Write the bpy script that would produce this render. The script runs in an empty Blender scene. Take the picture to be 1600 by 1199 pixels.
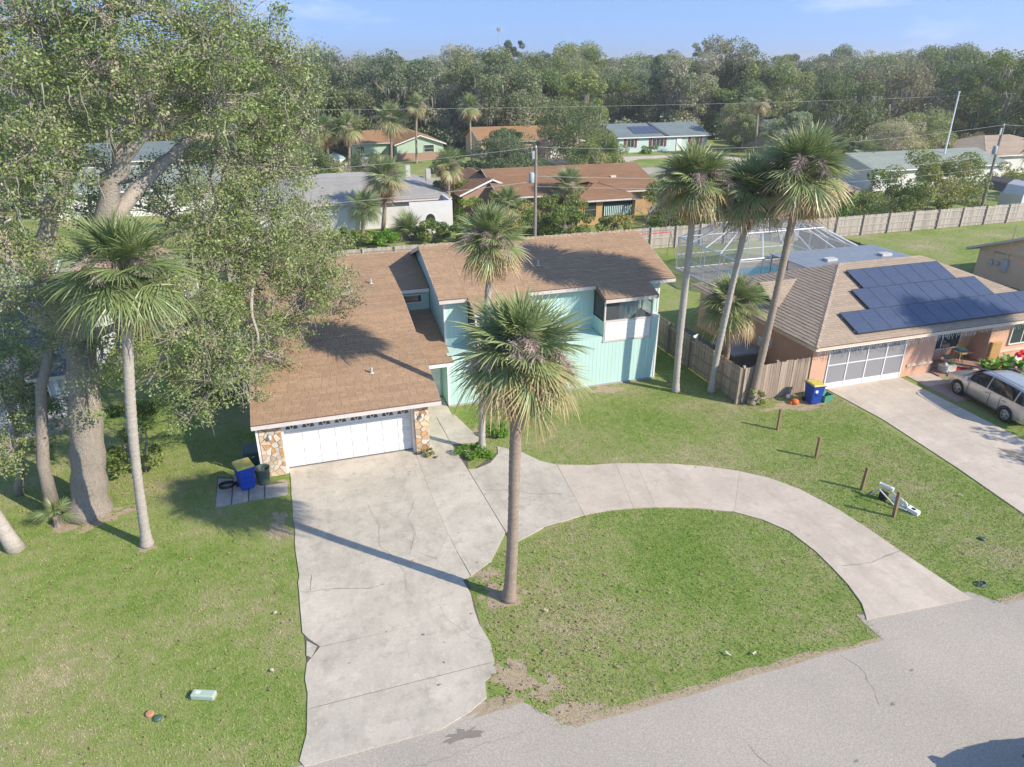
import bpy, bmesh, math, random
import numpy as np
from mathutils import Vector, Matrix, Quaternion

random.seed(7)
RNG = np.random.default_rng(11)
scene = bpy.context.scene
COL = scene.collection
R = math.radians

# ------------------------------------------------------------------ camera, sky, sun, exposure
cam_d = bpy.data.cameras.new('camera')
cam = bpy.data.objects.new('camera', cam_d); COL.objects.link(cam)
cam.location = (0, 0, 14.5)
cam.rotation_euler = (R(90 - 24.376), 0, R(-18.0))
cam_d.sensor_width = 36.0
cam_d.lens = 24.95
cam_d.clip_start = 0.1
cam_d.clip_end = 6000
scene.camera = cam

SUN_EL, SUN_AZ = 33.7, -44.5                      # azimuth of the sun, from +X towards +Y
to_sun = Vector((math.cos(R(SUN_AZ)) * math.cos(R(SUN_EL)), math.sin(R(SUN_AZ)) * math.cos(R(SUN_EL)), math.sin(R(SUN_EL))))
world = bpy.data.worlds.new('World'); scene.world = world; world.use_nodes = True
wn = world.node_tree; wn.nodes.clear()
w_out = wn.nodes.new('ShaderNodeOutputWorld'); w_bg = wn.nodes.new('ShaderNodeBackground')
w_sky = wn.nodes.new('ShaderNodeTexSky'); w_sky.sky_type = 'NISHITA'; w_sky.sun_disc = False
w_sky.sun_elevation = R(SUN_EL); w_sky.sun_rotation = math.atan2(to_sun.x, to_sun.y)
w_sky.altitude = 0; w_sky.air_density = 1.0; w_sky.dust_density = 0.0; w_sky.ozone_density = 3.0
w_bg.inputs['Strength'].default_value = 0.15
w_tc = wn.nodes.new('ShaderNodeTexCoord'); w_mp = wn.nodes.new('ShaderNodeMapping'); w_mp.inputs['Scale'].default_value = (3, 3, 9)
w_ns = wn.nodes.new('ShaderNodeTexNoise'); w_ns.inputs['Scale'].default_value = 1.6; w_ns.inputs['Detail'].default_value = 7; w_ns.inputs['Roughness'].default_value = 0.6
w_mr = wn.nodes.new('ShaderNodeMapRange'); w_mr.inputs['From Min'].default_value = 0.56; w_mr.inputs['From Max'].default_value = 0.78; w_mr.inputs['To Max'].default_value = 0.55
w_va = wn.nodes.new('ShaderNodeVectorMath'); w_va.operation = 'ADD'; w_va.inputs[1].default_value = (0, 0, 0.42); w_vn = wn.nodes.new('ShaderNodeVectorMath'); w_vn.operation = 'NORMALIZE'   # the clear winter sky stays blue down to the treetops
wn.links.new(w_tc.outputs['Generated'], w_va.inputs[0]); wn.links.new(w_va.outputs[0], w_vn.inputs[0]); wn.links.new(w_vn.outputs[0], w_sky.inputs['Vector'])
w_mx = wn.nodes.new('ShaderNodeMix'); w_mx.data_type = 'RGBA'; w_mx.inputs[7].default_value = (3.4, 3.55, 3.9, 1)
wn.links.new(w_tc.outputs['Generated'], w_mp.inputs['Vector']); wn.links.new(w_mp.outputs['Vector'], w_ns.inputs['Vector']); wn.links.new(w_ns.outputs['Fac'], w_mr.inputs['Value'])
wn.links.new(w_mr.outputs['Result'], w_mx.inputs[0]); w_tn = wn.nodes.new('ShaderNodeMix'); w_tn.data_type = 'RGBA'; w_tn.blend_type = 'MULTIPLY'; w_tn.inputs[0].default_value = 1; w_tn.inputs[7].default_value = (1.0, 0.97, 0.97, 1)
wn.links.new(w_sky.outputs['Color'], w_tn.inputs[6]); wn.links.new(w_tn.outputs[2], w_mx.inputs[6]); wn.links.new(w_mx.outputs[2], w_bg.inputs['Color']); wn.links.new(w_bg.outputs['Background'], w_out.inputs['Surface'])
sun_d = bpy.data.lights.new('sun', 'SUN'); sun_d.energy = 2.95; sun_d.angle = R(0.53); sun_d.color = (1.0, 0.90, 0.75)
sun = bpy.data.objects.new('sun', sun_d); COL.objects.link(sun)
sun.rotation_euler = to_sun.to_track_quat('Z', 'Y').to_euler(); sun.location = (30, -30, 60)
scene.view_settings.view_transform = 'Standard'; scene.view_settings.look = 'None'
scene.view_settings.exposure = 1.16; scene.view_settings.gamma = 1.0; scene.view_settings.use_curve_mapping = False

# ------------------------------------------------------------------ materials
def new_mat(name):
    m = bpy.data.materials.new(name); m.use_nodes = True
    nt = m.node_tree; return m, nt, nt.nodes['Principled BSDF']
def rgba(c): return (c[0], c[1], c[2], 1.0)
def node(nt, t, **kw):
    n = nt.nodes.new(t)
    for k, v in kw.items(): setattr(n, k, v)
    return n
def pos(nt, obj=False):
    if obj:
        return node(nt, 'ShaderNodeTexCoord').outputs['Object']
    return node(nt, 'ShaderNodeNewGeometry').outputs['Position']
def noise(nt, vec, scale, detail=4.0, rough=0.55, stretch=None):
    if stretch:
        mp = node(nt, 'ShaderNodeMapping'); mp.inputs['Scale'].default_value = stretch
        nt.links.new(vec, mp.inputs['Vector']); vec = mp.outputs['Vector']
    n = node(nt, 'ShaderNodeTexNoise'); n.inputs['Scale'].default_value = scale
    n.inputs['Detail'].default_value = detail; n.inputs['Roughness'].default_value = rough
    nt.links.new(vec, n.inputs['Vector']); return n.outputs['Fac']
def remap(nt, fac, a, b, lo=0.0, hi=1.0):
    n = node(nt, 'ShaderNodeMapRange'); n.inputs['From Min'].default_value = a; n.inputs['From Max'].default_value = b
    n.inputs['To Min'].default_value = lo; n.inputs['To Max'].default_value = hi
    nt.links.new(fac, n.inputs['Value']); return n.outputs['Result']
def mixc(nt, fac, a, b, mode='MIX'):
    n = node(nt, 'ShaderNodeMix', data_type='RGBA', blend_type=mode)
    if isinstance(fac, (int, float)): n.inputs[0].default_value = fac
    else: nt.links.new(fac, n.inputs[0])
    for i, c in ((6, a), (7, b)):
        if isinstance(c, tuple): n.inputs[i].default_value = rgba(c)
        else: nt.links.new(c, n.inputs[i])
    return n.outputs[2]
def mth(nt, op, a, b=0.0):
    n = node(nt, 'ShaderNodeMath', operation=op)
    for i, c in ((0, a), (1, b)):
        if isinstance(c, (int, float)): n.inputs[i].default_value = c
        else: nt.links.new(c, n.inputs[i])
    return n.outputs[0]
def bump(nt, bsdf, h, strength=0.3, dist=0.02):
    b = node(nt, 'ShaderNodeBump'); b.inputs['Strength'].default_value = strength; b.inputs['Distance'].default_value = dist
    nt.links.new(h, b.inputs['Height']); nt.links.new(b.outputs['Normal'], bsdf.inputs['Normal'])
def tint(nt):
    a = node(nt, 'ShaderNodeAttribute'); a.attribute_name = 'tint'; return a.outputs['Fac']
def rnd(nt): return node(nt, 'ShaderNodeObjectInfo').outputs['Random']
def island(nt): return node(nt, 'ShaderNodeNewGeometry').outputs['Random Per Island']

def plain(name, c, c2=None, scale=3.0, rough=0.7, bmp=None, metal=0.0, spec=0.4, objrand=0.0, obj=False, stretch=None, fine=None):
    """two-tone noise paint; objrand varies the whole object a little"""
    m, nt, b = new_mat(name)
    c2 = c2 or tuple(x * 0.8 for x in c)
    p = pos(nt, obj)
    col = mixc(nt, remap(nt, noise(nt, p, scale, 6.0, 0.6, stretch), 0.3, 0.7), c, c2)
    if fine:
        f = noise(nt, p, fine[0], 2.0)
        col = mixc(nt, fine[1], col, mixc(nt, remap(nt, f, 0.3, 0.7), tuple(x * 0.55 for x in c), tuple(min(1, x * 1.35) for x in c)))
    if objrand:
        hs = node(nt, 'ShaderNodeHueSaturation'); nt.links.new(col, hs.inputs['Color'])
        nt.links.new(remap(nt, rnd(nt), 0, 1, 1 - objrand, 1 + objrand), hs.inputs['Value']); col = hs.outputs['Color']
    nt.links.new(col, b.inputs['Base Color'])
    b.inputs['Roughness'].default_value = rough; b.inputs['Metallic'].default_value = metal
    b.inputs['Specular IOR Level'].default_value = spec
    if bmp: bump(nt, b, noise(nt, p, bmp[0], 3.0, 0.6, stretch), bmp[1], bmp[2])
    return m

def leafmat(name, stops, rough=0.5, trans=0.25, spread=0.25, spec=0.35, vary=0.0):
    """leaf colours picked per leaf by the tint attribute, shifted a little per tree"""
    m, nt, b = new_mat(name)
    t = tint(nt)
    t = mth(nt, 'ADD', t, remap(nt, rnd(nt), 0, 1, -spread * 0.5, spread * 0.5))
    cr = node(nt, 'ShaderNodeValToRGB'); e = cr.color_ramp.elements
    e[0].position, e[0].color = stops[0][0], rgba(stops[0][1]); e[1].position, e[1].color = stops[-1][0], rgba(stops[-1][1])
    for p_, c_ in stops[1:-1]:
        q = e.new(p_); q.color = rgba(c_)
    nt.links.new(t, cr.inputs['Fac'])
    if vary:
        hs = node(nt, 'ShaderNodeHueSaturation'); nt.links.new(cr.outputs['Color'], hs.inputs['Color'])
        r2 = mth(nt, 'FRACT', mth(nt, 'MULTIPLY', rnd(nt), 7.31)); nt.links.new(remap(nt, r2, 0, 1, 1 - vary, 1 + vary), hs.inputs['Value'])
        r3 = mth(nt, 'FRACT', mth(nt, 'MULTIPLY', rnd(nt), 13.7)); nt.links.new(remap(nt, r3, 0, 1, .485, .515), hs.inputs['Hue']); nt.links.new(remap(nt, r3, 0, 1, 1.15, .7), hs.inputs['Saturation'])
        src = hs
    else: src = cr
    nt.links.new(src.outputs['Color'], b.inputs['Base Color'])
    b.inputs['Roughness'].default_value = rough; b.inputs['Specular IOR Level'].default_value = spec
    if trans:
        tr = node(nt, 'ShaderNodeBsdfTranslucent'); nt.links.new(src.outputs['Color'], tr.inputs['Color'])
        mx = node(nt, 'ShaderNodeMixShader'); mx.inputs[0].default_value = trans
        nt.links.new(b.outputs[0], mx.inputs[1]); nt.links.new(tr.outputs[0], mx.inputs[2])
        nt.links.new(mx.outputs[0], nt.nodes['Material Output'].inputs['Surface'])
    return m

def lawn_color(nt, blade):
    p = pos(nt)
    big = noise(nt, p, 0.22, 5.0, 0.6)
    mid = noise(nt, p, 2.6, 6.0, 0.7)
    fine = noise(nt, p, 14.0, 3.0, 0.7)
    s = mth(nt, 'ADD', mth(nt, 'MULTIPLY', big, 1.3), mth(nt, 'MULTIPLY', mid, 0.95))
    s = mth(nt, 'ADD', s, mth(nt, 'MULTIPLY', fine, 0.55))
    if blade: s = mth(nt, 'ADD', s, mth(nt, 'MULTIPLY', mth(nt, 'SUBTRACT', island(nt), 0.5), 0.32))
    t = remap(nt, s, 1.14, 1.74)
    cr = node(nt, 'ShaderNodeValToRGB'); e = cr.color_ramp.elements
    e[0].position = 0.0; e[0].color = (0.175, 0.28, 0.05, 1)
    e[1].position = 1.0; e[1].color = (0.50, 0.43, 0.27, 1)
    q = e.new(0.4); q.color = (0.28, 0.345, 0.10, 1)
    q = e.new(0.72); q.color = (0.36, 0.35, 0.165, 1)
    nt.links.new(t, cr.inputs['Fac']); return cr.outputs['Color'], fine

def grass_mats():
    m, nt, b = new_mat('lawn_ground'); c, f = lawn_color(nt, False)
    c = mixc(nt, remap(nt, noise(nt, pos(nt), 55, 2.0), 0.42, 0.6, 0.0, 0.5), c, (0.09, 0.085, 0.04))
    nt.links.new(c, b.inputs['Base Color']); b.inputs['Roughness'].default_value = 0.95
    b.inputs['Specular IOR Level'].default_value = 0.1; bump(nt, b, noise(nt, pos(nt), 40, 3.0), 0.6, 0.03)
    m2, nt, b = new_mat('lawn_blade'); c, f = lawn_color(nt, True)
    nt.links.new(c, b.inputs['Base Color']); b.inputs['Roughness'].default_value = 0.7; b.inputs['Specular IOR Level'].default_value = 0.15
    return m, m2

def concrete(name, c, objrand=0.05, dark=(0.24, 0.22, 0.2)):
    m, nt, b = new_mat(name); p = pos(nt)
    col = mixc(nt, remap(nt, noise(nt, p, 0.5, 6.0, 0.65), 0.35, 0.68, 0, 0.9), c, tuple(x * 0.74 for x in c))
    col = mixc(nt, remap(nt, noise(nt, p, 2.1, 7.0, 0.7), 0.50, 0.72, 0, 0.7), col, dark)
    col = mixc(nt, remap(nt, noise(nt, p, 0.9, 5.0, 0.7, (1.0, .35, 1)), 0.5, 0.72, 0, 0.5), col, tuple(x * 0.9 for x in dark))
    col = mixc(nt, remap(nt, noise(nt, p, 1.1, 4.0, 0.6), 0.60, 0.75, 0, 0.5), col, tuple(min(1, x * 1.2) for x in c))
    col = mixc(nt, remap(nt, noise(nt, p, 26, 3.0, 0.7), 0.38, 0.65, 0, 0.35), col, dark)
    col = mixc(nt, remap(nt, noise(nt, p, 9, 3.0, 0.7), 0.55, 0.75, 0, 0.4), col, tuple(min(1, x * 1.18) for x in c))
    hs = node(nt, 'ShaderNodeHueSaturation'); nt.links.new(col, hs.inputs['Color'])
    nt.links.new(remap(nt, rnd(nt), 0, 1, 1 - objrand, 1 + objrand), hs.inputs['Value'])
    nt.links.new(hs.outputs['Color'], b.inputs['Base Color']); b.inputs['Roughness'].default_value = 0.88
    b.inputs['Specular IOR Level'].default_value = 0.25; bump(nt, b, noise(nt, p, 60, 4.0), 0.25, 0.01)
    return m

def asphalt():
    m, nt, b = new_mat('asphalt'); p = pos(nt)
    col = mixc(nt, remap(nt, noise(nt, p, 0.25, 5.0, 0.6), 0.35, 0.7), (0.49, 0.43, 0.355), (0.40, 0.355, 0.295))
    col = mixc(nt, remap(nt, noise(nt, p, 24, 3.0, 0.8), 0.40, 0.66, 0, 0.55), col, (0.20, 0.19, 0.175))
    col = mixc(nt, remap(nt, noise(nt, p, 19, 2.0, 0.8), 0.56, 0.70, 0, 0.6), col, (0.55, 0.51, 0.47))
    col = mixc(nt, remap(nt, noise(nt, p, 1.2, 4.0, 0.6, (0.25, 1, 1)), 0.6, 0.8, 0, 0.35), col, (0.29, 0.27, 0.255))
    nt.links.new(col, b.inputs['Base Color']); b.inputs['Roughness'].default_value = 0.9; b.inputs['Specular IOR Level'].default_value = 0.25
    bump(nt, b, noise(nt, p, 120, 3.0), 0.4, 0.01); return m

def shingle(name, c1, c2, stain=None):
    m, nt, b = new_mat(name); p = pos(nt)
    col = mixc(nt, tint(nt), c1, c2)
    col = mixc(nt, remap(nt, noise(nt, p, 0.45, 5.0, 0.6), 0.4, 0.75, 0, 0.35), col, stain or tuple(x * 0.5 for x in c1))
    col = mixc(nt, remap(nt, noise(nt, p, 70, 2.0), 0.35, 0.65, 0, 0.3), col, tuple(x * 0.45 for x in c1))
    nt.links.new(col, b.inputs['Base Color']); b.inputs['Roughness'].default_value = 0.92; b.inputs['Specular IOR Level'].default_value = 0.2
    bump(nt, b, noise(nt, p, 90, 2.0), 0.4, 0.01); return m

def glass(name, c=(0.03, 0.045, 0.055), rough=0.06):
    m, nt, b = new_mat(name); b.inputs['Base Color'].default_value = rgba(c); b.inputs['Roughness'].default_value = rough
    b.inputs['Specular IOR Level'].default_value = 0.8; return m

def screenmat(name, c, alpha):
    m, nt, b = new_mat(name); b.inputs['Base Color'].default_value = rgba(c); b.inputs['Roughness'].default_value = 0.7
    b.inputs['Alpha'].default_value = alpha; return m

def carpaint(name, c):
    m, nt, b = new_mat(name); b.inputs['Base Color'].default_value = rgba(c); b.inputs['Metallic'].default_value = 0.55
    b.inputs['Roughness'].default_value = 0.32; b.inputs['Coat Weight'].default_value = 0.7; b.inputs['Coat Roughness'].default_value = 0.06
    p = pos(nt, True); c_ = mixc(nt, remap(nt, noise(nt, p, 5, 5.0), 0.4, 0.8, 0, 0.25), c, (0.35, 0.31, 0.26))
    nt.links.new(c_, b.inputs['Base Color']); return m

M = {}
M['lawn'], M['blade'] = grass_mats()
M['asphalt'] = asphalt()
M['concrete'] = concrete('concrete', (0.60, 0.54, 0.445), 0.06, (0.31, 0.28, 0.23))
M['concrete_warm'] = concrete('concrete_warm', (0.61, 0.525, 0.425), 0.03, (0.40, 0.335, 0.27))
M['concrete_old'] = concrete('concrete_old', (0.46, 0.43, 0.385), 0.04)
M['joint'] = plain('joint_dirt', (0.16, 0.13, 0.10), (0.10, 0.085, 0.065), 6, 0.95)
M['soil'] = plain('bare_soil', (0.42, 0.335, 0.23), (0.29, 0.215, 0.14), 5, 0.95, (30, 0.6, 0.03), fine=(60, 0.5))
M['wood_soil'] = plain('wood_floor_soil', (0.15, 0.125, 0.08), (0.10, 0.10, 0.05), 0.3, 0.95, fine=(4, 0.5))
M['litter'] = plain('leaf_litter', (0.42, 0.30, 0.19), (0.28, 0.18, 0.11), 9, 0.9, objrand=0.2)
M['damp'] = plain('damp_asphalt', (0.22, 0.19, 0.155), (0.29, 0.26, 0.215), 3, 0.6, fine=(60, 0.4))
M['shingle_brown'] = shingle('shingle_brown', (0.47, 0.32, 0.205), (0.35, 0.235, 0.15), (0.24, 0.165, 0.11))
M['shingle_tan'] = shingle('shingle_tan', (0.47, 0.375, 0.285), (0.36, 0.28, 0.21), (0.28, 0.22, 0.17))
M['shingle_grey'] = shingle('shingle_grey', (0.42, 0.40, 0.37), (0.33, 0.315, 0.295))
M['shingle_slate'] = shingle('shingle_slate', (0.22, 0.27, 0.27), (0.16, 0.20, 0.205))
M['shingle_dark'] = shingle('shingle_dark', (0.14, 0.155, 0.17), (0.10, 0.112, 0.125))
M['shingle_rust'] = shingle('shingle_rust', (0.34, 0.20, 0.115), (0.25, 0.14, 0.08))
M['shingle_orange'] = shingle('shingle_orange', (0.42, 0.25, 0.13), (0.33, 0.19, 0.10))
M['shingle_green'] = shingle('shingle_green', (0.33, 0.37, 0.32), (0.27, 0.305, 0.27))
M['teal'] = plain('teal_siding', (0.49, 0.68, 0.62), (0.45, 0.64, 0.58), 2.5, 0.6, (25, 0.15, 0.004), stretch=(1, 1, 0.2))
M['white'] = plain('white_paint', (0.80, 0.79, 0.77), (0.72, 0.71, 0.68), 2, 0.5)
M['fascia'] = plain('fascia_paint', (0.66, 0.60, 0.56), (0.55, 0.49, 0.45), 3, 0.6)
M['drip'] = plain('drip_edge', (0.14, 0.09, 0.085), (0.20, 0.13, 0.12), 4, 0.6)
M['door_white'] = plain('door_white', (0.70, 0.70, 0.69), (0.66, 0.66, 0.65), 1, 0.35)
M['stone_a'] = plain('stone_tan', (0.55, 0.40, 0.25), (0.62, 0.50, 0.36), 6, 0.85, (20, 0.4, 0.02), objrand=0.25, fine=(25, 0.3))
M['stone_b'] = plain('stone_orange', (0.52, 0.29, 0.14), (0.42, 0.22, 0.10), 6, 0.85, (20, 0.4, 0.02), objrand=0.25, fine=(25, 0.3))
M['stone_c'] = plain('stone_pale', (0.62, 0.55, 0.46), (0.5, 0.43, 0.34), 6, 0.85, (20, 0.4, 0.02), objrand=0.2, fine=(25, 0.3))
M['mortar'] = plain('mortar', (0.50, 0.45, 0.39), (0.40, 0.35, 0.30), 8, 0.95)
M['glass'] = glass('window_glass')
M['glass_warm'] = glass('window_glass_curtain', (0.20, 0.21, 0.22), 0.2)
M['dark'] = plain('dark_void', (0.02, 0.02, 0.022), None, 3, 0.8)
M['screen'] = screenmat('insect_screen', (0.16, 0.17, 0.18), 0.42)
M['screen_dense'] = screenmat('garage_screen', (0.30, 0.30, 0.31), 0.86)
M['cage_screen'] = screenmat('cage_screen', (0.30, 0.31, 0.31), 0.30)
M['pink'] = plain('pink_stucco', (0.66, 0.40, 0.28), (0.60, 0.355, 0.245), 2, 0.85, (50, 0.3, 0.01))
M['cream'] = plain('cream_trim', (0.72, 0.58, 0.44), (0.65, 0.5, 0.38), 3, 0.7)
M['solar'] = None
def solarmat():
    m, nt, b = new_mat('solar_cells'); p = pos(nt, True)
    bt = node(nt, 'ShaderNodeTexBrick'); bt.offset = 0; bt.inputs['Scale'].default_value = 1.0
    bt.inputs['Brick Width'].default_value = 0.16; bt.inputs['Row Height'].default_value = 0.16; bt.inputs['Mortar Size'].default_value = 0.004
    bt.inputs['Color1'].default_value = (0.05, 0.07, 0.125, 1); bt.inputs['Color2'].default_value = (0.06, 0.08, 0.14, 1); bt.inputs['Mortar'].default_value = (0.14, 0.15, 0.17, 1)
    nt.links.new(p, bt.inputs['Vector']); nt.links.new(bt.outputs['Color'], b.inputs['Base Color'])
    b.inputs['Roughness'].default_value = 0.35; b.inputs['Specular IOR Level'].default_value = 0.45; return m
M['solar'] = solarmat()
M['solar_frame'] = plain('solar_frame', (0.10, 0.11, 0.13), None, 3, 0.4, metal=0.5)
M['alu'] = plain('white_aluminium', (0.78, 0.79, 0.80), (0.7, 0.71, 0.72), 3, 0.4)
M['fence'] = plain('fence_wood', (0.42, 0.33, 0.255), (0.30, 0.235, 0.18), 4, 0.85, (30, 0.4, 0.01), objrand=0.22, stretch=(3, 3, 0.3))
M['fence_dark'] = plain('fence_wood_dark', (0.17, 0.145, 0.125), (0.12, 0.1, 0.09), 4, 0.85, objrand=0.2)
M['fence_grey'] = plain('fence_wood_grey', (0.47, 0.42, 0.375), (0.36, 0.32, 0.28), 4, 0.85, objrand=0.18, stretch=(3, 3, 0.3))
M['post'] = plain('post_wood', (0.30, 0.20, 0.12), (0.22, 0.15, 0.09), 6, 0.85, (40, 0.4, 0.01), stretch=(3, 3, 0.3))
M['bark'] = plain('oak_bark', (0.36, 0.31, 0.26), (0.235, 0.20, 0.165), 3.5, 0.92, (14, 0.9, 0.06), stretch=(3, 3, 0.5), fine=(18, 0.4))
M['bark_pale'] = plain('limb_bark', (0.42, 0.37, 0.315), (0.29, 0.25, 0.21), 4, 0.92, (16, 0.8, 0.04), fine=(22, 0.35))
M['palm_bark'] = plain('palm_bark', (0.36, 0.285, 0.225), (0.25, 0.195, 0.155), 3, 0.92, (9, 0.8, 0.03), stretch=(0.5, 0.5, 5), fine=(20, 0.35))
M['palm_bark_pale'] = plain('palm_bark_pale', (0.46, 0.415, 0.365), (0.35, 0.31, 0.27), 3, 0.92, (9, 0.8, 0.03), stretch=(0.5, 0.5, 5), fine=(20, 0.3))
M['oak_leaf'] = leafmat('oak_leaf', [(0.0, (0.12, 0.20, 0.05)), (0.45, (0.23, 0.315, 0.09)), (0.72, (0.34, 0.375, 0.185)), (0.92, (0.44, 0.41, 0.29)), (1.0, (0.38, 0.22, 0.10))], 0.42, 0.25, 0.06)
M['wood_leaf'] = leafmat('wood_leaf', [(0.0, (0.12, 0.18, 0.065)), (0.45, (0.23, 0.295, 0.11)), (0.8, (0.35, 0.37, 0.18)), (1.0, (0.44, 0.39, 0.28))], 0.5, 0.38, 0.8, vary=.32)
M['shrub_leaf'] = leafmat('shrub_leaf', [(0.0, (0.09, 0.16, 0.035)), (0.5, (0.20, 0.27, 0.065)), (0.85, (0.36, 0.36, 0.12)), (1.0, (0.50, 0.40, 0.18))], 0.5, 0.3, 0.3)
M['bright_leaf'] = leafmat('bright_leaf', [(0.0, (0.10, 0.25, 0.02)), (0.6, (0.19, 0.36, 0.04)), (1.0, (0.32, 0.42, 0.08))], 0.5, 0.3, 0.1)
M['flower_leaf'] = leafmat('flower_leaf', [(0.0, (0.06, 0.15, 0.02)), (0.6, (0.15, 0.26, 0.04)), (0.86, (0.28, 0.33, 0.07)), (0.88, (0.6, 0.13, 0.05)), (1.0, (0.7, 0.2, 0.08))], 0.5, 0.25, 0.05)
M['moss'] = leafmat('spanish_moss', [(0.0, (0.24, 0.235, 0.19)), (1.0, (0.40, 0.38, 0.32))], 0.9, 0.15, 0.3, 0.1)
M['frond'] = leafmat('palm_frond', [(0.0, (0.16, 0.235, 0.085)), (0.42, (0.30, 0.355, 0.15)), (0.66, (0.37, 0.35, 0.16)), (0.82, (0.50, 0.38, 0.19)), (1.0, (0.54, 0.38, 0.23))], 0.4, 0.2, 0.22, 0.45)
M['frond_pale'] = leafmat('palm_frond_pale', [(0.0, (0.15, 0.215, 0.075)), (0.45, (0.235, 0.29, 0.115)), (0.75, (0.36, 0.37, 0.18)), (0.9, (0.48, 0.40, 0.23)), (1.0, (0.48, 0.34, 0.2))], 0.4, 0.2, 0.2, 0.45)
M['frond_old'] = leafmat('palm_frond_old', [(0.0, (0.30, 0.24, 0.09)), (0.5, (0.47, 0.32, 0.14)), (0.8, (0.45, 0.27, 0.14)), (1.0, (0.44, 0.33, 0.26))], 0.6, 0.2, 0.35, 0.2)
M['palm_stalk'] = plain('fruit_stalk', (0.48, 0.38, 0.325), (0.38, 0.295, 0.245), 5, 0.9, objrand=0.2)
M['bin_blue'] = plain('bin_blue', (0.02, 0.075, 0.42), (0.018, 0.065, 0.36), 4, 0.4)
M['bin_yellow'] = plain('bin_yellow', (0.62, 0.52, 0.10), (0.52, 0.43, 0.10), 8, 0.5, fine=(12, 0.3))
M['bin_green'] = plain('bin_green', (0.075, 0.125, 0.10), (0.055, 0.095, 0.08), 4, 0.5)
M['tub_green'] = plain('tub_green', (0.10, 0.33, 0.22), (0.08, 0.27, 0.18), 4, 0.5)
M['black'] = plain('black_plastic', (0.02, 0.02, 0.022), None, 3, 0.5)
M['rubber'] = plain('rubber', (0.025, 0.025, 0.026), None, 3, 0.8)
M['steel'] = plain('steel', (0.55, 0.56, 0.57), None, 3, 0.35, metal=0.8)
M['grey'] = plain('grey_plastic', (0.55, 0.54, 0.52), (0.45, 0.44, 0.42), 4, 0.5)
M['pale_green'] = plain('pedestal_green', (0.42, 0.52, 0.43), (0.36, 0.46, 0.38), 4, 0.5)
M['orange'] = plain('orange_plastic', (0.75, 0.16, 0.03), None, 3, 0.5)
M['red'] = plain('red_fabric', (0.65, 0.03, 0.04), (0.5, 0.02, 0.03), 3, 0.6)
M['green'] = plain('green_fabric', (0.03, 0.36, 0.08), (0.02, 0.28, 0.06), 3, 0.6)
M['terracotta'] = plain('terracotta', (0.50, 0.27, 0.15), (0.4, 0.21, 0.12), 4, 0.8)
M['wicker'] = plain('wicker_wood', (0.62, 0.38, 0.15), (0.5, 0.29, 0.10), 8, 0.7, stretch=(1, 1, 6))
M['patina'] = plain('patina_metal', (0.18, 0.38, 0.34), (0.14, 0.3, 0.27), 4, 0.5)
M['tile'] = plain('porch_tile', (0.40, 0.24, 0.18), (0.34, 0.2, 0.15), 5, 0.7)
M['silver'] = carpaint('silver_paint', (0.60, 0.57, 0.52))
M['navy'] = carpaint('navy_paint', (0.03, 0.09, 0.20))
M['white_car'] = carpaint('white_car_paint', (0.8, 0.8, 0.8))
M['carglass'] = glass('car_glass', (0.015, 0.02, 0.025), 0.03)
M['lamp_red'] = plain('lamp_red', (0.45, 0.02, 0.02), None, 3, 0.2)
M['lamp_clear'] = plain('lamp_clear', (0.7, 0.72, 0.72), None, 3, 0.15)
M['bulb'] = plain('icicle_white', (0.85, 0.83, 0.82), None, 3, 0.4)
M['gold'] = plain('brass_number', (0.75, 0.58, 0.22), None, 3, 0.4)
M['block_white'] = plain('white_block', (0.68, 0.67, 0.66), (0.6, 0.59, 0.58), 1.5, 0.8)
M['sage'] = plain('sage_siding', (0.44, 0.56, 0.42), (0.40, 0.52, 0.39), 2, 0.7)
M['ochre'] = plain('ochre_siding', (0.50, 0.32, 0.15), (0.44, 0.27, 0.12), 2, 0.7)
M['aqua'] = plain('aqua_siding', (0.50, 0.66, 0.63), (0.46, 0.6, 0.58), 2, 0.7)
M['peach'] = plain('peach_stucco', (0.66, 0.50, 0.36), (0.6, 0.45, 0.32), 2, 0.8)
M['brick'] = plain('brick_skirt', (0.42, 0.27, 0.20), (0.34, 0.21, 0.155), 8, 0.9)
M['maroon'] = plain('maroon_shutter', (0.20, 0.03, 0.035), None, 3, 0.6)
M['metal_roof'] = plain('metal_roof', (0.36, 0.38, 0.40), (0.28, 0.30, 0.32), 2, 0.45, metal=0.4)
M['pole_wood'] = plain('pole_wood', (0.30, 0.26, 0.22), (0.22, 0.19, 0.16), 4, 0.9)
M['transformer'] = plain('transformer_grey', (0.42, 0.47, 0.49), None, 3, 0.5)
M['blue_tarp'] = plain('blue_tarp', (0.03, 0.17, 0.27), (0.02, 0.12, 0.2), 4, 0.6)
M['mauve'] = plain('paver_mauve', (0.40, 0.29, 0.26), (0.34, 0.25, 0.22), 4, 0.85)
M['water'] = glass('pool_water', (0.05, 0.25, 0.30), 0.03)
M['patio'] = plain('dark_patio', (0.16, 0.145, 0.14), (0.12, 0.11, 0.105), 3, 0.9)

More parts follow.
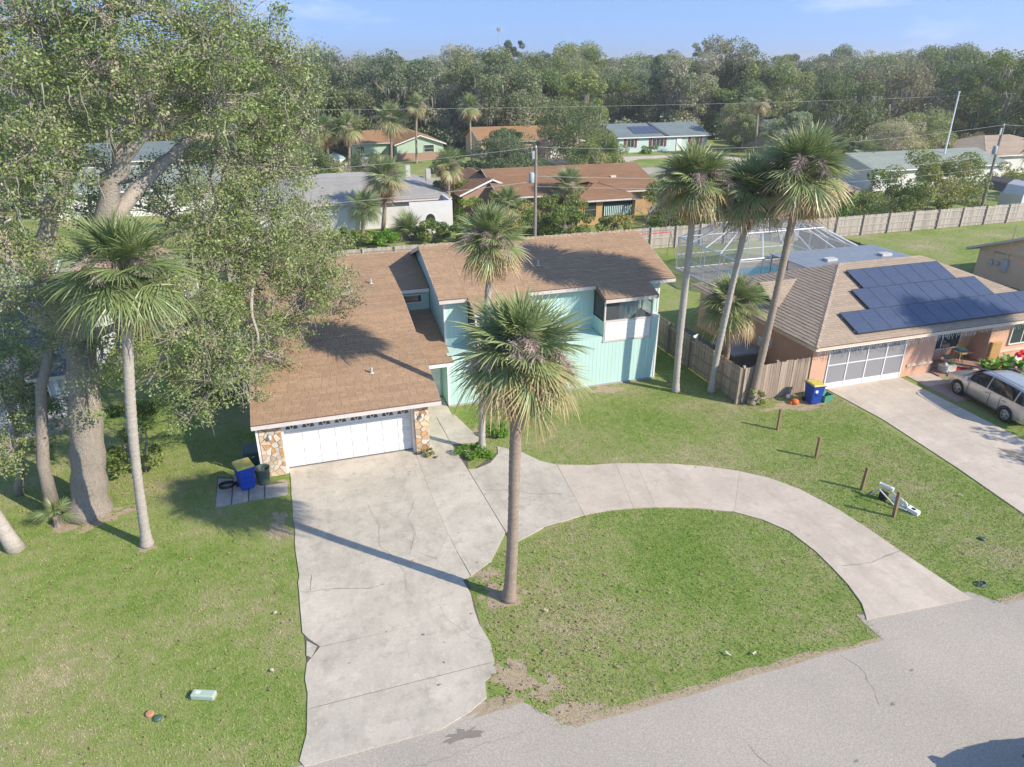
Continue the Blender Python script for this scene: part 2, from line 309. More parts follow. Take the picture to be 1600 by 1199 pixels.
# ------------------------------------------------------------------ mesh and object helpers
ORG = {}
def link(o, parent=None, kind=None):
    COL.objects.link(o)
    if parent is not None: o.parent = parent; ORG[o.name] = ORG[parent.name]
    if kind: o['kind'] = kind
    return o
def tag(o, label, cat, group=None):
    o['label'] = label; o['category'] = cat
    if group: o['group'] = group
    return o
def thing(name, label, cat, loc=(0, 0, 0), group=None, rz=0.0):
    o = bpy.data.objects.new(name, None); COL.objects.link(o); o.empty_display_size = 0.2
    o.location = loc; o.rotation_euler = (0, 0, rz); ORG[o.name] = Vector(loc)
    return tag(o, label, cat, group)
def np_mesh(name, V, F, mat, tints=None, smooth=False):
    V = np.asarray(V, dtype=np.float32); F = np.asarray(F, dtype=np.int32)
    me = bpy.data.meshes.new(name)
    n, k = F.shape
    me.vertices.add(len(V)); me.vertices.foreach_set('co', V.ravel())
    me.loops.add(n * k); me.loops.foreach_set('vertex_index', F.ravel())
    me.polygons.add(n); me.polygons.foreach_set('loop_start', np.arange(0, n * k, k, dtype=np.int32))
    if smooth: me.polygons.foreach_set('use_smooth', np.ones(n, dtype=bool))
    if tints is not None:
        a = me.attributes.new('tint', 'FLOAT', 'FACE'); a.data.foreach_set('value', np.asarray(tints, dtype=np.float32))
    me.update(calc_edges=True); me.materials.append(mat)
    return me

class MB:
    """collects faces; build() links them as one mesh object"""
    def __init__(s): s.v = []; s.f = []; s.t = []
    def face(s, pts, t=0.5):
        n = len(s.v); s.v += [tuple(p) for p in pts]; s.f.append(tuple(range(n, n + len(pts)))); s.t.append(t)
        return s
    def box(s, x0, x1, y0, y1, z0, z1, t=0.5):
        n = len(s.v)
        s.v += [(x0, y0, z0), (x1, y0, z0), (x1, y1, z0), (x0, y1, z0), (x0, y0, z1), (x1, y0, z1), (x1, y1, z1), (x0, y1, z1)]
        for q in ((0, 3, 2, 1), (4, 5, 6, 7), (0, 1, 5, 4), (1, 2, 6, 5), (2, 3, 7, 6), (3, 0, 4, 7)):
            s.f.append(tuple(n + i for i in q)); s.t.append(t)
        return s
    def prism(s, poly, z0, z1, t=0.5):
        """plan polygon (counter-clockwise) extruded upwards"""
        n = len(s.v); k = len(poly)
        s.v += [(p[0], p[1], z0) for p in poly] + [(p[0], p[1], z1) for p in poly]
        s.f.append(tuple(n + i for i in reversed(range(k)))); s.f.append(tuple(n + k + i for i in range(k))); s.t += [t, t]
        for i in range(k):
            j = (i + 1) % k; s.f.append((n + i, n + j, n + k + j, n + k + i)); s.t.append(t)
        return s
    def slab(s, pts, thick, t=0.5):
        """any planar polygon thickened against its normal"""
        P = [Vector(p) for p in pts]; nrm = (P[1] - P[0]).cross(P[2] - P[0]).normalized() * thick
        n = len(s.v); k = len(P)
        s.v += [tuple(p - nrm) for p in P] + [tuple(p) for p in P]
        s.f.append(tuple(n + i for i in reversed(range(k)))); s.f.append(tuple(n + k + i for i in range(k))); s.t += [t, t]
        for i in range(k):
            j = (i + 1) % k; s.f.append((n + i, n + j, n + k + j, n + k + i)); s.t.append(t)
        return s
    def tube(s, pts, rad, seg=8, cap=True, t=0.5):
        P = [Vector(p) for p in pts]
        if isinstance(rad, (int, float)): rad = [rad] * len(P)
        n0 = len(s.v); ref = None
        for i, p in enumerate(P):
            d = (P[min(i + 1, len(P) - 1)] - P[max(i - 1, 0)])
            d = d.normalized() if d.length > 1e-9 else Vector((0, 0, 1))
            if ref is None: ref = Vector((1, 0, 0)) if abs(d.x) < 0.8 else Vector((0, 1, 0))
            u = (ref - d * ref.dot(d)).normalized(); ref = u; w = d.cross(u)
            for k in range(seg):
                a = 2 * math.pi * k / seg; s.v.append(tuple(p + (u * math.cos(a) + w * math.sin(a)) * rad[i]))
        for i in range(len(P) - 1):
            for k in range(seg):
                a = n0 + i * seg + k; b = n0 + i * seg + (k + 1) % seg
                s.f.append((a, b, b + seg, a + seg)); s.t.append(t)
        if cap:
            s.f.append(tuple(n0 + k for k in reversed(range(seg)))); s.t.append(t)
            e = n0 + (len(P) - 1) * seg; s.f.append(tuple(e + k for k in range(seg))); s.t.append(t)
        return s
    def lathe(s, prof, c=(0, 0, 0), seg=20, t=0.5):
        """profile of (r, z) turned about the vertical through c"""
        n0 = len(s.v)
        for r, z in prof:
            for k in range(seg):
                a = 2 * math.pi * k / seg; s.v.append((c[0] + r * math.cos(a), c[1] + r * math.sin(a), c[2] + z))
        for i in range(len(prof) - 1):
            for k in range(seg):
                a = n0 + i * seg + k; b = n0 + i * seg + (k + 1) % seg
                s.f.append((a, b, b + seg, a + seg)); s.t.append(t)
        return s
    def xf(s, mtx, start=0):
        for i in range(start, len(s.v)): s.v[i] = tuple(mtx @ Vector(s.v[i]))
        return s
    def mesh(s, name, mat, smooth=False, org=(0, 0, 0), tints=False):
        me = bpy.data.meshes.new(name)
        me.from_pydata([(v[0] - org[0], v[1] - org[1], v[2] - org[2]) for v in s.v], [], s.f)
        if tints:
            a = me.attributes.new('tint', 'FLOAT', 'FACE'); a.data.foreach_set('value', s.t)
        if smooth: me.polygons.foreach_set('use_smooth', [True] * len(s.f))
        me.materials.append(mat); me.update(); return me
    def build(s, name, mat, parent=None, kind=None, smooth=False, tints=False, local=False):
        org = (0, 0, 0) if (parent is None or local) else ORG[parent.name]
        o = bpy.data.objects.new(name, s.mesh(name, mat, smooth, org, tints))
        if parent is None: ORG[o.name] = Vector((0, 0, 0))
        return link(o, parent, kind)
def own_origin(o, loc):
    """put a one-mesh thing's origin at its base"""
    o.data.transform(Matrix.Translation(-Vector(loc))); o.location = loc; return o
def piece(name, me, loc, parent, rot=(0, 0, 0), scale=(1, 1, 1), local=False):
    o = bpy.data.objects.new(name, me)
    link(o, parent)
    o.location = Vector(loc) - (Vector((0, 0, 0)) if (local or parent is None) else ORG[parent.name])
    o.rotation_euler = rot; o.scale = scale; return o
def boxmesh(name, w, d, h, mat, bevel=0.0):
    """unit piece, origin at the centre of its bottom"""
    bm = bmesh.new(); bmesh.ops.create_cube(bm, size=1)
    for v in bm.verts: v.co = Vector((v.co.x * w, v.co.y * d, (v.co.z + 0.5) * h))
    if bevel: bmesh.ops.bevel(bm, geom=bm.edges[:], offset=bevel, segments=1, affect='EDGES')
    me = bpy.data.meshes.new(name); bm.to_mesh(me); bm.free(); me.materials.append(mat); return me
def copy_tree(o, parent=None):
    c = o.copy(); COL.objects.link(c)
    if parent is not None: c.parent = parent
    for ch in list(o.children): copy_tree(ch, c)
    return c
def lerp(a, b, t): return a + (b - a) * t
def struct(o): o['kind'] = 'structure'; return o

# ------------------------------------------------------------------ ground, road, drives
struct(MB().face([(-900, -200, 0), (2200, -200, 0), (2200, 2600, 0), (-900, 2600, 0)]).build('ground', M['lawn']))

def wobble_strip(y_far, y_near, x0, x1, step, amp, z, seed):
    r = random.Random(seed); far = []
    x = x0; v = 0.0
    while x <= x1:
        v = 0.72 * v + r.uniform(-amp, amp); far.append((x, y_far + v)); x += step
    return far
far_edge = wobble_strip(11.02, 0, -60, 120, 0.45, 0.035, 0.004, 3)
rd = MB()
for i in range(len(far_edge) - 1):
    (xa, ya), (xb, yb) = far_edge[i], far_edge[i + 1]
    rd.face([(xa, 3.6, 0.008), (xb, 3.6, 0.008), (xb, yb, 0.008), (xa, ya, 0.008)])
struct(rd.build('road', M['asphalt']))
# dusty tan edge of the verge, an irregular strip beside the asphalt
ve = MB(); r_ = random.Random(5); w_prev = 0.3
for i in range(len(far_edge) - 1):
    (xa, ya), (xb, yb) = far_edge[i], far_edge[i + 1]
    w_n = max(0.03, min(0.26, w_prev + r_.uniform(-0.12, 0.12)))
    if -1.3 < xa < 4.5 or 14.5 < xa < 18.4: w_prev = w_n; continue
    ve.face([(xa, ya - 0.02, 0.004), (xb, yb - 0.02, 0.004), (xb, yb + w_n, 0.004), (xa, ya + w_prev, 0.004)]); w_prev = w_n
struct(ve.build('verge_soil', M['soil']))

def blob_poly(cx, cy, rx, ry, n, seed, jag=0.25):
    r = random.Random(seed); out = []
    for k in range(n):
        a = 2 * math.pi * k / n; q = 1 + r.uniform(-jag, jag); out.append((cx + rx * q * math.cos(a), cy + ry * q * math.sin(a)))
    return out
def rough(poly, step=.25, amp=.05, seed=1):
    r = random.Random(seed); out = []
    for i in range(len(poly)):
        a, b = poly[i], poly[(i + 1) % len(poly)]; n = max(1, int(math.dist(a, b) / step))
        for k in range(n): t = k / n; out.append((lerp(a[0], b[0], t) + r.uniform(-amp, amp), lerp(a[1], b[1], t) + r.uniform(-amp, amp)))
    return out
def sheet(name, poly, z, mat):
    o = MB().face([(x, y, z) for x, y in poly]).build(name, mat); return struct(o)

PAVED = []
SOIL = [(4.9, 15.9, 0.75, 0.6), (4.6, 17.0, 0.5, 0.35), (-1.35, 21.7, 0.35, 0.9), (-7.6, 24.1, 1.3, 0.7), (4.15, 12.9, 0.55, 0.6), (4.9, 12.4, 0.4, 0.4), (21.6, 24.0, 1.7, 0.5), (9.6, 28.2, 1.9, 0.4), (14.2, 28.3, 1.0, 0.45), (-1.4, 24.4, 0.45, 0.25), (-5.5, 21.8, 0.3, 0.25), (6.9, 25.9, 0.45, 0.6), (5.2, 11.45, 0.9, 0.25)]
def soil_patch(cx, cy, rx, ry, seed):
    r = random.Random(seed); m = MB()
    for k in range(16):
        a, q = r.uniform(0, 6.28), r.random() ** .6; s_ = r.uniform(.16, .42) * (1.2 - q * .7)
        m.face([(x, y, .0045 + k * .0003) for x, y in rough(blob_poly(cx + rx * q * math.cos(a), cy + ry * q * math.sin(a), rx * s_ + .05, ry * s_ + .05, 12, seed + k, .4), .12, .03, k)])
    return struct(m.build('bare_soil', M['soil']))
for i, (cx, cy, rx, ry) in enumerate(SOIL): soil_patch(cx, cy, rx, ry, 40 + i * 31)
sheet('asphalt_apron', rough([(-1.5, 10.9), (5.2, 10.9), (4.7, 11.5), (4.2, 12.1), (3.3, 12.45), (2.6, 12.2), (2.1, 12.0), (-1.2, 12.0)]), 0.010, M['asphalt'])
sheet('asphalt_apron', rough([(14.3, 10.85), (18.9, 10.85), (18.2, 11.8), (14.3, 12.0)], seed=2), 0.010, M['asphalt'])
PAVED += [[(-1.3, 11.0), (4.7, 11.0), (4.3, 12.1), (-1.3, 12.1)], [(14.4, 10.9), (18.6, 10.9), (18.25, 11.75), (14.5, 11.9)]]
sheet('damp_patch', blob_poly(2.55, 11.62, 0.45, 0.16, 22, 9, 0.5), 0.014, M['damp'])
sheet('damp_patch', blob_poly(3.5, 12.2, 0.7, 0.2, 22, 10, 0.45), 0.0145, M['soil'])
for i, (x, y, a, b) in enumerate([(6.95, 9.25, 0.10, 0.05), (7.1, 8.9, 0.15, 0.05), (12.9, 9.2, 0.07, 0.04), (14.2, 9.9, 0.07, 0.04), (10.9, 8.2, 0.06, 0.04)]):
    sheet('tar_spot', blob_poly(x, y, a, b, 10, 70 + i, 0.4), 0.012, M['damp'])

def road_crack(pts, w, seed):
    r = random.Random(seed); m = MB(); P = []
    for a, b in zip(pts[:-1], pts[1:]):
        n = max(2, int(math.dist(a, b) / .2))
        for k in range(n): P.append((lerp(a[0], b[0], k / n) + r.uniform(-.05, .05), lerp(a[1], b[1], k / n) + r.uniform(-.05, .05)))
    P.append(pts[-1])
    for a, b in zip(P[:-1], P[1:]):
        d = Vector((b[0] - a[0], b[1] - a[1])); q = Vector((-d.y, d.x)).normalized() * w * r.uniform(.3, 1.1)
        m.face([(a[0] - q.x, a[1] - q.y, .0155), (b[0] - q.x, b[1] - q.y, .0155), (b[0] + q.x, b[1] + q.y, .0155), (a[0] + q.x, a[1] + q.y, .0155)])
    return struct(m.build('road_crack', M['damp']))
road_crack([(8.2, 7.2), (9.0, 8.4), (8.8, 9.5)], .005, 2); road_crack([(12.6, 9.3), (13.0, 10.2), (12.8, 10.9)], .005, 3); road_crack([(-1, 11.3), (1.5, 11.15), (4.2, 11.3)], .006, 4)
# concrete drive: every slab is a piece of its own, joints recessed
def inset(poly, d):
    n = len(poly); area = sum(poly[i][0] * poly[(i + 1) % n][1] - poly[(i + 1) % n][0] * poly[i][1] for i in range(n))
    if area < 0: poly = poly[::-1]
    out = []
    for i in range(n):
        p0, p1, p2 = Vector(poly[i - 1]), Vector(poly[i]), Vector(poly[(i + 1) % n])
        e1 = (p1 - p0); e2 = (p2 - p1)
        if e1.length < 1e-6 or e2.length < 1e-6: out.append(tuple(p1)); continue
        e1.normalize(); e2.normalize(); n1 = Vector((-e1.y, e1.x)); n2 = Vector((-e2.y, e2.x)); b = n1 + n2
        k = d / max(0.35, (1 + n1.dot(n2)))
        out.append(tuple(p1 + b * k))
    return out
def slab(parent, poly, mat, top=0.034, gap=0.003):
    return MB().prism(inset(list(poly), gap), 0.0, top + random.uniform(-0.003, 0.003)).build('slab', mat, parent)
def bed(parent, poly):
    PAVED.append(poly)
    return MB().prism(poly if sum(poly[i][0] * poly[(i + 1) % len(poly)][1] - poly[(i + 1) % len(poly)][0] * poly[i][1] for i in range(len(poly))) > 0 else poly[::-1], 0.0, 0.02).build('joint_bed', M['joint'], parent)

drive = MB().prism([(-0.8, 12.8), (3.8, 13.3), (4.08, 16.9), (4.04, 25.4), (-0.86, 25.4)], 0.0, 0.02).build('driveway', M['joint']); struct(drive)
PAVED.append([(-0.95, 11.6), (3.2, 12.1), (3.85, 13.3), (4.0, 14.3), (4.1, 17), (4.1, 25.4), (-0.95, 25.4)])
def jag_left(y0, y1, seed):
    r = random.Random(seed); pts = []; y = y1
    while y > y0 + 0.2: pts.append((-0.88 + r.uniform(-0.018, 0.018), y)); y -= 0.55
    return pts
S = [
 [(4.02, 25.42)] + [(-0.92, 25.42)] + jag_left(21.95, 25.2, 1) + [(-0.9, 21.95), (4.0, 21.85)],
 [(4.0, 21.85), (-0.9, 21.95)] + jag_left(18.68, 21.6, 2) + [(-0.84, 18.68), (2.9, 18.68), (3.37, 18.2), (4.03, 19.38)],
 [(2.9, 18.68), (-0.84, 18.68)] + jag_left(15.5, 18.4, 3) + [(-0.72, 15.9), (-0.45, 15.52), (3.05, 15.48), (3.0, 16.1), (3.3, 16.75), (3.92, 16.96), (3.6, 17.5), (3.36, 18.18)],
 [(-0.45, 15.5), (-0.82, 15.02)] + [(-0.9, 14.5), (-0.86, 14.0), (-0.9, 13.52), (3.92, 13.55), (4.0, 14.25), (3.57, 14.57), (3.3, 15.1), (3.05, 15.48)],
 [(3.9, 13.53), (-0.9, 13.5), (-0.95, 12.8), (-1.15, 12.1), (-1.05, 11.92), (2.1, 11.93), (2.9, 12.2), (3.4, 12.5), (3.5, 13.0), (3.85, 13.2)],
 [(4.03, 19.38), (3.37, 18.2), (3.36, 18.18), (3.6, 17.5), (3.92, 16.96), (4.2, 17.05), (4.1, 18.2)],
 [(3.05, 15.48), (3.3, 15.1), (3.57, 14.57), (4.0, 14.25), (3.9, 15.0), (3.92, 15.6), (4.0, 16.3), (3.92, 16.96), (3.3, 16.75), (3.0, 16.1)],
 [(-0.52, 15.55), (-0.78, 15.85), (-0.82, 15.3), (-0.7, 15.18)],
]
for i, p in enumerate(S): slab(drive, p, M['concrete'])
walk = MB().prism([(4.2, 17.3), (5.85, 18.8), (5.7, 23), (6.3, 25.5), (6.1, 28), (4.7, 29.8), (4.68, 24.9), (4.05, 24.8), (4.1, 19)], 0.0, 0.02).build('front_walk', M['joint']); struct(walk)
PAVED.append([(4.05, 16.9), (5.9, 18.3), (5.8, 23.1), (7.0, 28.8), (4.6, 29.5), (4.0, 25)])
for p in [
 [(4.01, 23.2), (5.72, 23.15), (5.9, 18.86), (5.0, 17.55), (4.22, 17.08), (4.11, 18.2), (4.03, 19.4), (4.0, 21.85)],
 [(4.02, 24.95), (4.01, 23.21), (5.72, 23.16), (5.58, 25.6), (4.66, 25.6), (4.66, 24.95)],
 [(4.66, 25.62), (5.58, 25.62), (5.52, 27.9), (4.66, 27.9)],
 [(4.66, 27.92), (5.52, 27.92), (6.25, 28.0), (6.28, 29.9), (4.66, 29.9)],
 [(5.54, 27.9), (5.6, 25.3), (6.9, 25.15), (6.35, 28.0)],
]: slab(walk, p, M['concrete'])
circ = MB().prism([(5.9, 18.5), (8.9, 19.0), (9.14, 22.3), (8.2, 23.4), (7.3, 24.2), (5.76, 23.0)], 0.0, 0.02).build('circular_drive', M['joint']); struct(circ)
outer = [(8.25, 23.71), (8.62, 22.95), (9.16, 22.46), (10.34, 22.03), (11.41, 21.83), (12.19, 21.57), (13.51, 21.1), (14.63, 20.55), (15.72, 19.8), (16.5, 19.05), (17.12, 18.0), (17.55, 16.45), (17.72, 15.14), (17.83, 13.6), (17.94, 12.49), (18.05, 11.5)]
inner = [(5.9, 18.1), (7.24, 18.73), (8.83, 18.97), (9.74, 18.96), (10.67, 18.82), (11.43, 18.62), (12.73, 18.15), (13.94, 17.5), (14.6, 16.8), (15.06, 15.95), (15.17, 14.8), (15.11, 13.95), (15.01, 13.13), (14.8, 12.33), (14.45, 11.75)]
slab(circ, [(5.92, 18.88), (5.95, 18.2), (6.6, 18.45), (7.24, 18.73), (8.82, 18.97), (8.94, 20.16), (5.84, 20.55)], M['concrete'])
slab(circ, [(5.84, 20.56), (8.94, 20.17), (9.15, 22.45), (8.62, 22.95), (8.2, 23.75), (7.35, 24.6), (7.2, 24.0), (6.7, 23.4), (6.1, 23.15), (5.74, 23.2)], M['concrete'])
def ring(oi, ii, mat): slab(circ, [outer[k] for k in oi] + [inner[k] for k in reversed(ii)], mat)
ring([2, 3, 4], [2, 3, 4], M['concrete_warm']); ring([4, 5], [4, 5], M['concrete_warm'])
ring([5, 6, 7, 8], [5, 6, 7], M['concrete_warm']); ring([8, 9, 10, 11], [7, 8, 9], M['concrete_warm'])
ring([11, 12, 13], [9, 10, 11], M['concrete_warm']); ring([13, 14, 15], [11, 12, 13, 14], M['concrete_warm'])
for oi, ii in (([2, 3, 4, 5, 6, 7, 8], [2, 3, 4, 5, 6, 7]), ([8, 9, 10, 11, 12, 13, 14, 15], [7, 8, 9, 10, 11, 12, 13, 14])):
    poly = [outer[k] for k in oi] + [inner[k] for k in reversed(ii)]
    MB().prism(inset(poly, 0.05), 0.0, 0.02).build('joint_bed', M['joint'], circ); PAVED.append(poly)
PAVED.append([(5.9, 18.1), (8.83, 18.97), (9.16, 22.46), (8.2, 23.8), (7.35, 24.6), (6.4, 23.2), (5.7, 23.2)])
# cracks that wander over the slabs
def crack(parent, pts, w=0.007, z=0.0405):
    m = MB(); P = []
    for a, b in zip(pts[:-1], pts[1:]):
        n = max(2, int(math.dist(a, b) / 0.12))
        for k in range(n): t = k / n; P.append((lerp(a[0], b[0], t) + random.uniform(-.025, .025), lerp(a[1], b[1], t) + random.uniform(-.025, .025)))
    P.append(pts[-1])
    for a, b in zip(P[:-1], P[1:]):
        d = Vector((b[0] - a[0], b[1] - a[1])); q = Vector((-d.y, d.x)).normalized() * w * random.uniform(0.5, 1.2)
        m.face([(a[0] - q.x, a[1] - q.y, z), (b[0] - q.x, b[1] - q.y, z), (b[0] + q.x, b[1] + q.y, z), (a[0] + q.x, a[1] + q.y, z)])
    return m.build('crack', M['joint'], parent)
crack(drive, [(-0.8, 17.9), (0.2, 17.75), (1.1, 17.45), (1.6, 17.5)]); crack(drive, [(-0.45, 18.62), (-0.55, 17.9)])
crack(drive, [(1.7, 21.8), (1.9, 20.6), (1.75, 19.4), (2.1, 18.7)], 0.0035); crack(drive, [(3.4, 21.8), (2.9, 20.7), (3.0, 19.8), (2.6, 18.7)], 0.0035)
crack(drive, [(2.1, 18.6), (2.3, 17.8), (2.2, 17.1)], 0.003)
crack(circ, [(5.9, 21.6), (6.8, 21.3), (7.6, 20.75), (8.65, 20.45)], 0.006); crack(circ, [(15.5, 13.9), (16.4, 13.75), (17.8, 13.95)], 0.009, 0.0405)
crack(walk, [(4.7, 26.6), (5.5, 26.9)], 0.003)

pad = MB().prism([(-3.5, 23.5), (-1.0, 23.55), (-1.0, 24.4), (-3.55, 25.7)], 0.0, 0.015).build('side_pad', M['joint']); struct(pad)
PAVED.append([(-3.6, 23.4), (-0.95, 23.4), (-0.95, 25.0), (-3.6, 25.9)])
for x0, x1 in ((-3.5, -2.98), (-2.94, -2.4), (-2.36, -1.84)):
    slab(pad, [(x0, 23.45 + random.uniform(0, .1)), (x1, 23.45 + random.uniform(0, .1)), (x1, 25.3), (x0, 25.5)], M['concrete_old'], 0.032)
slab(pad, [(-1.8, 23.5), (-1.0, 23.55), (-1.0, 24.4), (-1.8, 24.4)], M['concrete_old'], 0.032)

# neighbour's drive and walk
nd = MB().prism([(24.4, 12), (28.4, 12), (28.5, 25.0), (24.5, 25.0)], 0.0, 0.02).build('neighbour_driveway', M['joint']); struct(nd)
PAVED.append([(23.4, 10.9), (28.6, 10.9), (28.75, 25.1), (24.2, 25.1)])
for p in [[(24.2, 25.1), (28.72, 25.08), (28.65, 21.6), (24.35, 21.6)], [(24.35, 21.58), (28.65, 21.58), (28.55, 17.4), (24.0, 17.6)], [(24.0, 17.58), (28.55, 17.38), (28.5, 14.3), (23.55, 14.3)], [(23.55, 14.28), (28.5, 14.28), (28.9, 11.2), (23.2, 11.2)]]:
    slab(nd, p, M['concrete_warm'])
sheet('damp_patch', blob_poly(27.0, 17.2, 0.22, 0.8, 16, 19, 0.2), 0.0425, M['soil'])
nw = MB().prism([(29.2, 22.3), (30.5, 22.3), (30.5, 25.0), (29.2, 25.0)], 0.0, 0.02).build('neighbour_walk', M['joint']); struct(nw)
slab(nw, [(29.1, 23.75), (30.55, 23.75), (30.6, 25.1), (29.15, 25.1)], M['concrete_warm']); slab(nw, [(29.0, 22.0), (30.4, 22.0), (30.55, 23.73), (29.1, 23.73)], M['mauve'], 0.034)
PAVED.append([(29.0, 22.0), (30.5, 22.0), (30.6, 25.2), (29.1, 25.2)])

# far street and drives
struct(MB().face([(-300, 92.5, 0.01), (400, 92.5, 0.01), (400, 99, 0.01), (-300, 99, 0.01)]).build('back_street', M['asphalt']))
for poly in ([(48, 99), (51, 99), (52.5, 105), (57, 108.5), (64, 108.5), (70, 105), (72, 99), (75, 99), (73, 106.5), (66, 112.2), (56, 112.2), (50, 107.5)], [(41, 99), (46, 99), (47.5, 116), (42.5, 116)], [(9, 99), (15, 99), (15.5, 118), (9.5, 118)], [(84, 99), (89, 99), (90, 114), (85, 114)]):
    struct(MB().face([(x, y, 0.012) for x, y in poly]).build('far_driveway', M['concrete_warm']))
sheet('flower_bed', blob_poly(8, 63.5, 6.5, 1.6, 24, 77, 0.12), 0.005, M['joint'])
sheet('dark_patio_floor', [(19.9, 30.2), (22.3, 30.2), (22.3, 35.5), (19.9, 35.5)], 0.02, M['patio'])
sheet('patio_floor', [(28.4, 39), (39.2, 39), (39.2, 47), (28.4, 47)], 0.02, M['concrete_old'])

def in_poly(px, py, poly):
    c = np.zeros(px.shape, bool); n = len(poly)
    for i in range(n):
        x1, y1 = poly[i]; x2, y2 = poly[i - 1]
        hit = ((y1 > py) != (y2 > py)) & (px < (x2 - x1) * (py - y1) / (y2 - y1 + 1e-12) + x1)
        c ^= hit
    return c
HOUSE_FOOT = [[(-1.8, 25), (4.6, 25), (4.6, 28.9), (17, 28.9), (17.5, 38), (-1.8, 38)], [(23, 25), (39, 25), (39, 35.5), (23, 35.5)], [(-22, 32), (-9.5, 32), (-9.5, 44), (-22, 44)]]
def grass_field(x0, x1, y0, y1, dens, lo, hi, seed):
    g = np.random.default_rng(seed); n = int((x1 - x0) * (y1 - y0) * dens)
    x = g.uniform(x0, x1, n); y = g.uniform(y0, y1, n)
    edge = np.interp(x, [p[0] for p in far_edge], [p[1] for p in far_edge])
    ok = y > edge + g.exponential(0.14, n)
    for poly in PAVED + HOUSE_FOOT: ok &= ~in_poly(x + g.normal(0, 0.02, n), y + g.normal(0, 0.02, n), poly)
    for cx, cy, rx, ry in SOIL:
        q = ((x - cx) / rx) ** 2 + ((y - cy) / ry) ** 2
        ok &= ~((q < 1.0) & (g.random(n) < 0.6))
    x, y = x[ok], y[ok]; n = len(x)
    # only what the lens can plausibly see
    a = np.arctan2(x, y) - R(18); ok = np.abs(a) < R(52); x, y = x[ok], y[ok]; n = len(x)
    h = g.uniform(lo, hi, n); a = g.uniform(0, 2 * np.pi, n); w = g.uniform(0.006, 0.013, n)
    lx = g.normal(0, 0.55, n) * h; ly = g.normal(0, 0.55, n) * h
    V = np.zeros((n, 3, 3)); V[:, 0] = np.c_[x - w * np.cos(a), y - w * np.sin(a), np.zeros(n)]; V[:, 1] = np.c_[x + w * np.cos(a), y + w * np.sin(a), np.zeros(n)]
    V[:, 2] = np.c_[x + lx, y + ly, h * 0.8]
    return V.reshape(-1, 3), n
gv = [grass_field(-17, 25, 10.9, 20, 620, 0.03, 0.075, 1), grass_field(-17, 25, 20, 29, 420, 0.03, 0.075, 2), grass_field(16.5, 30, 29, 37, 160, 0.04, 0.08, 3), grass_field(28, 38, 12, 22, 200, 0.04, 0.08, 4), grass_field(42, 66, 37, 51, 45, 0.05, 0.12, 5), grass_field(-17, -2, 29, 40, 120, 0.04, 0.09, 6)]
V = np.concatenate([a for a, b in gv]); n = len(V) // 3
o = bpy.data.objects.new('grass', np_mesh('grass', V, np.arange(n * 3).reshape(-1, 3), M['blade'])); link(o, None, 'stuff')
tag(o, 'short patchy green and straw coloured lawn grass around the drives', 'grass')
# fallen leaves
def litter(n, seed):
    g = np.random.default_rng(seed)
    x = np.r_[g.uniform(-16, 24, n // 3), g.normal(-6, 5, n // 3), g.normal(5, 2.2, n - 2 * (n // 3))]; y = np.r_[g.uniform(11.3, 28, n // 3), g.normal(23, 4, n // 3), g.normal(14.5, 2.2, n - 2 * (n // 3))]
    keep = (y > 11.3) & (y < 27.5)
    for poly in PAVED + HOUSE_FOOT: keep &= ~(in_poly(x, y, poly) & (g.random(len(x)) < 0.96))
    x, y = x[keep], y[keep]; n = len(x); a = g.uniform(0, 6.28, n); s = g.uniform(0.03, 0.065, n)
    z = 0.048 + g.uniform(0, 0.01, n); dx, dy = np.cos(a) * s, np.sin(a) * s
    V = np.stack([np.c_[x - dx, y - dy, z], np.c_[x + dy * .45, y - dx * .45, z + g.uniform(0, .03, n)], np.c_[x + dx, y + dy, z], np.c_[x - dy * .45, y + dx * .45, z + g.uniform(0, .03, n)]], 1).reshape(-1, 3)
    return V, np.arange(n * 4).reshape(-1, 4)
V, F = litter(2600, 8); o = bpy.data.objects.new('fallen_leaves', np_mesh('fallen_leaves', V, F, M['litter'])); link(o, None, 'stuff')
tag(o, 'dry brown leaves scattered over the front lawns', 'leaves')

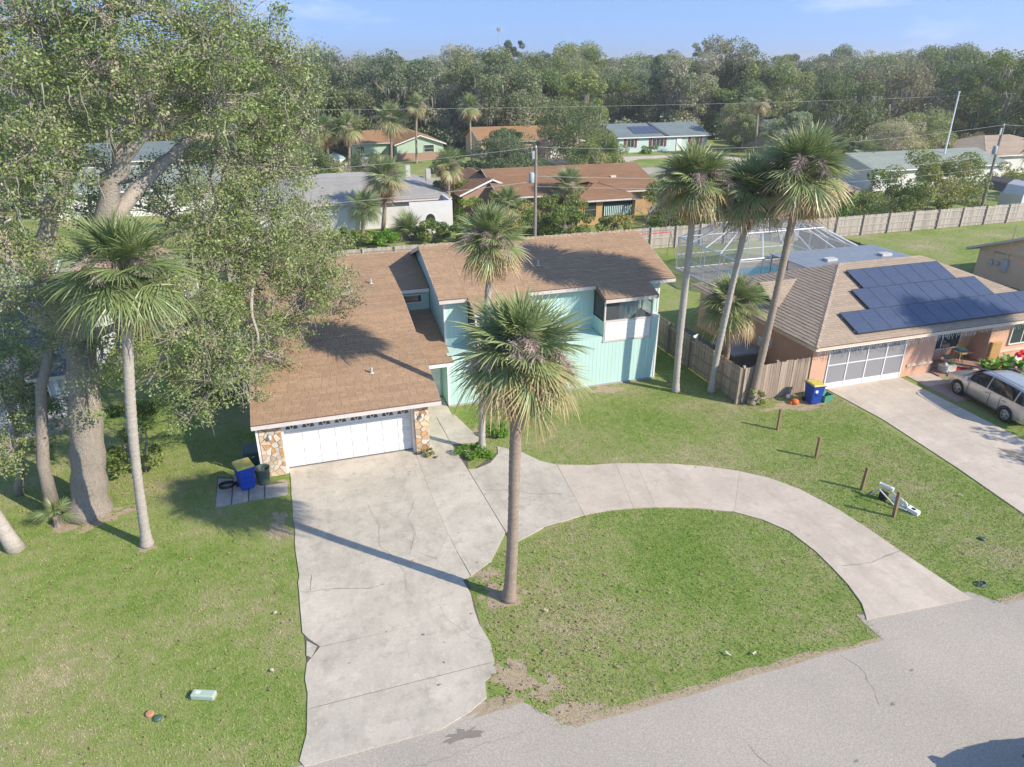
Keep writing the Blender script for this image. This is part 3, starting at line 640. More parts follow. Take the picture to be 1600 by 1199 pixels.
# ------------------------------------------------------------------ building helpers
def slope(parent, A, B, C, D, mat, exp=0.15, tab=0.32, thick=0.09, rake=True, deckmat=None, name='roof', fascia=True, seed=0):
    """one roof plane: deck, shingle tabs in courses, drip edge and fascia at the eave A-B; D-C is the top edge"""
    A, B, C, D = map(Vector, (A, B, C, D)); r = random.Random(seed + int(A.x * 7) + int(D.y * 3))
    nrm = (B - A).cross(D - A).normalized()
    if nrm.z < 0: nrm = -nrm
    deck = MB().slab([A, B, C, D] if (C - D).length > 1e-4 else [A, B, C], thick)
    o = deck.build(name, deckmat or mat, parent)
    up = (D - A) - (B - A).normalized() * (D - A).dot((B - A).normalized()); L = up.length; rows = max(2, round(L / exp))
    sh = MB(); ex = (B - A).normalized()
    for i in range(rows):
        t0, t1 = i / rows, min(1.0, (i + 1.12) / rows)
        l0, r0, l1, r1 = A.lerp(D, t0), B.lerp(C, t0), A.lerp(D, t1), B.lerp(C, t1)
        W0 = (r0 - l0).length
        if W0 < 0.05: continue
        s = -r.uniform(0, tab); rowt = r.random()
        while s < W0:
            e = s + tab * r.uniform(0.8, 1.25); a, b = max(0, s), min(W0, e)
            if b - a > 0.02:
                h = 0.022 + r.uniform(-0.004, 0.005); a2 = a + 0.004; b2 = b - 0.004
                w1 = (r1 - l1).length
                def top(u):
                    p = l0 + ex * u + up * ((t1 - t0)); q = (p - l1).dot(ex)
                    return l1 + ex * max(0, min(w1, q))
                tt = .55 * r.random() + .45 * rowt
                sh.face([l0 + ex * a2 + nrm * h, l0 + ex * b2 + nrm * h, top(b2) + nrm * 0.004, top(a2) + nrm * 0.004], tt)
                sh.face([l0 + ex * a2 + nrm * 0.001, l0 + ex * b2 + nrm * 0.001, l0 + ex * b2 + nrm * h, l0 + ex * a2 + nrm * h], tt)
            s = e
    sh.build('shingles', mat, o, 'stuff', tints=True)
    if fascia:
        down = Vector((0, 0, -1)); out = ex.cross(Vector((0, 0, 1))).normalized()
        if out.dot(-up) < 0: out = -out
        f = MB(); p0, p1 = A - nrm * 0.02, B - nrm * 0.02
        n = len(f.v)
        for q in (p0 + out * 0.004, p1 + out * 0.004, p1 + out * 0.024, p0 + out * 0.024):
            f.v.append(tuple(q)); 
        for q in (p0 + out * 0.004, p1 + out * 0.004, p1 + out * 0.024, p0 + out * 0.024):
            f.v.append(tuple(q + down * 0.17))
        for q in ((0, 1, 2, 3), (7, 6, 5, 4), (0, 4, 5, 1), (1, 5, 6, 2), (2, 6, 7, 3), (3, 7, 4, 0)): f.f.append(tuple(n + k for k in q)); f.t.append(.5)
        f.build('fascia', M['fascia'] if fascia is True else M[fascia], o)
        d = MB().slab([A + nrm * 0.006 + out * 0.035, B + nrm * 0.006 + out * 0.035, B + nrm * 0.006 - up.normalized() * -0.05, A + nrm * 0.006 - up.normalized() * -0.05], 0.02)
        d.build('drip_edge', M['drip'], o)
    return o
def ridge_caps(parent, P, Q, mat, w=0.15, step=0.25):
    P, Q = Vector(P), Vector(Q); d = (Q - P).normalized(); side = d.cross(Vector((0, 0, 1))).normalized(); n = max(1, int((Q - P).length / step)); m = MB()
    for i in range(n):
        a = P + d * (i * (Q - P).length / n); b = P + d * ((i + 1.1) * (Q - P).length / n); t = random.random(); h0, h1 = 0.045, 0.032
        for s in (-1, 1):
            m.face([a + Vector((0, 0, h0)), b + Vector((0, 0, h1)), b + side * s * w + Vector((0, 0, h1 - 0.07)), a + side * s * w + Vector((0, 0, h0 - 0.07))], t)
    return m.build('ridge_cap', mat, parent, 'stuff', tints=True)

def siding_x(parent, x0, x1, y, z0, z1, mat, face=-1, board=0.2, name='wall', top=None):
    """wall in the plane y; boards stand proud of grooves; top(x) may slope"""
    m = MB(); n = max(1, round((x1 - x0) / board)); w = (x1 - x0) / n; tf = top or (lambda x: z1); g = 0.0035
    yb, yf = y, y + face * 0.018
    m.face([(x0, y, z0), (x1, y, z0), (x1, y, tf(x1) - .01), (x0, y, tf(x0) - .01)])
    for i in range(n):
        a, b = x0 + i * w + g, x0 + (i + 1) * w - g
        m.face([(a, yf, z0), (b, yf, z0), (b, yf, tf(b)), (a, yf, tf(a))]); m.face([(a, yb, z0), (a, yf, z0), (a, yf, tf(a)), (a, yb, tf(a))]); m.face([(b, yf, z0), (b, yb, z0), (b, yb, tf(b)), (b, yf, tf(b))])
    return m.build(name, mat, parent)
def siding_y(parent, y0, y1, x, z0, z1, mat, face=-1, board=0.2, name='wall', top=None, bot=None):
    m = MB(); n = max(1, round((y1 - y0) / board)); w = (y1 - y0) / n; tf = top or (lambda y: z1); bf = bot or (lambda y: z0); g = 0.0035
    xf = x + face * 0.018
    m.face([(x, y0, bf(y0)), (x, y1, bf(y1)), (x, y1, tf(y1) - .01), (x, y0, tf(y0) - .01)])
    for i in range(n):
        a, b = y0 + i * w + g, y0 + (i + 1) * w - g
        m.face([(xf, a, bf(a)), (xf, b, bf(b)), (xf, b, tf(b)), (xf, a, tf(a))]); m.face([(x, a, bf(a)), (xf, a, bf(a)), (xf, a, tf(a)), (x, a, tf(a))]); m.face([(xf, b, bf(b)), (x, b, bf(b)), (x, b, tf(b)), (xf, b, tf(b))])
    return m.build(name, mat, parent)
def window_x(parent, x0, x1, y, z0, z1, face=-1, cols=2, rows=1, frame='white', pane='glass', name='window', fw=0.05):
    """glazing in a wall that runs along x: each pane a piece, frame proud of the wall"""
    yo = lambda d: y + face * d
    fr = MB()
    def bx(a, b, d0, d1, c, d): fr.box(a, b, min(yo(d0), yo(d1)), max(yo(d0), yo(d1)), c, d)
    bx(x0 - fw, x1 + fw, 0.0, 0.06, z1, z1 + fw); bx(x0 - fw, x1 + fw, 0.0, 0.08, z0 - fw, z0); bx(x0 - fw, x0, 0.0, 0.06, z0, z1); bx(x1, x1 + fw, 0.0, 0.06, z0, z1)
    o = fr.build(name, M[frame], parent); w = (x1 - x0) / cols; h = (z1 - z0) / rows
    for i in range(cols):
        for j in range(rows):
            a, b, c, d = x0 + i * w, x0 + (i + 1) * w, z0 + j * h, z0 + (j + 1) * h
            MB().box(a + .012, b - .012, min(yo(.022), yo(.03)), max(yo(.022), yo(.03)), c + .012, d - .012).build('pane', M[pane], o)
    for i in range(1, cols): MB().box(x0 + i * w - .02, x0 + i * w + .02, min(yo(.021), yo(.05)), max(yo(.021), yo(.05)), z0, z1).build('mullion', M[frame], o)
    for j in range(1, rows): MB().box(x0, x1, min(yo(.021), yo(.047)), max(yo(.021), yo(.047)), z0 + j * h - .015, z0 + j * h + .015).build('mullion', M[frame], o)
    return o
def window_y(parent, y0, y1, x, z0, z1, face=1, cols=2, rows=1, frame='white', pane='glass', name='window', fw=0.05):
    o = window_x(parent, y0, y1, 0, z0, z1, -face, cols, rows, frame, pane, name, fw)
    org = ORG[parent.name]
    for q in [o] + list(o.children):
        me = q.data
        for v in me.vertices:
            wx, wy, wz = v.co.x + org.x, v.co.y + org.y, v.co.z + org.z
            v.co = (x - wy - org.x, wx - org.y, wz - org.z)
    return o
def batten(parent, mat, *boxes, name='trim'):
    m = MB()
    for b in boxes: m.box(*b)
    return m.build(name, mat, parent)

# ------------------------------------------------------------------ the teal house
H1 = thing('teal_house', 'two-storey teal board house with brown shingle roof, white garage door and screened balcony', 'house', (6, 30, 0))
GR = lambda y: 2.42 + 0.25 * (y - 24.7)           # garage roof plane
MR = lambda y: 4.86 + 0.337 * (y - 29.7)          # main roof plane
tealw = M['teal']
# garage wing
siding_y(H1, 25.1, 38.5, -1.75, 0, 0, tealw, -1, top=lambda y: GR(y) - 0.1 if y < 36.8 else GR(36.8) - 0.1 - 0.5 * (y - 36.8))
siding_y(H1, 25.1, 30.2, 4.58, 0, 0, tealw, 1, top=lambda y: min(GR(y) - 0.1, 3.9))
siding_x(H1, -1.75, 6.5, 38.5, 0, 4.3, tealw, 1)
batten(H1, M['white'], (-0.93, 4.0, 25.12, 25.30, 2.14, 2.42), (-0.98, -0.90, 25.12, 25.46, 0, 2.14), (3.99, 4.06, 25.12, 25.46, 0, 2.14), name='door_frame')
gd = MB().box(-0.90, 3.985, 25.44, 25.49, 0.01, 2.135).build('garage_door', M['door_white'], H1)
pm = boxmesh('panel', 0.50, 0.02, 0.36, M['door_white'], 0.009); fr_m = boxmesh('panel_rim', 0.54, 0.01, 0.42, M['door_white'], 0.004)
for c in range(8):
    for rr in range(3):
        piece('panel', pm, (-0.90 + 0.305 + c * 0.611, 25.432, 0.085 + rr * 0.53), gd)
    # fan lights in the top section
    cx, cz = -0.90 + 0.305 + c * 0.611, 1.68
    for k in range(3):
        a0, a1 = R(8 + k * 56), R(8 + k * 56 + 50); f = MB(); pts = [(cx + 0.06 * math.cos((a0 + a1) / 2), 25.425, cz + 0.05 * math.sin((a0 + a1) / 2))]
        for s in range(4):
            a = lerp(a0, a1, s / 3); pts.append((cx + 0.23 * math.cos(a), 25.425, cz + 0.26 * math.sin(a)))
        f.slab(pts, 0.012); f.build('fan_pane', M['glass'], gd)
batten(gd, M['door_white'], *[(-0.9, 3.985, 25.425, 25.445, z - .006, z + .006) for z in (0.53, 1.06, 1.59)], name='section_line')
batten(gd, M['joint'], (-0.9, 3.985, 25.40, 25.47, 0.061, 0.068), name='weather_strip')
# stone piers: each stone its own piece
def stone_pier(x0, x1, y0, y1, z1):
    pier = MB().box(x0 + .02, x1 - .02, y0 + .03, y1, 0, z1).build('stone_pier', M['mortar'], H1)
    r = random.Random(int(x0 * 10)); seeds = []
    while len(seeds) < int((x1 - x0) * z1 * 25):
        p = (r.uniform(x0, x1), r.uniform(0, z1))
        if all(math.hypot((p[0] - q[0]) * .8, p[1] - q[1]) > .125 for q in seeds) or r.random() < .02: seeds.append(p)
    for p in seeds:                                  # split-face stones: cells between their neighbours
        cell = [(x0, .02), (x1, .02), (x1, z1), (x0, z1)]
        for q in seeds:
            if q is p: continue
            mx_, mz_ = (p[0] + q[0]) / 2, (p[1] + q[1]) / 2; dx, dz = q[0] - p[0], q[1] - p[1]; out = []
            for i in range(len(cell)):
                a_, b_ = cell[i], cell[(i + 1) % len(cell)]; fa = (a_[0] - mx_) * dx + (a_[1] - mz_) * dz; fb = (b_[0] - mx_) * dx + (b_[1] - mz_) * dz
                if fa <= 0: out.append(a_)
                if fa * fb < 0: t_ = fa / (fa - fb); out.append((lerp(a_[0], b_[0], t_), lerp(a_[1], b_[1], t_)))
            cell = out
            if len(cell) < 3: break
        if len(cell) < 3: continue
        cx_, cz_ = sum(c[0] for c in cell) / len(cell), sum(c[1] for c in cell) / len(cell); k_ = .90
        yo = y0 - r.uniform(0.0, 0.03); pts = [(cx_ + (c[0] - cx_) * k_, yo, cz_ + (c[1] - cz_) * k_) for c in cell]
        ar = sum(cell[i][0] * cell[(i + 1) % len(cell)][1] - cell[(i + 1) % len(cell)][0] * cell[i][1] for i in range(len(cell)))
        if ar < 0.004: continue
        MB().slab(pts, 0.06).build('stone', M[r.choice(['stone_a', 'stone_a', 'stone_b', 'stone_c', 'stone_a', 'stone_c'])], pier)
    for xs, sg in ((x0, -1), (x1, 1)):
        z = 0.02
        while z < z1 - 0.1:
            h = min(r.uniform(0.16, 0.34), z1 - z); n2 = r.choice((1, 2)); w = (y1 - y0) / n2
            for k in range(n2):
                a, b = y0 + k * w + .012, y0 + (k + 1) * w - .012; xo = xs + sg * r.uniform(0, 0.02)
                pts = [(xo, a, z + .01), (xo, b, z + .015), (xo, b - .02, z + h - .012), (xo, a + .01, z + h - .01)]
                MB().slab(pts if sg > 0 else pts[::-1], 0.05).build('stone', M[r.choice(['stone_a', 'stone_b', 'stone_c'])], pier)
            z += h
    return pier
stone_pier(-1.78, -0.99, 25.0, 25.45, 2.36); stone_pier(4.06, 4.62, 25.0, 25.45, 2.36)
batten(H1, M['white'], (-1.88, -1.80, 24.92, 25.0, 0.03, 2.45), name='downspout')
for x in (-1.4, 4.35):
    l = MB().box(x - .05, x + .05, 24.93, 24.97, 1.72, 1.86).build('wall_lamp', M['steel'], H1); MB().lathe([(0.0, -.16), (.05, -.14), (.07, -.02), (.03, .03), (0, .04)], (x, 24.88, 1.82), 10).build('lamp_glass', M['lamp_clear'], l)
# garage roof (one long plane, then the part that runs on behind the clerestory), back slope
slope(H1, (-1.98, 24.7, GR(24.7)), (5.1, 24.7, GR(24.7)), (5.1, 36.8, GR(36.8)), (-1.98, 36.8, GR(36.8)), M['shingle_brown'], seed=1)
slope(H1, (5.1, 33.0, GR(33.0)), (6.48, 33.0, GR(33.0)), (6.48, 36.8, GR(36.8)), (5.1, 36.8, GR(36.8)), M['shingle_brown'], seed=2, fascia='white')
slope(H1, (6.48, 39.2, GR(36.8) - 1.2), (-2.1, 39.2, GR(36.8) - 1.2), (-2.1, 36.8, GR(36.8)), (6.48, 36.8, GR(36.8)), M['shingle_brown'], seed=3)
ridge_caps(H1, (-2.1, 36.8, GR(36.8)), (6.48, 36.8, GR(36.8)), M['shingle_brown'])
# rake trim along the right edge of the garage roof
tr = MB().slab([(5.105, 24.68, GR(24.68) - .16), (5.105, 36.8, GR(36.8) - .16), (5.105, 36.8, GR(36.8) - .0), (5.105, 24.68, GR(24.68) - .0)], 0.03); tr.build('rake_board', M['fascia'], H1)
tr = MB().slab([(-1.985, 24.68, GR(24.68) - .0), (-1.985, 36.8, GR(36.8) - .0), (-1.985, 36.8, GR(36.8) - .16), (-1.985, 24.68, GR(24.68) - .16)], 0.03); tr.build('rake_board', M['fascia'], H1)
# clerestory wall and window
siding_x(H1, 5.08, 6.5, 33.25, 3.2, GR(33.25) - 0.1, tealw, -1); window_x(H1, 5.15, 6.1, 33.22, 3.78, 4.12, -1, 1, 1, 'white', 'glass')
# entry roof under the garage roof edge
ER = lambda y: 2.42 + 0.19 * (y - 28.35)
slope(H1, (4.62, 28.35, ER(28.35)), (6.5, 28.35, ER(28.35)), (6.5, 33.26, ER(33.26)), (4.62, 33.26, ER(33.26)), M['shingle_brown'], seed=4, fascia='white')
siding_x(H1, 4.6, 6.3, 30.1, 0, 2.6, tealw, -1); window_x(H1, 4.95, 5.3, 30.07, 0.35, 2.2, -1, 1, 2, 'white', 'glass')
fd = MB().box(5.45, 6.2, 30.03, 30.08, 0.06, 2.1).build('front_door', M['white'], H1)
for z in (0.25, 0.85, 1.45): MB().box(5.53, 6.12, 30.015, 30.03, z, z + .45).build('panel', M['door_white'], fd)
MB().lathe([(0, 0), (.03, .01), (.03, .04), (0, .05)], (5.54, 30.0, 1.0), 8).build('knob', M['gold'], fd)
# lower storey: front plane and sides
siding_x(H1, 6.33, 16.85, 28.88, 0.02, 2.56, tealw, -1); siding_y(H1, 28.88, 30.1, 6.33, 0.02, 2.5, tealw, -1); siding_y(H1, 28.88, 30.1, 16.85, 0.02, 3.3, tealw, 1)
batten(H1, M['white'], (16.80, 16.885, 28.84, 28.90, 0, 3.32), (6.30, 6.38, 28.84, 28.9, 0, 2.5), (16.5, 16.89, 28.83, 30.1, 3.30, 3.36), name='corner_trim')
siding_x(H1, 16.5, 16.85, 28.89, 2.5, 3.32, tealw, -1)
batten(H1, M['concrete_old'], (6.30, 16.9, 28.80, 28.92, 0, 0.09), (16.78, 16.92, 28.92, 38, 0, .08), name='footing')
window_x(H1, 7.6, 9.2, 28.86, 0.9, 2.0, -1, 2, 2, 'white', 'glass'); window_x(H1, 10.4, 11.6, 28.86, 0.9, 2.0, -1, 2, 2, 'white', 'glass_warm')
# upper storey
XL, XR = 6.55, 17.45
siding_x(H1, XL, XR, 30.1, 2.4, 0, tealw, -1, top=lambda x: MR(30.1) - 0.1)
siding_y(H1, 30.1, 34.0, XL, 0, 0, tealw, -1, top=lambda y: MR(y) - 0.1, bot=lambda y: 2.3); siding_y(H1, 34.0, 38.0, XL, 0, 0, tealw, -1, top=lambda y: MR(68 - y) - 0.1, bot=lambda y: 3.0)
siding_y(H1, 30.1, 34.0, XR, 0, 0, tealw, 1, top=lambda y: MR(y) - 0.1); siding_y(H1, 34.0, 38.0, XR, 0, 0, tealw, 1, top=lambda y: MR(68 - y) - 0.1)
siding_x(H1, XL, XR, 38.0, 0, 4.8, tealw, 1)
batten(H1, M['white'], (XL - .04, XL + .05, 30.06, 30.14, 2.45, MR(30.1) - .12), (XR - .05, XR + .04, 30.06, 30.14, 0, MR(30.1) - .12), name='corner_trim')
window_y(H1, 31.5, 32.7, XR, 3.4, 4.5, 1, 2, 1); window_y(H1, 31.5, 32.7, XR, 0.9, 2.0, 1, 2, 1)
roofm = M['shingle_brown']; e_ = 29.7
def bay_roof(x0, x1): slope(H1, (x0, 28.6, MR(28.6)), (x1, 28.6, MR(28.6)), (x1, e_, MR(e_)), (x0, e_, MR(e_)), roofm, seed=int(x0))
slope(H1, (6.25, e_, MR(e_)), (7.55, e_, MR(e_)), (7.55, 34, MR(34)), (6.25, 34, MR(34)), roofm, seed=5)
for a, b, f_ in ((7.55, 10.4, False), (10.4, 13.85, True), (13.85, 16.6, False), (16.6, 18.1, True)):
    slope(H1, (a, e_, MR(e_)), (b, e_, MR(e_)), (b, 34, MR(34)), (a, 34, MR(34)), roofm, seed=int(a * 3), fascia=f_)
bay_roof(7.55, 10.4); bay_roof(13.85, 16.6)
slope(H1, (18.1, 38.3, MR(e_)), (6.25, 38.3, MR(e_)), (6.25, 34, MR(34)), (18.1, 34, MR(34)), roofm, seed=9)
ridge_caps(H1, (6.25, 34, MR(34)), (18.1, 34, MR(34)), roofm)
for xs, o_ in ((6.245, -1), (18.105, 1)):
    for ya, yb, f_ in ((e_, 34, MR), (38.3, 34, lambda y: MR(68 - y))):
        pts = [(xs, ya, f_(ya) - .17), (xs, yb, f_(yb) - .17), (xs, yb, f_(yb) + .01), (xs, ya, f_(ya) + .01)]
        MB().slab(pts, 0.03 if (yb > ya) == (o_ > 0) else -0.03).build('rake_board', M['fascia'], H1)
for xs in (7.55, 10.4, 13.85, 16.6):
    MB().slab([(xs + .012, 28.58, MR(28.6) - .16), (xs + .012, e_, MR(e_) - .16), (xs + .012, e_, MR(e_) - .005), (xs + .012, 28.58, MR(28.6) - .005)], 0.03).build('rake_board', M['drip'], H1)
# balconies
def balcony(x0, x1, screened):
    fl = MB().box(x0, x1, 28.9, 30.08, 2.36, 2.46).build('balcony', M['fascia'], H1)
    bm_ = boxmesh('rail_board', x1 - x0 - .06, 0.03, 0.145, M['white'], 0.006)
    for k in range(6): piece('rail_board', bm_, ((x0 + x1) / 2, 28.845, 2.36 + k * .152), fl)
    batten(fl, M['fascia'], (x0 - .02, x1 + .02, 28.81, 28.9, 3.28, 3.35), (x0 - .02, x1 + .02, 28.815, 28.88, 2.28, 2.355), name='rail')
    siding_y(H1, 28.88, 30.1, x0, 2.4, 3.3, tealw, -1); siding_y(H1, 28.88, 30.1, x1, 2.4, 3.3, tealw, 1)
    batten(fl, M['fascia'], (x0, x0 + .07, 28.83, 28.9, 2.36, 4.42), (x1 - .07, x1, 28.83, 28.9, 2.36, 4.42), (x0 + .07, x1 - .07, 28.83, 28.9, 4.35, 4.42), name='post')
    batten(fl, M['black'], (x0 - .01, x0 + .03, 28.92, 30.08, 3.30, 3.35), (x1 - .03, x1 + .01, 28.92, 30.08, 3.30, 3.35), (x0 - .01, x0 + .03, 30.03, 30.08, 3.35, 4.6), (x1 - .03, x1 + .01, 29.9, 29.95, 3.35, 4.6), (x1 - .03, x1 + .01, 28.92, 30.0, 4.0, 4.04), (x1 - .03, x1 + .01, 28.92, 30.0, 4.55, 4.6), name='screen_frame')
    MB().face([(x0 + .07, 28.865, 3.35), (x1 - .07, 28.865, 3.35), (x1 - .07, 28.865, 4.35), (x0 + .07, 28.865, 4.35)]).build('screen', M['screen'], fl)
    MB().face([(x0 + .01, 28.92, 3.35), (x0 + .01, 30.05, 3.35), (x0 + .01, 30.05, 4.6), (x0 + .01, 28.92, 4.38)]).build('screen', M['screen'], fl)
    MB().face([(x1 - .01, 28.92, 3.35), (x1 - .01, 30.05, 3.35), (x1 - .01, 30.05, 4.6), (x1 - .01, 28.92, 4.38)]).build('screen', M['screen'], fl)
    window_x(H1, x0 + .1, x0 + 1.3, 30.08, 2.5, 4.45, -1, 2, 1, 'black', 'glass', 'sliding_door')
balcony(13.95, 16.48, True); balcony(7.65, 10.3, True)
# small ledge roofs over the lower storey between the bays
for a, b in ((6.33, 7.6), (10.35, 13.9)):
    MB().box(a, b, 28.87, 30.09, 2.5, 2.57).build('ledge', M['teal'], H1)
# vents and a fallen branch on the roof
def vent(x, y, z, h=0.28, r=0.045): return MB().lathe([(r * 2.6, 0.02), (r * 1.1, 0.05), (r, 0.06), (r, h), (r * .7, h)], (x, y, z), 10).build('vent_pipe', M['grey'], H1)
vent(2.75, 26.9, GR(26.9)); vent(3.8, 33.8, GR(33.8)); vent(11.6, 31.6, MR(31.6)); vent(11.2, 33.0, MR(33.0))

# ------------------------------------------------------------------ neighbour's pink house
H2 = thing('pink_house', 'pink stucco bungalow with tan hip roof carrying three rows of solar panels', 'house', (31, 30, 0))
NZ = lambda y: 2.5 + 0.4 * (y - 24.6)
pk = M['pink']
nx0, nx1, ny0, ny1 = 22.72, 39.1, 24.6, 35.4; rz_ = NZ(30.0)
A_, B_, C_, D_ = (nx0, ny0, 2.5), (nx1, ny0, 2.5), (nx1, ny1, 2.5), (nx0, ny1, 2.5); RL, RR_ = (28.12, 30, rz_), (33.7, 30, rz_)
tan = M['shingle_tan']
slope(H2, A_, B_, RR_, RL, tan, seed=21, fascia='cream'); slope(H2, B_, C_, RR_, RR_, tan, seed=22, fascia='cream'); slope(H2, C_, D_, RL, RR_, tan, seed=23, fascia='cream'); slope(H2, D_, A_, RL, RL, tan, exp=0.2, seed=24, fascia='cream')
for P_, Q_ in ((A_, RL), (D_, RL), (B_, RR_), (C_, RR_), (RL, RR_)): ridge_caps(H2, P_, Q_, tan)
w = MB(); w.box(23.1, 24.02, 25.12, 25.3, 0, 2.45); w.box(28.66, 30.6, 25.12, 25.3, 0, 2.45); w.box(24.02, 28.66, 25.14, 25.3, 2.15, 2.45); w.box(30.42, 30.6, 25.3, 26.2, 0, 2.4); w.box(30.6, 34.2, 26.2, 26.35, 0, 2.4)
w.box(34.2, 34.38, 25.12, 26.35, 0, 2.4); w.box(34.38, 38.75, 25.12, 25.3, 0, 2.42); w.build('wall', pk, H2)
MB().box(23.1, 23.25, 25.31, 35.0, 0, 2.42).box(38.6, 38.75, 25.31, 35.0, 0, 2.42).box(23.26, 38.59, 34.85, 35.0, 0, 2.42).build('side_wall', pk, H2)
batten(H2, M['cream'], (29.0, 30.62, 25.06, 25.115, 0.55, 0.68), (34.3, 38.8, 25.06, 25.115, 0.55, 0.68), name='wall_band')
# screened garage front
gs = MB(); X0, X1 = 24.05, 28.63
for k in range(5): xx = lerp(X0, X1, k / 4); gs.box(xx - .03, xx + .03, 25.08, 25.13, 0.02, 2.16)
for z in (0.02, 0.26, 1.22, 2.1):
    for k in range(4): gs.box(lerp(X0, X1, k / 4) + .03, lerp(X0, X1, (k + 1) / 4) - .03, 25.085, 25.125, z, z + (.05 if z > .1 else .04))
gdo = gs.build('garage_screen_frame', M['alu'], H2)
for k in range(4):
    a, b = lerp(X0, X1, k / 4) + .03, lerp(X0, X1, (k + 1) / 4) - .03
    MB().box(a, b, 25.10, 25.115, 0.06, 0.26).build('kick_panel', M['alu'], gdo)
    for z0, z1 in ((.31, 1.22), (1.27, 2.1)): MB().box(a, b, 25.105, 25.112, z0, z1).build('screen_pane', M['screen_dense'], gdo)
window_x(H2, 31.0, 33.4, 26.18, 0.75, 2.05, -1, 2, 1, 'white', 'glass'); window_x(H2, 35.6, 37.2, 25.1, 1.0, 2.1, -1, 2, 1, 'white', 'glass')
pf = MB().box(30.62, 36.5, 24.5, 26.18, 0.0, 0.10).build('porch_floor', M['tile'], H2)
# house number
fc = bpy.data.curves.new('house_number', 'FONT'); fc.body = '1718'; fc.size = 0.26; fc.extrude = 0.012; fc.space_character = 1.35
fo = bpy.data.objects.new('house_number', fc); COL.objects.link(fo)
dg = bpy.context.evaluated_depsgraph_get(); nm = bpy.data.meshes.new_from_object(fo.evaluated_get(dg)); bpy.data.objects.remove(fo)
nm.materials.clear(); nm.materials.append(M['gold']); nm.transform(Matrix.Rotation(R(90), 4, 'X')); piece('house_number', nm, (29.0, 25.10, 1.72), H2)
# side wall: window air conditioner, gable vent
ac = MB().box(22.72, 23.12, 28.1, 28.75, 1.15, 1.6).build('window_air_conditioner', M['alu'], H2)
batten(ac, M['grey'], *[(22.70, 22.725, 28.14, 28.71, 1.2 + k * .05, 1.225 + k * .05) for k in range(7)], name='grille')
gv_ = MB(); gv_.slab([(23.9, 29.3, 3.05), (23.9, 30.6, 3.75), (23.9, 32.1, 3.05)][::-1], 0.04); gv_.build('gable_vent', M['dark'], H2)
slope(H2, (23.7, 29.0, 2.99), (23.97, 29.0, 2.99), (26.1, 30.6, 3.87), (23.7, 30.6, 3.87), tan, seed=25, fascia='cream'); slope(H2, (23.97, 32.2, 2.99), (23.7, 32.2, 2.99), (23.7, 30.6, 3.87), (26.1, 30.6, 3.87), tan, seed=26, fascia='cream')
# solar rows: every panel a piece
sol_m = boxmesh('solar_panel', 0.985, 1.5, 0.035, M['solar'], 0.0); sfm = MB()
for a in (-1, 1): sfm.box(a * .5 - .012, a * .5 + .012, -.76, .76, -.003, .042)
for a in (-1, 1): sfm.box(-.5, .5, a * .76 - .012, a * .76 + .012, -.003, .042)
sfmesh = sfm.mesh('panel_frame', M['solar_frame']); ang = math.atan(0.4)
for row, (x0, n, yc) in enumerate(((28.0, 6, 28.56), (27.2, 8, 27.12), (25.35, 12, 25.68))):
    arr = thing('solar_array', ['six dark solar panels in the topmost row on the tan hip roof', 'eight dark solar panels in the middle row on the tan hip roof', 'long row of dark solar panels just above the eave of the tan hip roof'][row], 'solar panels', (x0, yc, NZ(yc) + 0.12), 'solar panel rows')
    for k in range(n):
        p_ = piece('solar_panel', sol_m, (x0 + .505 + k * 1.012, yc, NZ(yc) + 0.12), arr, (ang, 0, 0)); ORG[p_.name] = Vector((0, 0, 0))
        q = bpy.data.objects.new('panel_frame', sfmesh); COL.objects.link(q); q.parent = p_
    rl = MB()
    for dy in (-0.5, 0.5): rl.box(x0 - .03, x0 + n * 1.012 + .03, yc + dy * .9 - .02, yc + dy * .9 + .02, NZ(yc + dy * .9) + .02, NZ(yc + dy * .9) + .11)
    rl.build('mounting_rail', M['steel'], arr)
# icicle lights under the eave
ic = MB(); r = random.Random(4); x = 22.8; pts = []
while x < 38.9:
    n = r.choice((1, 2, 2, 3, 4, 3)); L = .06 + .07 * n; y_ = 24.55
    zz = 2.34; px_ = x
    for k in range(int(L / .045)):
        nx_ = x + r.uniform(-.02, .02); ic.tube([(px_, y_, zz), (nx_, y_, zz - .045)], 0.011, 4, True); px_ = nx_; zz -= .045
    x += r.uniform(.07, .13)
ic.tube([(22.75, 24.55, 2.345), (38.95, 24.55, 2.345)], 0.01, 4)
o = ic.build('icicle_lights', M['bulb']); own_origin(o, (30.8, 24.55, 2.34)); tag(o, 'white icicle light strings hanging along the eave of the pink house', 'string lights')
# flat metal lanai roof and pool cage
lan = thing('patio_cover', 'flat ribbed grey metal patio cover between pool cage and tan hip roof', 'patio cover', (35, 37.4, 0))
rib = boxmesh('roof_panel', 0.38, 4.1, 0.05, M['metal_roof'], 0.012)
for k in range(22): piece('roof_panel', rib, (31.2 + k * .39, 37.35, 2.72), lan)
for x in (31.1, 35.3, 39.6): MB().box(x - .05, x + .05, 39.2, 39.3, 0, 2.72).build('post', M['alu'], lan)
for x in (33.2, 37.6): MB().box(x, x + .8, 36.4, 36.9, 2.775, 2.93).build('roof_vent', M['grey'], lan)
MB().box(31.0, 39.7, 35.3, 35.4, 2.5, 2.7).build('beam', M['alu'], lan)
cage = thing('pool_cage', 'white framed screen pool enclosure with hipped mesh roof', 'pool cage', (33.8, 43.2, 0))
cx0, cx1, cy0, cy1 = 28.5, 39.0, 39.5, 46.9; tx0, tx1, ty0, ty1, ez, tz = 30.4, 36.7, 41.3, 45.0, 2.45, 3.75
def beam(p, q, r=.045, name='beam'): MB().tube([p, q], r, 4).build(name, M['alu'], cage)
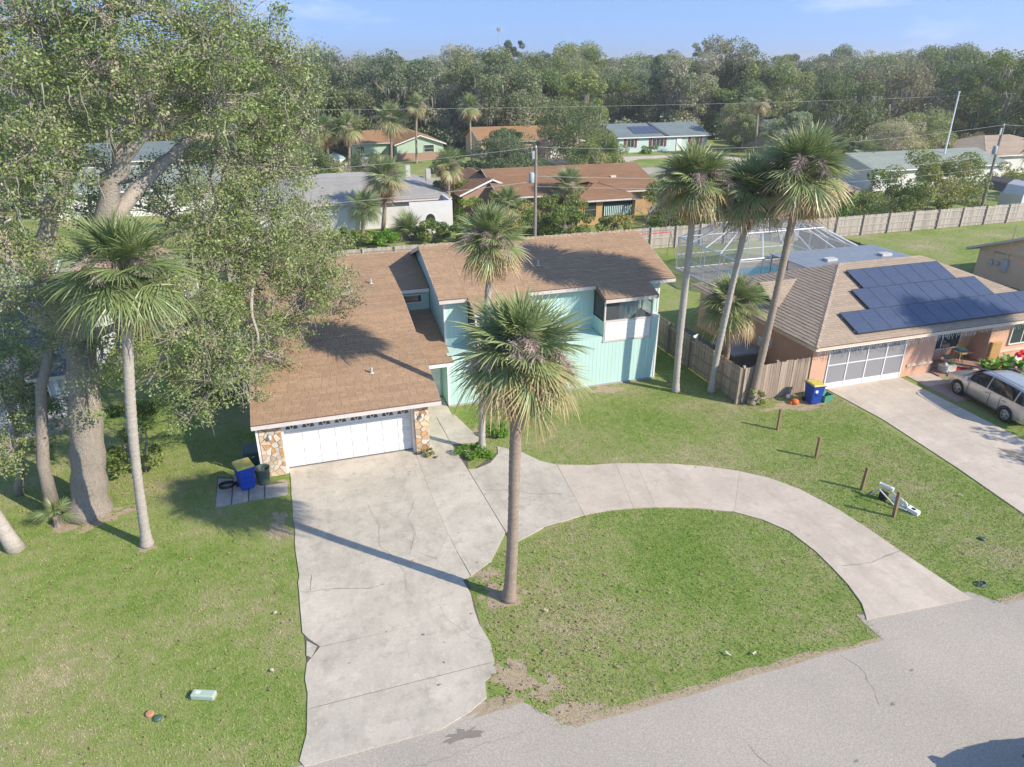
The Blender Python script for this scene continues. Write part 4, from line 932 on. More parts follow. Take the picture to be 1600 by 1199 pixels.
low = [(cx0, cy0), (cx1, cy0), (cx1, cy1), (cx0, cy1)]; up_ = [(tx0, ty0), (tx1, ty0), (tx1, ty1), (tx0, ty1)]
for i in range(4):
    a, b = low[i], low[(i + 1) % 4]; c, d = up_[i], up_[(i + 1) % 4]
    beam((*a, ez), (*b, ez), .06); beam((*c, tz), (*d, tz), .06); beam((*a, ez), (*c, tz), .06); beam((*a, .03), (*b, .03)); beam((*a, 1.1), (*b, 1.1), .035)
    n = 5 if i % 2 == 0 else 4
    for k in range(n):
        t = k / n; p = (lerp(a[0], b[0], t), lerp(a[1], b[1], t)); q = (lerp(c[0], d[0], t), lerp(c[1], d[1], t)); beam((*p, 0), (*p, ez), .045, 'post')
        if k: beam((*p, ez), (*q, tz))
    MB().face([(*a, .05), (*b, .05), (*b, ez), (*a, ez)]).build('screen', M['cage_screen'], cage); MB().face([(*a, ez), (*b, ez), (*d, tz), (*c, tz)]).build('screen', M['cage_screen'], cage)
for k in range(1, 5): t = k / 5; beam((lerp(tx0, tx1, t), ty0, tz), (lerp(tx0, tx1, t), ty1, tz))
MB().face([(x, y, tz + .01) for x, y in up_]).build('screen', M['cage_screen'], cage)
o = MB().face([(31, 40.8, .03), (37, 40.8, .03), (37.3, 43, .03), (36, 45.4, .03), (31.5, 45.2, .03)]).build('pool_water', M['water']); struct(o)
# tarp-covered heap beside the cage
bm = bmesh.new(); bmesh.ops.create_icosphere(bm, subdivisions=3, radius=1)
for v in bm.verts:
    k = 1 + 0.18 * math.sin(v.co.x * 5 + v.co.y * 3) * math.cos(v.co.y * 4); v.co = Vector((v.co.x * .8 * k, v.co.y * .55 * k, max(0, v.co.z) * .6 * k))
me = bpy.data.meshes.new('tarp_heap'); bm.to_mesh(me); bm.free(); me.materials.append(M['blue_tarp'])
o = bpy.data.objects.new('tarp_heap', me); link(o); o.location = (28.4, 38.0, 0); tag(o, 'blue tarp bundled over things outside the pool cage', 'tarp')

# ------------------------------------------------------------------ fences: posts, rails and every board a part
def fence(name, label, pts, h, mat, board=0.14, gap=0.012, post_every=2.4, group=None, rail_side=1, maxb=300, cap=False, name_board='board'):
    t = thing(name, label, 'fence', (pts[0][0], pts[0][1], 0), group)
    bm_ = {}; cnt = 0; extra = MB(); m_ = mat
    for k in range(4): bm_[k] = boxmesh('board', board - gap, 0.02, h * (1, .985, 1.012, .993)[k], M[m_], 0.0)
    for (xa, ya), (xb, yb) in zip(pts[:-1], pts[1:]):
        L = math.dist((xa, ya), (xb, yb)); a = math.atan2(yb - ya, xb - xa); ux, uy = math.cos(a), math.sin(a); nx, ny = -uy * rail_side, ux * rail_side
        n = int(L / board)
        for i in range(n):
            s = (i + .5) * L / n; p = (xa + ux * s - nx * .03, ya + uy * s - ny * .03, 0.03)
            if cnt < maxb: piece(name_board, bm_[random.randrange(4)], p, t, (random.uniform(-.01, .01), 0, a)); cnt += 1
            else:
                st = len(extra.v); extra.box(-board / 2 + gap / 2, board / 2 - gap / 2, -.01, .01, 0, h); extra.xf(Matrix.Translation(p) @ Matrix.Rotation(a, 4, 'Z'), st)
        for z in (.3, h * .5, h - .25):
            q = MB().box(0, L, -.02, .02, z, z + .08).xf(Matrix.Translation((xa, ya, 0)) @ Matrix.Rotation(a, 4, 'Z')); q.build('rail', M[m_], t)
        k = max(1, round(L / post_every))
        for i in range(k + 1):
            s = i * L / k; q = MB().box(-.05, .05, -.05, .05, 0, h + .08).xf(Matrix.Translation((xa + ux * s + nx * .075, ya + uy * s + ny * .075, 0)) @ Matrix.Rotation(a, 4, 'Z')); q.build('post', M[m_], t)
    if extra.f: extra.build('boards', M[m_], t, 'stuff')
    return t
fence('side_fence', 'weathered brown board fence between teal house lawn and pink house', [(19.2, 36.0), (19.15, 25.0)], 1.75, 'fence', rail_side=-1)
fence('gate_fence', 'short brown board fence with gate across from corner post to pink house', [(19.3, 25.0), (23.0, 25.15)], 1.8, 'fence')
fence('back_fence', 'long pale weathered board fence along the back of the yards, behind the pool cage', [(-4, 53.2), (41.5, 53.0)], 1.8, 'fence_grey', 0.15, post_every=2.4, rail_side=-1)
fence('back_fence', 'grey board fence with dark posts behind the open green yard', [(41.7, 51.9), (80, 52.0)], 1.8, 'fence_grey', 0.15, post_every=3.0, rail_side=-1)
fence('dark_fence', 'dark stained fence running back beside the pool cage', [(42.3, 36.5), (43.4, 51.6)], 1.6, 'fence_dark', 0.15, rail_side=-1)  # boards take a darker wood colour to stand for the shadow on them
fence('far_fence', 'far board fence beyond the barn shaped shed', [(82, 64), (110, 68)], 1.7, 'fence_grey', 0.2)

# ------------------------------------------------------------------ left neighbour, dark roof under the oak
H3 = thing('dark_roof_house', 'low house with dark blue-grey shingle roof and white gridded window under the oak', 'house', (-15, 37, 0))
slope(H3, (-24, 31.6, 2.6), (-9.3, 31.6, 2.6), (-9.3, 38.2, 4.8), (-24, 38.2, 4.8), M['shingle_dark'], seed=31); slope(H3, (-9.3, 44.8, 2.6), (-24, 44.8, 2.6), (-24, 38.2, 4.8), (-9.3, 38.2, 4.8), M['shingle_dark'], seed=32, exp=.3)
ridge_caps(H3, (-24, 38.2, 4.8), (-9.3, 38.2, 4.8), M['shingle_dark'])
MB().box(-23.6, -9.8, 32.2, 44.3, 0, 2.55).build('wall', M['block_white'], H3); MB().slab([(-9.8, 32.2, 2.55), (-9.8, 44.3, 2.55), (-9.8, 38.2, 4.65)], 0.1).build('gable', M['block_white'], H3)
window_x(H3, -12.0, -10.3, 32.2, 0.85, 2.2, -1, 4, 3, 'white', 'glass'); window_x(H3, -16.0, -14.3, 32.2, 0.85, 2.2, -1, 4, 3, 'white', 'glass')
lv = MB().box(-9.95, -9.85, 31.9, 32.15, 0.9, 2.3).build('louvre_shutter', M['alu'], H3)
batten(lv, M['alu'], *[(-9.97, -9.83, 31.88, 31.9, 0.95 + k * .11, 1.01 + k * .11) for k in range(12)], name='slat')
MB().box(-12.2, -10.0, 31.5, 32.1, 0, .5).build('window_bench', M['concrete_old'], H3)
sheet('lanai_floor', [(-20, 45), (-6, 45), (-6, 52), (-20, 52)], 0.01, M['concrete_old'])
lc = thing('left_pool_cage', 'grey screen enclosure behind the dark roofed house', 'pool cage', (-13, 48.5, 0))
for x in (-20, -16.5, -13, -9.5, -6):
    for y in (45.2, 51.8): MB().tube([(x, y, 0), (x, y, 2.6)], .05, 4).build('post', M['alu'], lc)
    MB().tube([(x, 45.2, 2.6), (x, 48.5, 3.6), (x, 51.8, 2.6)], .05, 4).build('beam', M['alu'], lc)
MB().face([(-20, 45.2, 2.62), (-6, 45.2, 2.62), (-6, 48.5, 3.62), (-20, 48.5, 3.62)]).build('screen', M['cage_screen'], lc); MB().face([(-20, 48.5, 3.62), (-6, 48.5, 3.62), (-6, 51.8, 2.62), (-20, 51.8, 2.62)]).build('screen', M['cage_screen'], lc)
MB().face([(-6, 45.2, .05), (-6, 51.8, .05), (-6, 51.8, 2.6), (-6, 45.2, 2.6)]).build('screen', M['cage_screen'], lc)
o = MB().face([(-18, 46.2, .02), (-9, 46.2, .02), (-9, 50.5, .02), (-18, 50.5, .02)]).build('left_pool_water', M['water']); struct(o)

# ------------------------------------------------------------------ house of the right neighbour's neighbour (corner only)
H4 = thing('peach_side_house', 'pale peach house end with electric meters beside the open green yard', 'house', (55, 42, 0))
MB().box(48.6, 62, 27, 38.4, 0, 2.2).build('wall', M['peach'], H4)
slope(H4, (62.6, 39.1, 2.0), (48.1, 39.1, 2.0), (48.1, 32.7, 4.5), (62.6, 32.7, 4.5), M['shingle_grey'], exp=.2, seed=41); slope(H4, (48.1, 26.3, 2.0), (62.6, 26.3, 2.0), (62.6, 32.7, 4.5), (48.1, 32.7, 4.5), M['shingle_grey'], exp=.2, seed=42)
MB().slab([(48.6, 38.4, 2.19), (48.6, 27, 2.19), (48.6, 32.7, 4.4)], -0.1).build('gable', M['peach'], H4)
MB().slab([(48.08, 39.1, 1.86), (48.08, 32.7, 4.36), (48.08, 32.7, 4.5), (48.08, 39.1, 2.0)], .03).build('rake_board', M['grey'], H4)
MB().box(48.42, 48.6, 35.9, 36.35, .9, 1.75).build('electric_meter', M['transformer'], H4); MB().lathe([(0, 0), (.16, 0), (.16, .14), (0, .16)], (0, 0, 0), 14).xf(Matrix.Translation((48.59, 36.75, 1.35)) @ Matrix.Rotation(R(-90), 4, 'Y')).build('meter_dial', M['transformer'], H4); MB().box(48.48, 48.6, 37.1, 37.35, 1.1, 1.5).build('junction_box', M['transformer'], H4)
MB().tube([(48.5, 36.1, 1.7), (48.5, 36.1, 4.2)], .04, 6).build('service_mast', M['steel'], H4); MB().tube([(48.55, 37.2, 1.5), (48.55, 37.2, 2.1), (48.55, 36.2, 2.1)], .025, 6).build('conduit', M['steel'], H4)

# ------------------------------------------------------------------ houses on the block behind and beyond
def gable_house(name, label, x0, x1, y0, y1, ez, pitch, wall, roof, oh=.5, axis='x', exp=.3, tab=.9, wins=(), base=None, fascia='fascia'):
    t = thing(name, label, 'house', ((x0 + x1) / 2, (y0 + y1) / 2, 0)); m = M[roof]
    MB().box(x0, x1, y0, y1, 0, ez).build('wall', M[wall], t)
    if base: MB().box(x0 - .03, x1 + .03, y0 - .03, y1 + .03, 0, base[1]).build('base_course', M[base[0]], t)
    if axis == 'x':
        ym = (y0 + y1) / 2; rz = ez + pitch * (ym - y0 + oh); a = (x0 - oh, x1 + oh)
        slope(t, (a[0], y0 - oh, ez), (a[1], y0 - oh, ez), (a[1], ym, rz), (a[0], ym, rz), m, exp, tab, fascia=fascia); slope(t, (a[1], y1 + oh, ez), (a[0], y1 + oh, ez), (a[0], ym, rz), (a[1], ym, rz), m, exp, tab, fascia=fascia)
        for x in (x0, x1): MB().face([(x, y0, ez), (x, y1, ez), (x, ym, rz - .15)]).build('gable', M[wall], t)
        for x in a:
            MB().slab([(x, y0 - oh, ez - .16), (x, ym, rz - .16), (x, ym, rz), (x, y0 - oh, ez)], .04).build('rake_board', M[fascia], t)
    else:
        xm = (x0 + x1) / 2; rz = ez + pitch * (xm - x0 + oh); a = (y0 - oh, y1 + oh)
        slope(t, (x0 - oh, a[1], ez), (x0 - oh, a[0], ez), (xm, a[0], rz), (xm, a[1], rz), m, exp, tab, fascia=fascia); slope(t, (x1 + oh, a[0], ez), (x1 + oh, a[1], ez), (xm, a[1], rz), (xm, a[0], rz), m, exp, tab, fascia=fascia)
        for y in (y0, y1): MB().face([(x0, y, ez), (x1, y, ez), (xm, y, rz - .15)]).build('gable', M[wall], t)
        for s in (x0 - oh, x1 + oh): MB().slab([(s, a[0] - .02, ez - .16), (xm, a[0] - .02, rz - .16), (xm, a[0] - .02, rz), (s, a[0] - .02, ez)], .04).build('rake_board', M[fascia], t)
    for wd in wins: window_x(t, wd[0], wd[1], y0 - .02, wd[2], wd[3], -1, wd[4] if len(wd) > 4 else 2, 1, 'white', 'glass')
    return t
def hip_house(name, label, x0, x1, y0, y1, ez, pitch, wall, roof, oh=.5, exp=.3, tab=.9, wins=(), fascia='fascia', into=None):
    t = into or thing(name, label, 'house', ((x0 + x1) / 2, (y0 + y1) / 2, 0)); m = M[roof]
    MB().box(x0, x1, y0, y1, 0, ez).build('wall', M[wall], t); X0, X1, Y0, Y1 = x0 - oh, x1 + oh, y0 - oh, y1 + oh; d = (Y1 - Y0) / 2; ym = (Y0 + Y1) / 2; rz = ez + pitch * d
    L_, R_2 = (X0 + d, ym, rz), (X1 - d, ym, rz); a, b, c, e = (X0, Y0, ez), (X1, Y0, ez), (X1, Y1, ez), (X0, Y1, ez)
    slope(t, a, b, R_2, L_, m, exp, tab, fascia=fascia); slope(t, b, c, R_2, R_2, m, exp, tab, fascia=fascia); slope(t, c, e, L_, R_2, m, exp, tab, fascia=fascia); slope(t, e, a, L_, L_, m, exp, tab, fascia=fascia)
    for P_, Q_ in ((a, L_), (b, R_2), (c, R_2), (e, L_), (L_, R_2)): ridge_caps(t, P_, Q_, m, .2, .5)
    for wd in wins: window_x(t, wd[0], wd[1], y0 - .02, wd[2], wd[3], -1, 2, 1, 'white', 'glass')
    return t
def extra_gable(t, x0, x1, y0, y1, ez, pitch, wall, roof, oh=.4, tri=None):
    """a front wing whose ridge runs back along y"""
    m = M[roof]; xm = (x0 + x1) / 2; rz = ez + pitch * (xm - x0 + oh)
    MB().box(x0, x1, y0, y1, 0, ez - .01).build('wing_wall', M[wall], t)
    slope(t, (x0 - oh, y1, ez), (x0 - oh, y0 - oh, ez), (xm, y0 - oh, rz), (xm, y1, rz), m, .3, .9); slope(t, (x1 + oh, y0 - oh, ez), (x1 + oh, y1, ez), (xm, y1, rz), (xm, y0 - oh, rz), m, .3, .9)
    MB().face([(x0, y0, ez), (x1, y0, ez), (xm, y0, rz - .15)]).build('gable', M[tri or wall], t)
    for s in (x0 - oh, x1 + oh): MB().slab([(s, y0 - oh - .02, ez - .18), (xm, y0 - oh - .02, rz - .18), (xm, y0 - oh - .02, rz), (s, y0 - oh - .02, ez)], .04).build('rake_board', M['white'], t)
g1 = hip_house('grey_roof_house', 'house with wide pale grey hip roof and white block courtyard wall behind the back fence', -2.5, 15.5, 68.5, 82.5, 2.65, .22, 'block_white', 'shingle_grey', exp=.25, tab=.8)
MB().box(11.3, 15.3, 64.9, 65.1, 0, 2.9).box(15.1, 15.3, 65.11, 68.4, 0, 2.9).build('courtyard_wall', M['block_white'], g1)
ar = MB(); pts = [(13.2 + .45 * math.cos(R(k * 18)), 64.88, 1.25 + .55 * math.sin(R(k * 18))) for k in range(11)]; ar.slab([(12.75, 64.88, .5), (13.65, 64.88, .5)] + pts, .03); ar.build('arched_opening', M['dark'], g1)
sk = MB(); sk.slab([(15.2, 72.0, 3.42), (16.4, 69.4, 2.86), (16.4, 71.2, 2.86)], .05); sk.build('roof_flashing', M['solar_frame'], g1)
for x, y in ((13.5, 78.5), (15.0, 75.0)): MB().box(x, x + .5, y, y + .5, 3.2, 4.4).build('chimney', M['grey'], g1)
b1 = gable_house('brown_house', 'wide low house with rust brown roof and ochre walls behind the back fence', 21, 37.4, 67.2, 78.8, 2.6, .29, 'ochre', 'shingle_rust', .6, exp=.25, tab=.8, wins=((29.2, 30.4, .9, 2.2),))
hw = hip_house(None, None, 27.3, 33.4, 63.6, 70.5, 2.5, .28, 'ochre', 'shingle_rust', .5, exp=.25, tab=.8, into=b1)
window_x(hw, 28.0, 29.2, 63.58, .8, 2.2, -1, 1, 2, 'ochre', 'glass'); aw = window_x(hw, 30.0, 33.0, 63.58, .85, 2.25, -1, 1, 1, 'dark', 'glass')
for k in range(15): MB().box(30.05 + k * .2, 30.15 + k * .2, 63.50, 63.53, .85, 1.75).build('slat', M['aqua'], aw)
extra_gable(b1, 17.6, 23.6, 70, 79, 2.5, .42, 'brick', 'shingle_rust'); extra_gable(b1, 23.2, 27.2, 71.6, 76, 3.2, .35, 'dark', 'shingle_rust', .3)
MB().box(33.5, 34.1, 69.6, 70.0, 3.2, 3.65).build('roof_vent', M['cream'], b1)
s1 = gable_house('sage_house', 'sage green gabled house with brick base and orange roof beyond the back street', 12.5, 18.5, 122, 131, 2.6, .3, 'sage', 'shingle_orange', base=('brick', .9), exp=.4, tab=1.2, wins=((13.2, 14.4, 1.0, 2.0),))
extra_gable(s1, 19.2, 26.8, 118.6, 134, 2.5, .33, 'sage', 'shingle_orange'); MB().box(19.15, 26.85, 118.5, 118.58, 0, 1.15).build('brick_base', M['brick'], s1); window_x(s1, 23.6, 25.2, 118.57, 1.25, 2.3, -1, 1, 2, 'white', 'glass')
o1 = gable_house('peach_house', 'peach house with orange shingle roof half hidden by an oak beyond the back street', 33, 48, 118, 128, 2.6, .34, 'peach', 'shingle_orange', exp=.4, tab=1.2, wins=((34.5, 36.5, .9, 2.1),))
extra_gable(o1, 43, 49.5, 114.5, 122, 2.6, .3, 'peach', 'shingle_orange'); 
gdo_ = MB().box(43.8, 48.2, 114.42, 114.49, .05, 2.2).build('garage_door', M['white'], o1)
a1 = gable_house('aqua_house', 'pale aqua house with grey-green roof and maroon shutters beyond the back street', 57.6, 75.2, 117.5, 128.5, 2.6, .3, 'aqua', 'shingle_slate', exp=.4, tab=1.2, wins=((59.3, 60.6, .9, 2.2), (64.2, 66.4, .9, 2.2, 3), (72.0, 73.6, .9, 2.2)), fascia='white')
for x in (58.7, 60.75, 63.6, 66.55, 71.4, 73.75): MB().box(x, x + .4, 117.40, 117.46, .85, 2.25).build('shutter', M['maroon'], a1)
MB().box(69.0, 69.95, 117.38, 117.46, .05, 2.1).build('front_door', M['white'], a1)
NZ2 = lambda y: 2.6 + .3 * (y - 117)
for k in range(5):
    x = 61.0 + k * 1.05; MB().slab([(x, 118.3, NZ2(118.3) + .1), (x + 1.0, 118.3, NZ2(118.3) + .1), (x + 1.0, 121.3, NZ2(121.3) + .1), (x, 121.3, NZ2(121.3) + .1)], .05).build('solar_panel', M['solar'], a1)
MB().slab([(66.6, 116.9, 2.72), (67.2, 116.9, 2.72), (66.2, 122.7, 4.5), (65.6, 122.7, 4.5)], .06).build('roof_valley', M['shingle_dark'], a1, tints=True)
gable_house('slate_roof_house', 'house with slate blue roof in oak shade beyond the aqua house', 88, 106, 116, 127, 2.6, .32, 'peach', 'shingle_slate', exp=.4, tab=1.2, wins=((91, 93, .9, 2.1),), fascia='white')
gable_house('green_roof_house', 'long house with pale green-grey roof behind the yellow shrubs', 69.5, 90, 71, 81, 2.6, .26, 'block_white', 'shingle_green', exp=.35, tab=1.1, wins=((71, 73, .9, 2.0), (76, 79, .9, 2.0)), fascia='white')
hip_house('tan_roof_house', 'house with tan hip roof at the edge of the wood beyond the utility pole', 95, 112, 78, 90, 2.6, .3, 'block_white', 'shingle_tan', exp=.35, tab=1.1, fascia='white')
hip_house('cream_roof_house', 'small cream roofed house behind the flowering shrubs', 46, 57, 60.5, 71, 2.6, .3, 'peach', 'shingle_tan', exp=.3, tab=1.0, fascia='cream')
gable_house('white_house', 'white gabled house with grey roof glimpsed deep among the trees', 0.5, 13, 160, 172, 5.0, .4, 'white', 'shingle_grey', exp=.6, tab=2, axis='y', fascia='white')
gable_house('pale_left_house', 'white house with blue-grey roof seen through the oak crown', -30, -12, 108, 119, 2.7, .3, 'white', 'shingle_slate', exp=.5, tab=1.5, wins=((-27, -25, .9, 2.1), (-20, -18, .9, 2.1)), fascia='white')
gable_house('pale_green_house', 'pale grey-green roofed house seen between the limbs of the oak', -22, -6, 82, 92, 2.7, .3, 'white', 'shingle_green', exp=.5, tab=1.5, fascia='white')
hip_house('tan_left_house', 'tan roofed house behind the left yards, seen through the oak', -40, -22, 58, 70, 2.6, .3, 'peach', 'shingle_tan', exp=.4, tab=1.2)
for i, (x, y) in enumerate(((20, 205), (75, 190), (120, 185), (150, 200), (-20, 190))):
    gable_house('wood_edge_house', ['pale', 'cream', 'white', 'tan', 'grey'][i] + ' roofed house half hidden in the far wood', x, x + 15, y, y + 10, 2.8, .35, ['white', 'peach', 'white', 'ochre', 'block_white'][i], ['shingle_grey', 'shingle_tan', 'shingle_green', 'shingle_rust', 'shingle_slate'][i], exp=.7, tab=2)
# barn-shaped shed
sh = thing('garden_shed', 'small barn shaped shed with pale front behind the grey board fence', 'shed', (75.5, 59.6, 0))
prof = [(-1.2, 0), (1.2, 0), (1.2, 1.75), (.75, 2.6), (0, 3.0), (-.75, 2.6), (-1.2, 1.75)]
MB().slab([(75.6 + a, 58.2, b) for a, b in prof], 2.6 * -1).build('wall', M['block_white'], sh)
for i in range(2, 6):
    (a, b), (c, d) = prof[i], prof[i + 1] if i < 6 else prof[0]
    MB().slab([(75.6 + a * 1.08, 58.0, b + .05), (75.6 + a * 1.08, 61.0, b + .05), (75.6 + c * 1.08, 61.0, d + .05), (75.6 + c * 1.08, 58.0, d + .05)], .06).build('roof_panel', M['fence_dark'], sh)
MB().box(75.0, 76.2, 58.12, 58.16, .1, 1.8).build('door', M['white'], sh); MB().box(75.58, 75.62, 58.09, 58.12, .1, 1.8).build('door_gap', M['dark'], sh)

# ------------------------------------------------------------------ palms
def frond_mesh(name, mat, L=1.0, pet=0.8, nseg=24, droop=0.5, tipb=0.5, seed=0, spread=115, wid=0.045, fold=0.25, dead=False, t0=.25):
    """cabbage palm fan leaf along +X: stalk, curved midrib and drooping segments; tint runs from base to tip"""
    r = random.Random(seed); V = []; F = []; T = []
    def quad(a, b, c, d, t): n = len(V); V.extend([a, b, c, d]); F.append((n, n + 1, n + 2, n + 3)); T.append(t)
    def curve(s):                                   # stalk and midrib, s in metres
        k = s / (pet + L); return Vector((s * (1 - 0.16 * droop * k), 0, 0.10 * math.sin(k * 2.2) - droop * 0.42 * max(0, s - pet * .6) ** 2))
    n = 5
    for i in range(n):
        a, b = curve(pet * i / n), curve(pet * (i + 1) / n); w0, w1 = .022 - .012 * i / n, .022 - .012 * (i + 1) / n
        quad(a + Vector((0, -w0, 0)), b + Vector((0, -w1, 0)), b + Vector((0, w1, 0)), a + Vector((0, w0, 0)), .5); quad(a + Vector((0, 0, -w0)), b + Vector((0, 0, -w1)), b + Vector((0, 0, w1)), a + Vector((0, 0, w0)), .5)
    for i in range(nseg):
        u = (i + .5) / nseg * 2 - 1; th = R(spread) * u; s0 = pet + L * .38 * (1 - abs(u)) ** 1.0; p0 = curve(s0)
        tang = (curve(s0 + .05) - curve(s0 - .05)).normalized(); side = Vector((0, 1, 0)); upv = tang.cross(side) * -1
        d = (tang * math.cos(th) + side * math.sin(th)).normalized()
        ln = L * (.98 - .30 * abs(u) ** 1.6) * r.uniform(.88, 1.08)
        if dead: ln *= r.uniform(.7, 1.05)
        wv = d.cross(upv).normalized(); st = 4; prev = None
        tw = r.uniform(-.5, .5) + fold * (1 if i % 2 else -1) * 1.6
        kd = droop * r.uniform(.7, 1.4) * (1.5 if dead else 1)
        for k in range(st + 1):
            q = k / st; p = p0 + d * ln * q + upv * (0.16 * abs(u) * ln * q * (1 - q)) + Vector((0, 0, -1)) * kd * .55 * ln * q ** 2.2 + side * (r.uniform(-.02, .02) if k else 0)
            w = wid * (0.35 + 1.0 * min(1, q * 2.2)) * (1 - max(0, q - .35) / .65) ** .75 + .003
            ww = (wv * math.cos(tw) + upv * math.sin(tw)) * w * .5
            if prev:
                tq = (q - .5 / st); tt = t0 + .18 * r.random() - .1 + tipb * max(0, tq - .42) * 1.25
                quad(prev[0], p - ww, p + ww, prev[1], max(0, min(1, tt)))
            prev = (p - ww, p + ww)
    return np_mesh(name, [tuple(v) for v in V], F, mat, T)
def stalk_mesh(name, seed, L=1.0):
    """dry branching fruit stalk that arches out and hangs"""
    r = random.Random(seed); m = MB(); P = []
    for i in range(7): t = i / 6; P.append(Vector((L * t, 0, .35 * math.sin(t * 2.4) - .55 * t ** 2.5)))
    m.tube(P, [.012 - .008 * i / 6 for i in range(7)], 4)
    for i in range(420):
        t = r.uniform(.3, 1); k = t * 6; a = P[int(min(5, k))].lerp(P[int(min(5, k)) + 1], k - int(min(5, k)))
        d = Vector((r.uniform(-.4, 1), r.uniform(-1, 1), r.uniform(-1.0, .35))).normalized(); l = r.uniform(.12, .30); b = a + d * l * .5; c = b + (d + Vector((0, 0, -.7))).normalized() * l * .5
        w = Vector((r.uniform(-1, 1), r.uniform(-1, 1), r.uniform(-1, 1))).normalized() * .0055
        m.face([a - w, b - w, b + w, a + w]); m.face([b - w, c - w * .4, c + w * .4, b + w])
    return m.mesh(name, M['palm_stalk'])
FR = [frond_mesh('frond', M['frond'], 0.86, 0.62, 34, d, .5, 100 + i, wid=.036) for i, d in enumerate((.15, .3, .5, .75))]
FRP = [frond_mesh('frond', M['frond_pale'], 1.05, 0.75, 38, d, .42, 120 + i, wid=.036) for i, d in enumerate((.2, .35, .55, .75))]
FRT = [frond_mesh('frond', M['frond'], 0.86, 0.62, 34, d, 1.05, 140 + i, wid=.036, t0=.42) for i, d in enumerate((.6, .85, 1.1))]
FRD = [frond_mesh('dead_frond', M['frond_old'], 0.8, 0.55, 26, d, .8, 160 + i, dead=True, wid=.032, spread=100) for i, d in enumerate((.8, 1.1, 1.5))]
STK = [stalk_mesh('fruit_stalk', 180 + i) for i in range(3)]
def palm(name, label, base, top, radius, nfr=36, dead=12, stalks=5, tr=.16, group='cabbage palms', pale=False, seed=0, lean=0.0, bark='palm_bark', up=1.0, parts=True):
    r = random.Random(seed); t = thing(name, label, 'palm tree', (base[0], base[1], 0), group); T = Vector(top) - Vector((base[0], base[1], 0)); k = radius / (2.35 if pale else 1.8)
    n = 16; pts = []
    for i in range(n + 1):
        q = i / n; pts.append((T.x * q ** (1.0 + lean) + .05 * math.sin(q * 5 + seed), T.y * q ** (1.0 + lean) + .05 * math.cos(q * 4 + seed), T.z * q))
    rad = [tr * (1.35 - .35 * min(1, q / .06)) * (1 - .12 * q) * (1 + .05 * math.sin(q * 9 + seed)) for q in [i / n for i in range(n + 1)]]
    m = MB(); fine = []; fr = []
    for i in range(n * 5 + 1):                     # ringed trunk
        q = i / 5; a = int(min(n - 1, q)); p = Vector(pts[a]).lerp(Vector(pts[a + 1]), q - a); fine.append(p); fr.append(lerp(rad[a], rad[a + 1], q - a) * (1.05 if i % 2 else .955) * r.uniform(.975, 1.025))
    m.tube(fine, fr, 12); m.build('trunk', M[bark], t, smooth=True, local=True)
    # leaf bases below the crown
    bm_ = MB()
    for i in range(26):
        a = i * 2.4; z = T.z - .75 + .03 * i; b = Vector((T.x, T.y, 0)) + Vector((math.cos(a) * tr * .95, math.sin(a) * tr * .95, z)); o_ = Vector((math.cos(a), math.sin(a), 0)); sd = Vector((-math.sin(a), math.cos(a), 0)) * .035
        e = b + o_ * .10 + Vector((0, 0, .26)); bm_.face([b - sd, b + sd, e + sd * .5, e - sd * .5])
    bm_.build('leaf_bases', M['palm_bark'], t, local=True)
    green = FRP if pale else FR
    for i in range(nfr):
        f = i / (nfr - 1); az = i * 2.39996 + r.uniform(-.25, .25); el = lerp(82, -28, f ** .85) + r.uniform(-12, 12)
        me = green[0] if f < .22 else green[1] if f < .45 else green[2] if f < .65 else (r.choice(FRT) if not pale else green[3]) if f > .64 else green[3]
        s = k * lerp(.85, 1.05, min(1, f * 3)) * r.uniform(.9, 1.08)
        o = piece('frond', me, (T.x, T.y, T.z + .18 - .4 * f), t, (r.uniform(-.5, .5), -R(el), az), (s, s, s), local=True); o.rotation_mode = 'XYZ'
    for i in range(dead):
        az = i * 2.39996 * 1.03 + r.uniform(-.3, .3); el = r.uniform(-80, -38); s = k * r.uniform(.65, .95)
        piece('dead_frond', r.choice(FRD), (T.x, T.y, T.z - .2 - .25 * r.random()), t, (r.uniform(-.6, .6), -R(el), az), (s, s, s), local=True)
    for i in range(stalks):
        az = i * 6.283 / max(1, stalks) + r.uniform(-.4, .4) + seed; s = k * r.uniform(1.0, 1.35)
        piece('fruit_stalk', STK[i % 3], (T.x, T.y, T.z + .1), t, (0, -R(r.uniform(-5, 35)), az), (s, s, s), local=True)
    return t
palm('cabbage_palm', 'cabbage palm with straight brown trunk standing at the edge of the front driveway', (4.97, 15.71), (5.32, 15.60, 7.75), 1.95, 62, 30, 10, .17, seed=1)
palm('cabbage_palm', 'pale green cabbage palm with slender leaning trunk on the lawn beside the big oak', (-5.57, 21.89), (-4.3, 21.50, 9.1), 2.3, 46, 6, 7, .155, pale=True, seed=2, lean=.15, bark='palm_bark_pale')
palm('cabbage_palm', 'cabbage palm in the small planting circle by the front walk', (6.63, 24.46), (7.06, 24.32, 8.55), 1.6, 56, 14, 8, .145, seed=3, bark='palm_bark_pale')
palm('cabbage_palm', 'tall straight cabbage palm on grass beside the screened balcony corner', (17.13, 27.10), (17.01, 27.14, 9.75), 2.05, 62, 10, 6, .16, seed=4, bark='palm_bark_pale')
palm('cabbage_palm', 'cabbage palm with bent trunk on grass just outside the side fence', (18.75, 26.5), (19.40, 26.36, 9.3), 2.05, 60, 12, 5, .15, seed=5, lean=.5, bark='palm_bark_pale')
palm('cabbage_palm', 'tallest leaning cabbage palm at the fence corner post', (19.75, 24.75), (20.68, 24.97, 10.3), 2.25, 66, 12, 6, .17, seed=6, lean=.1)
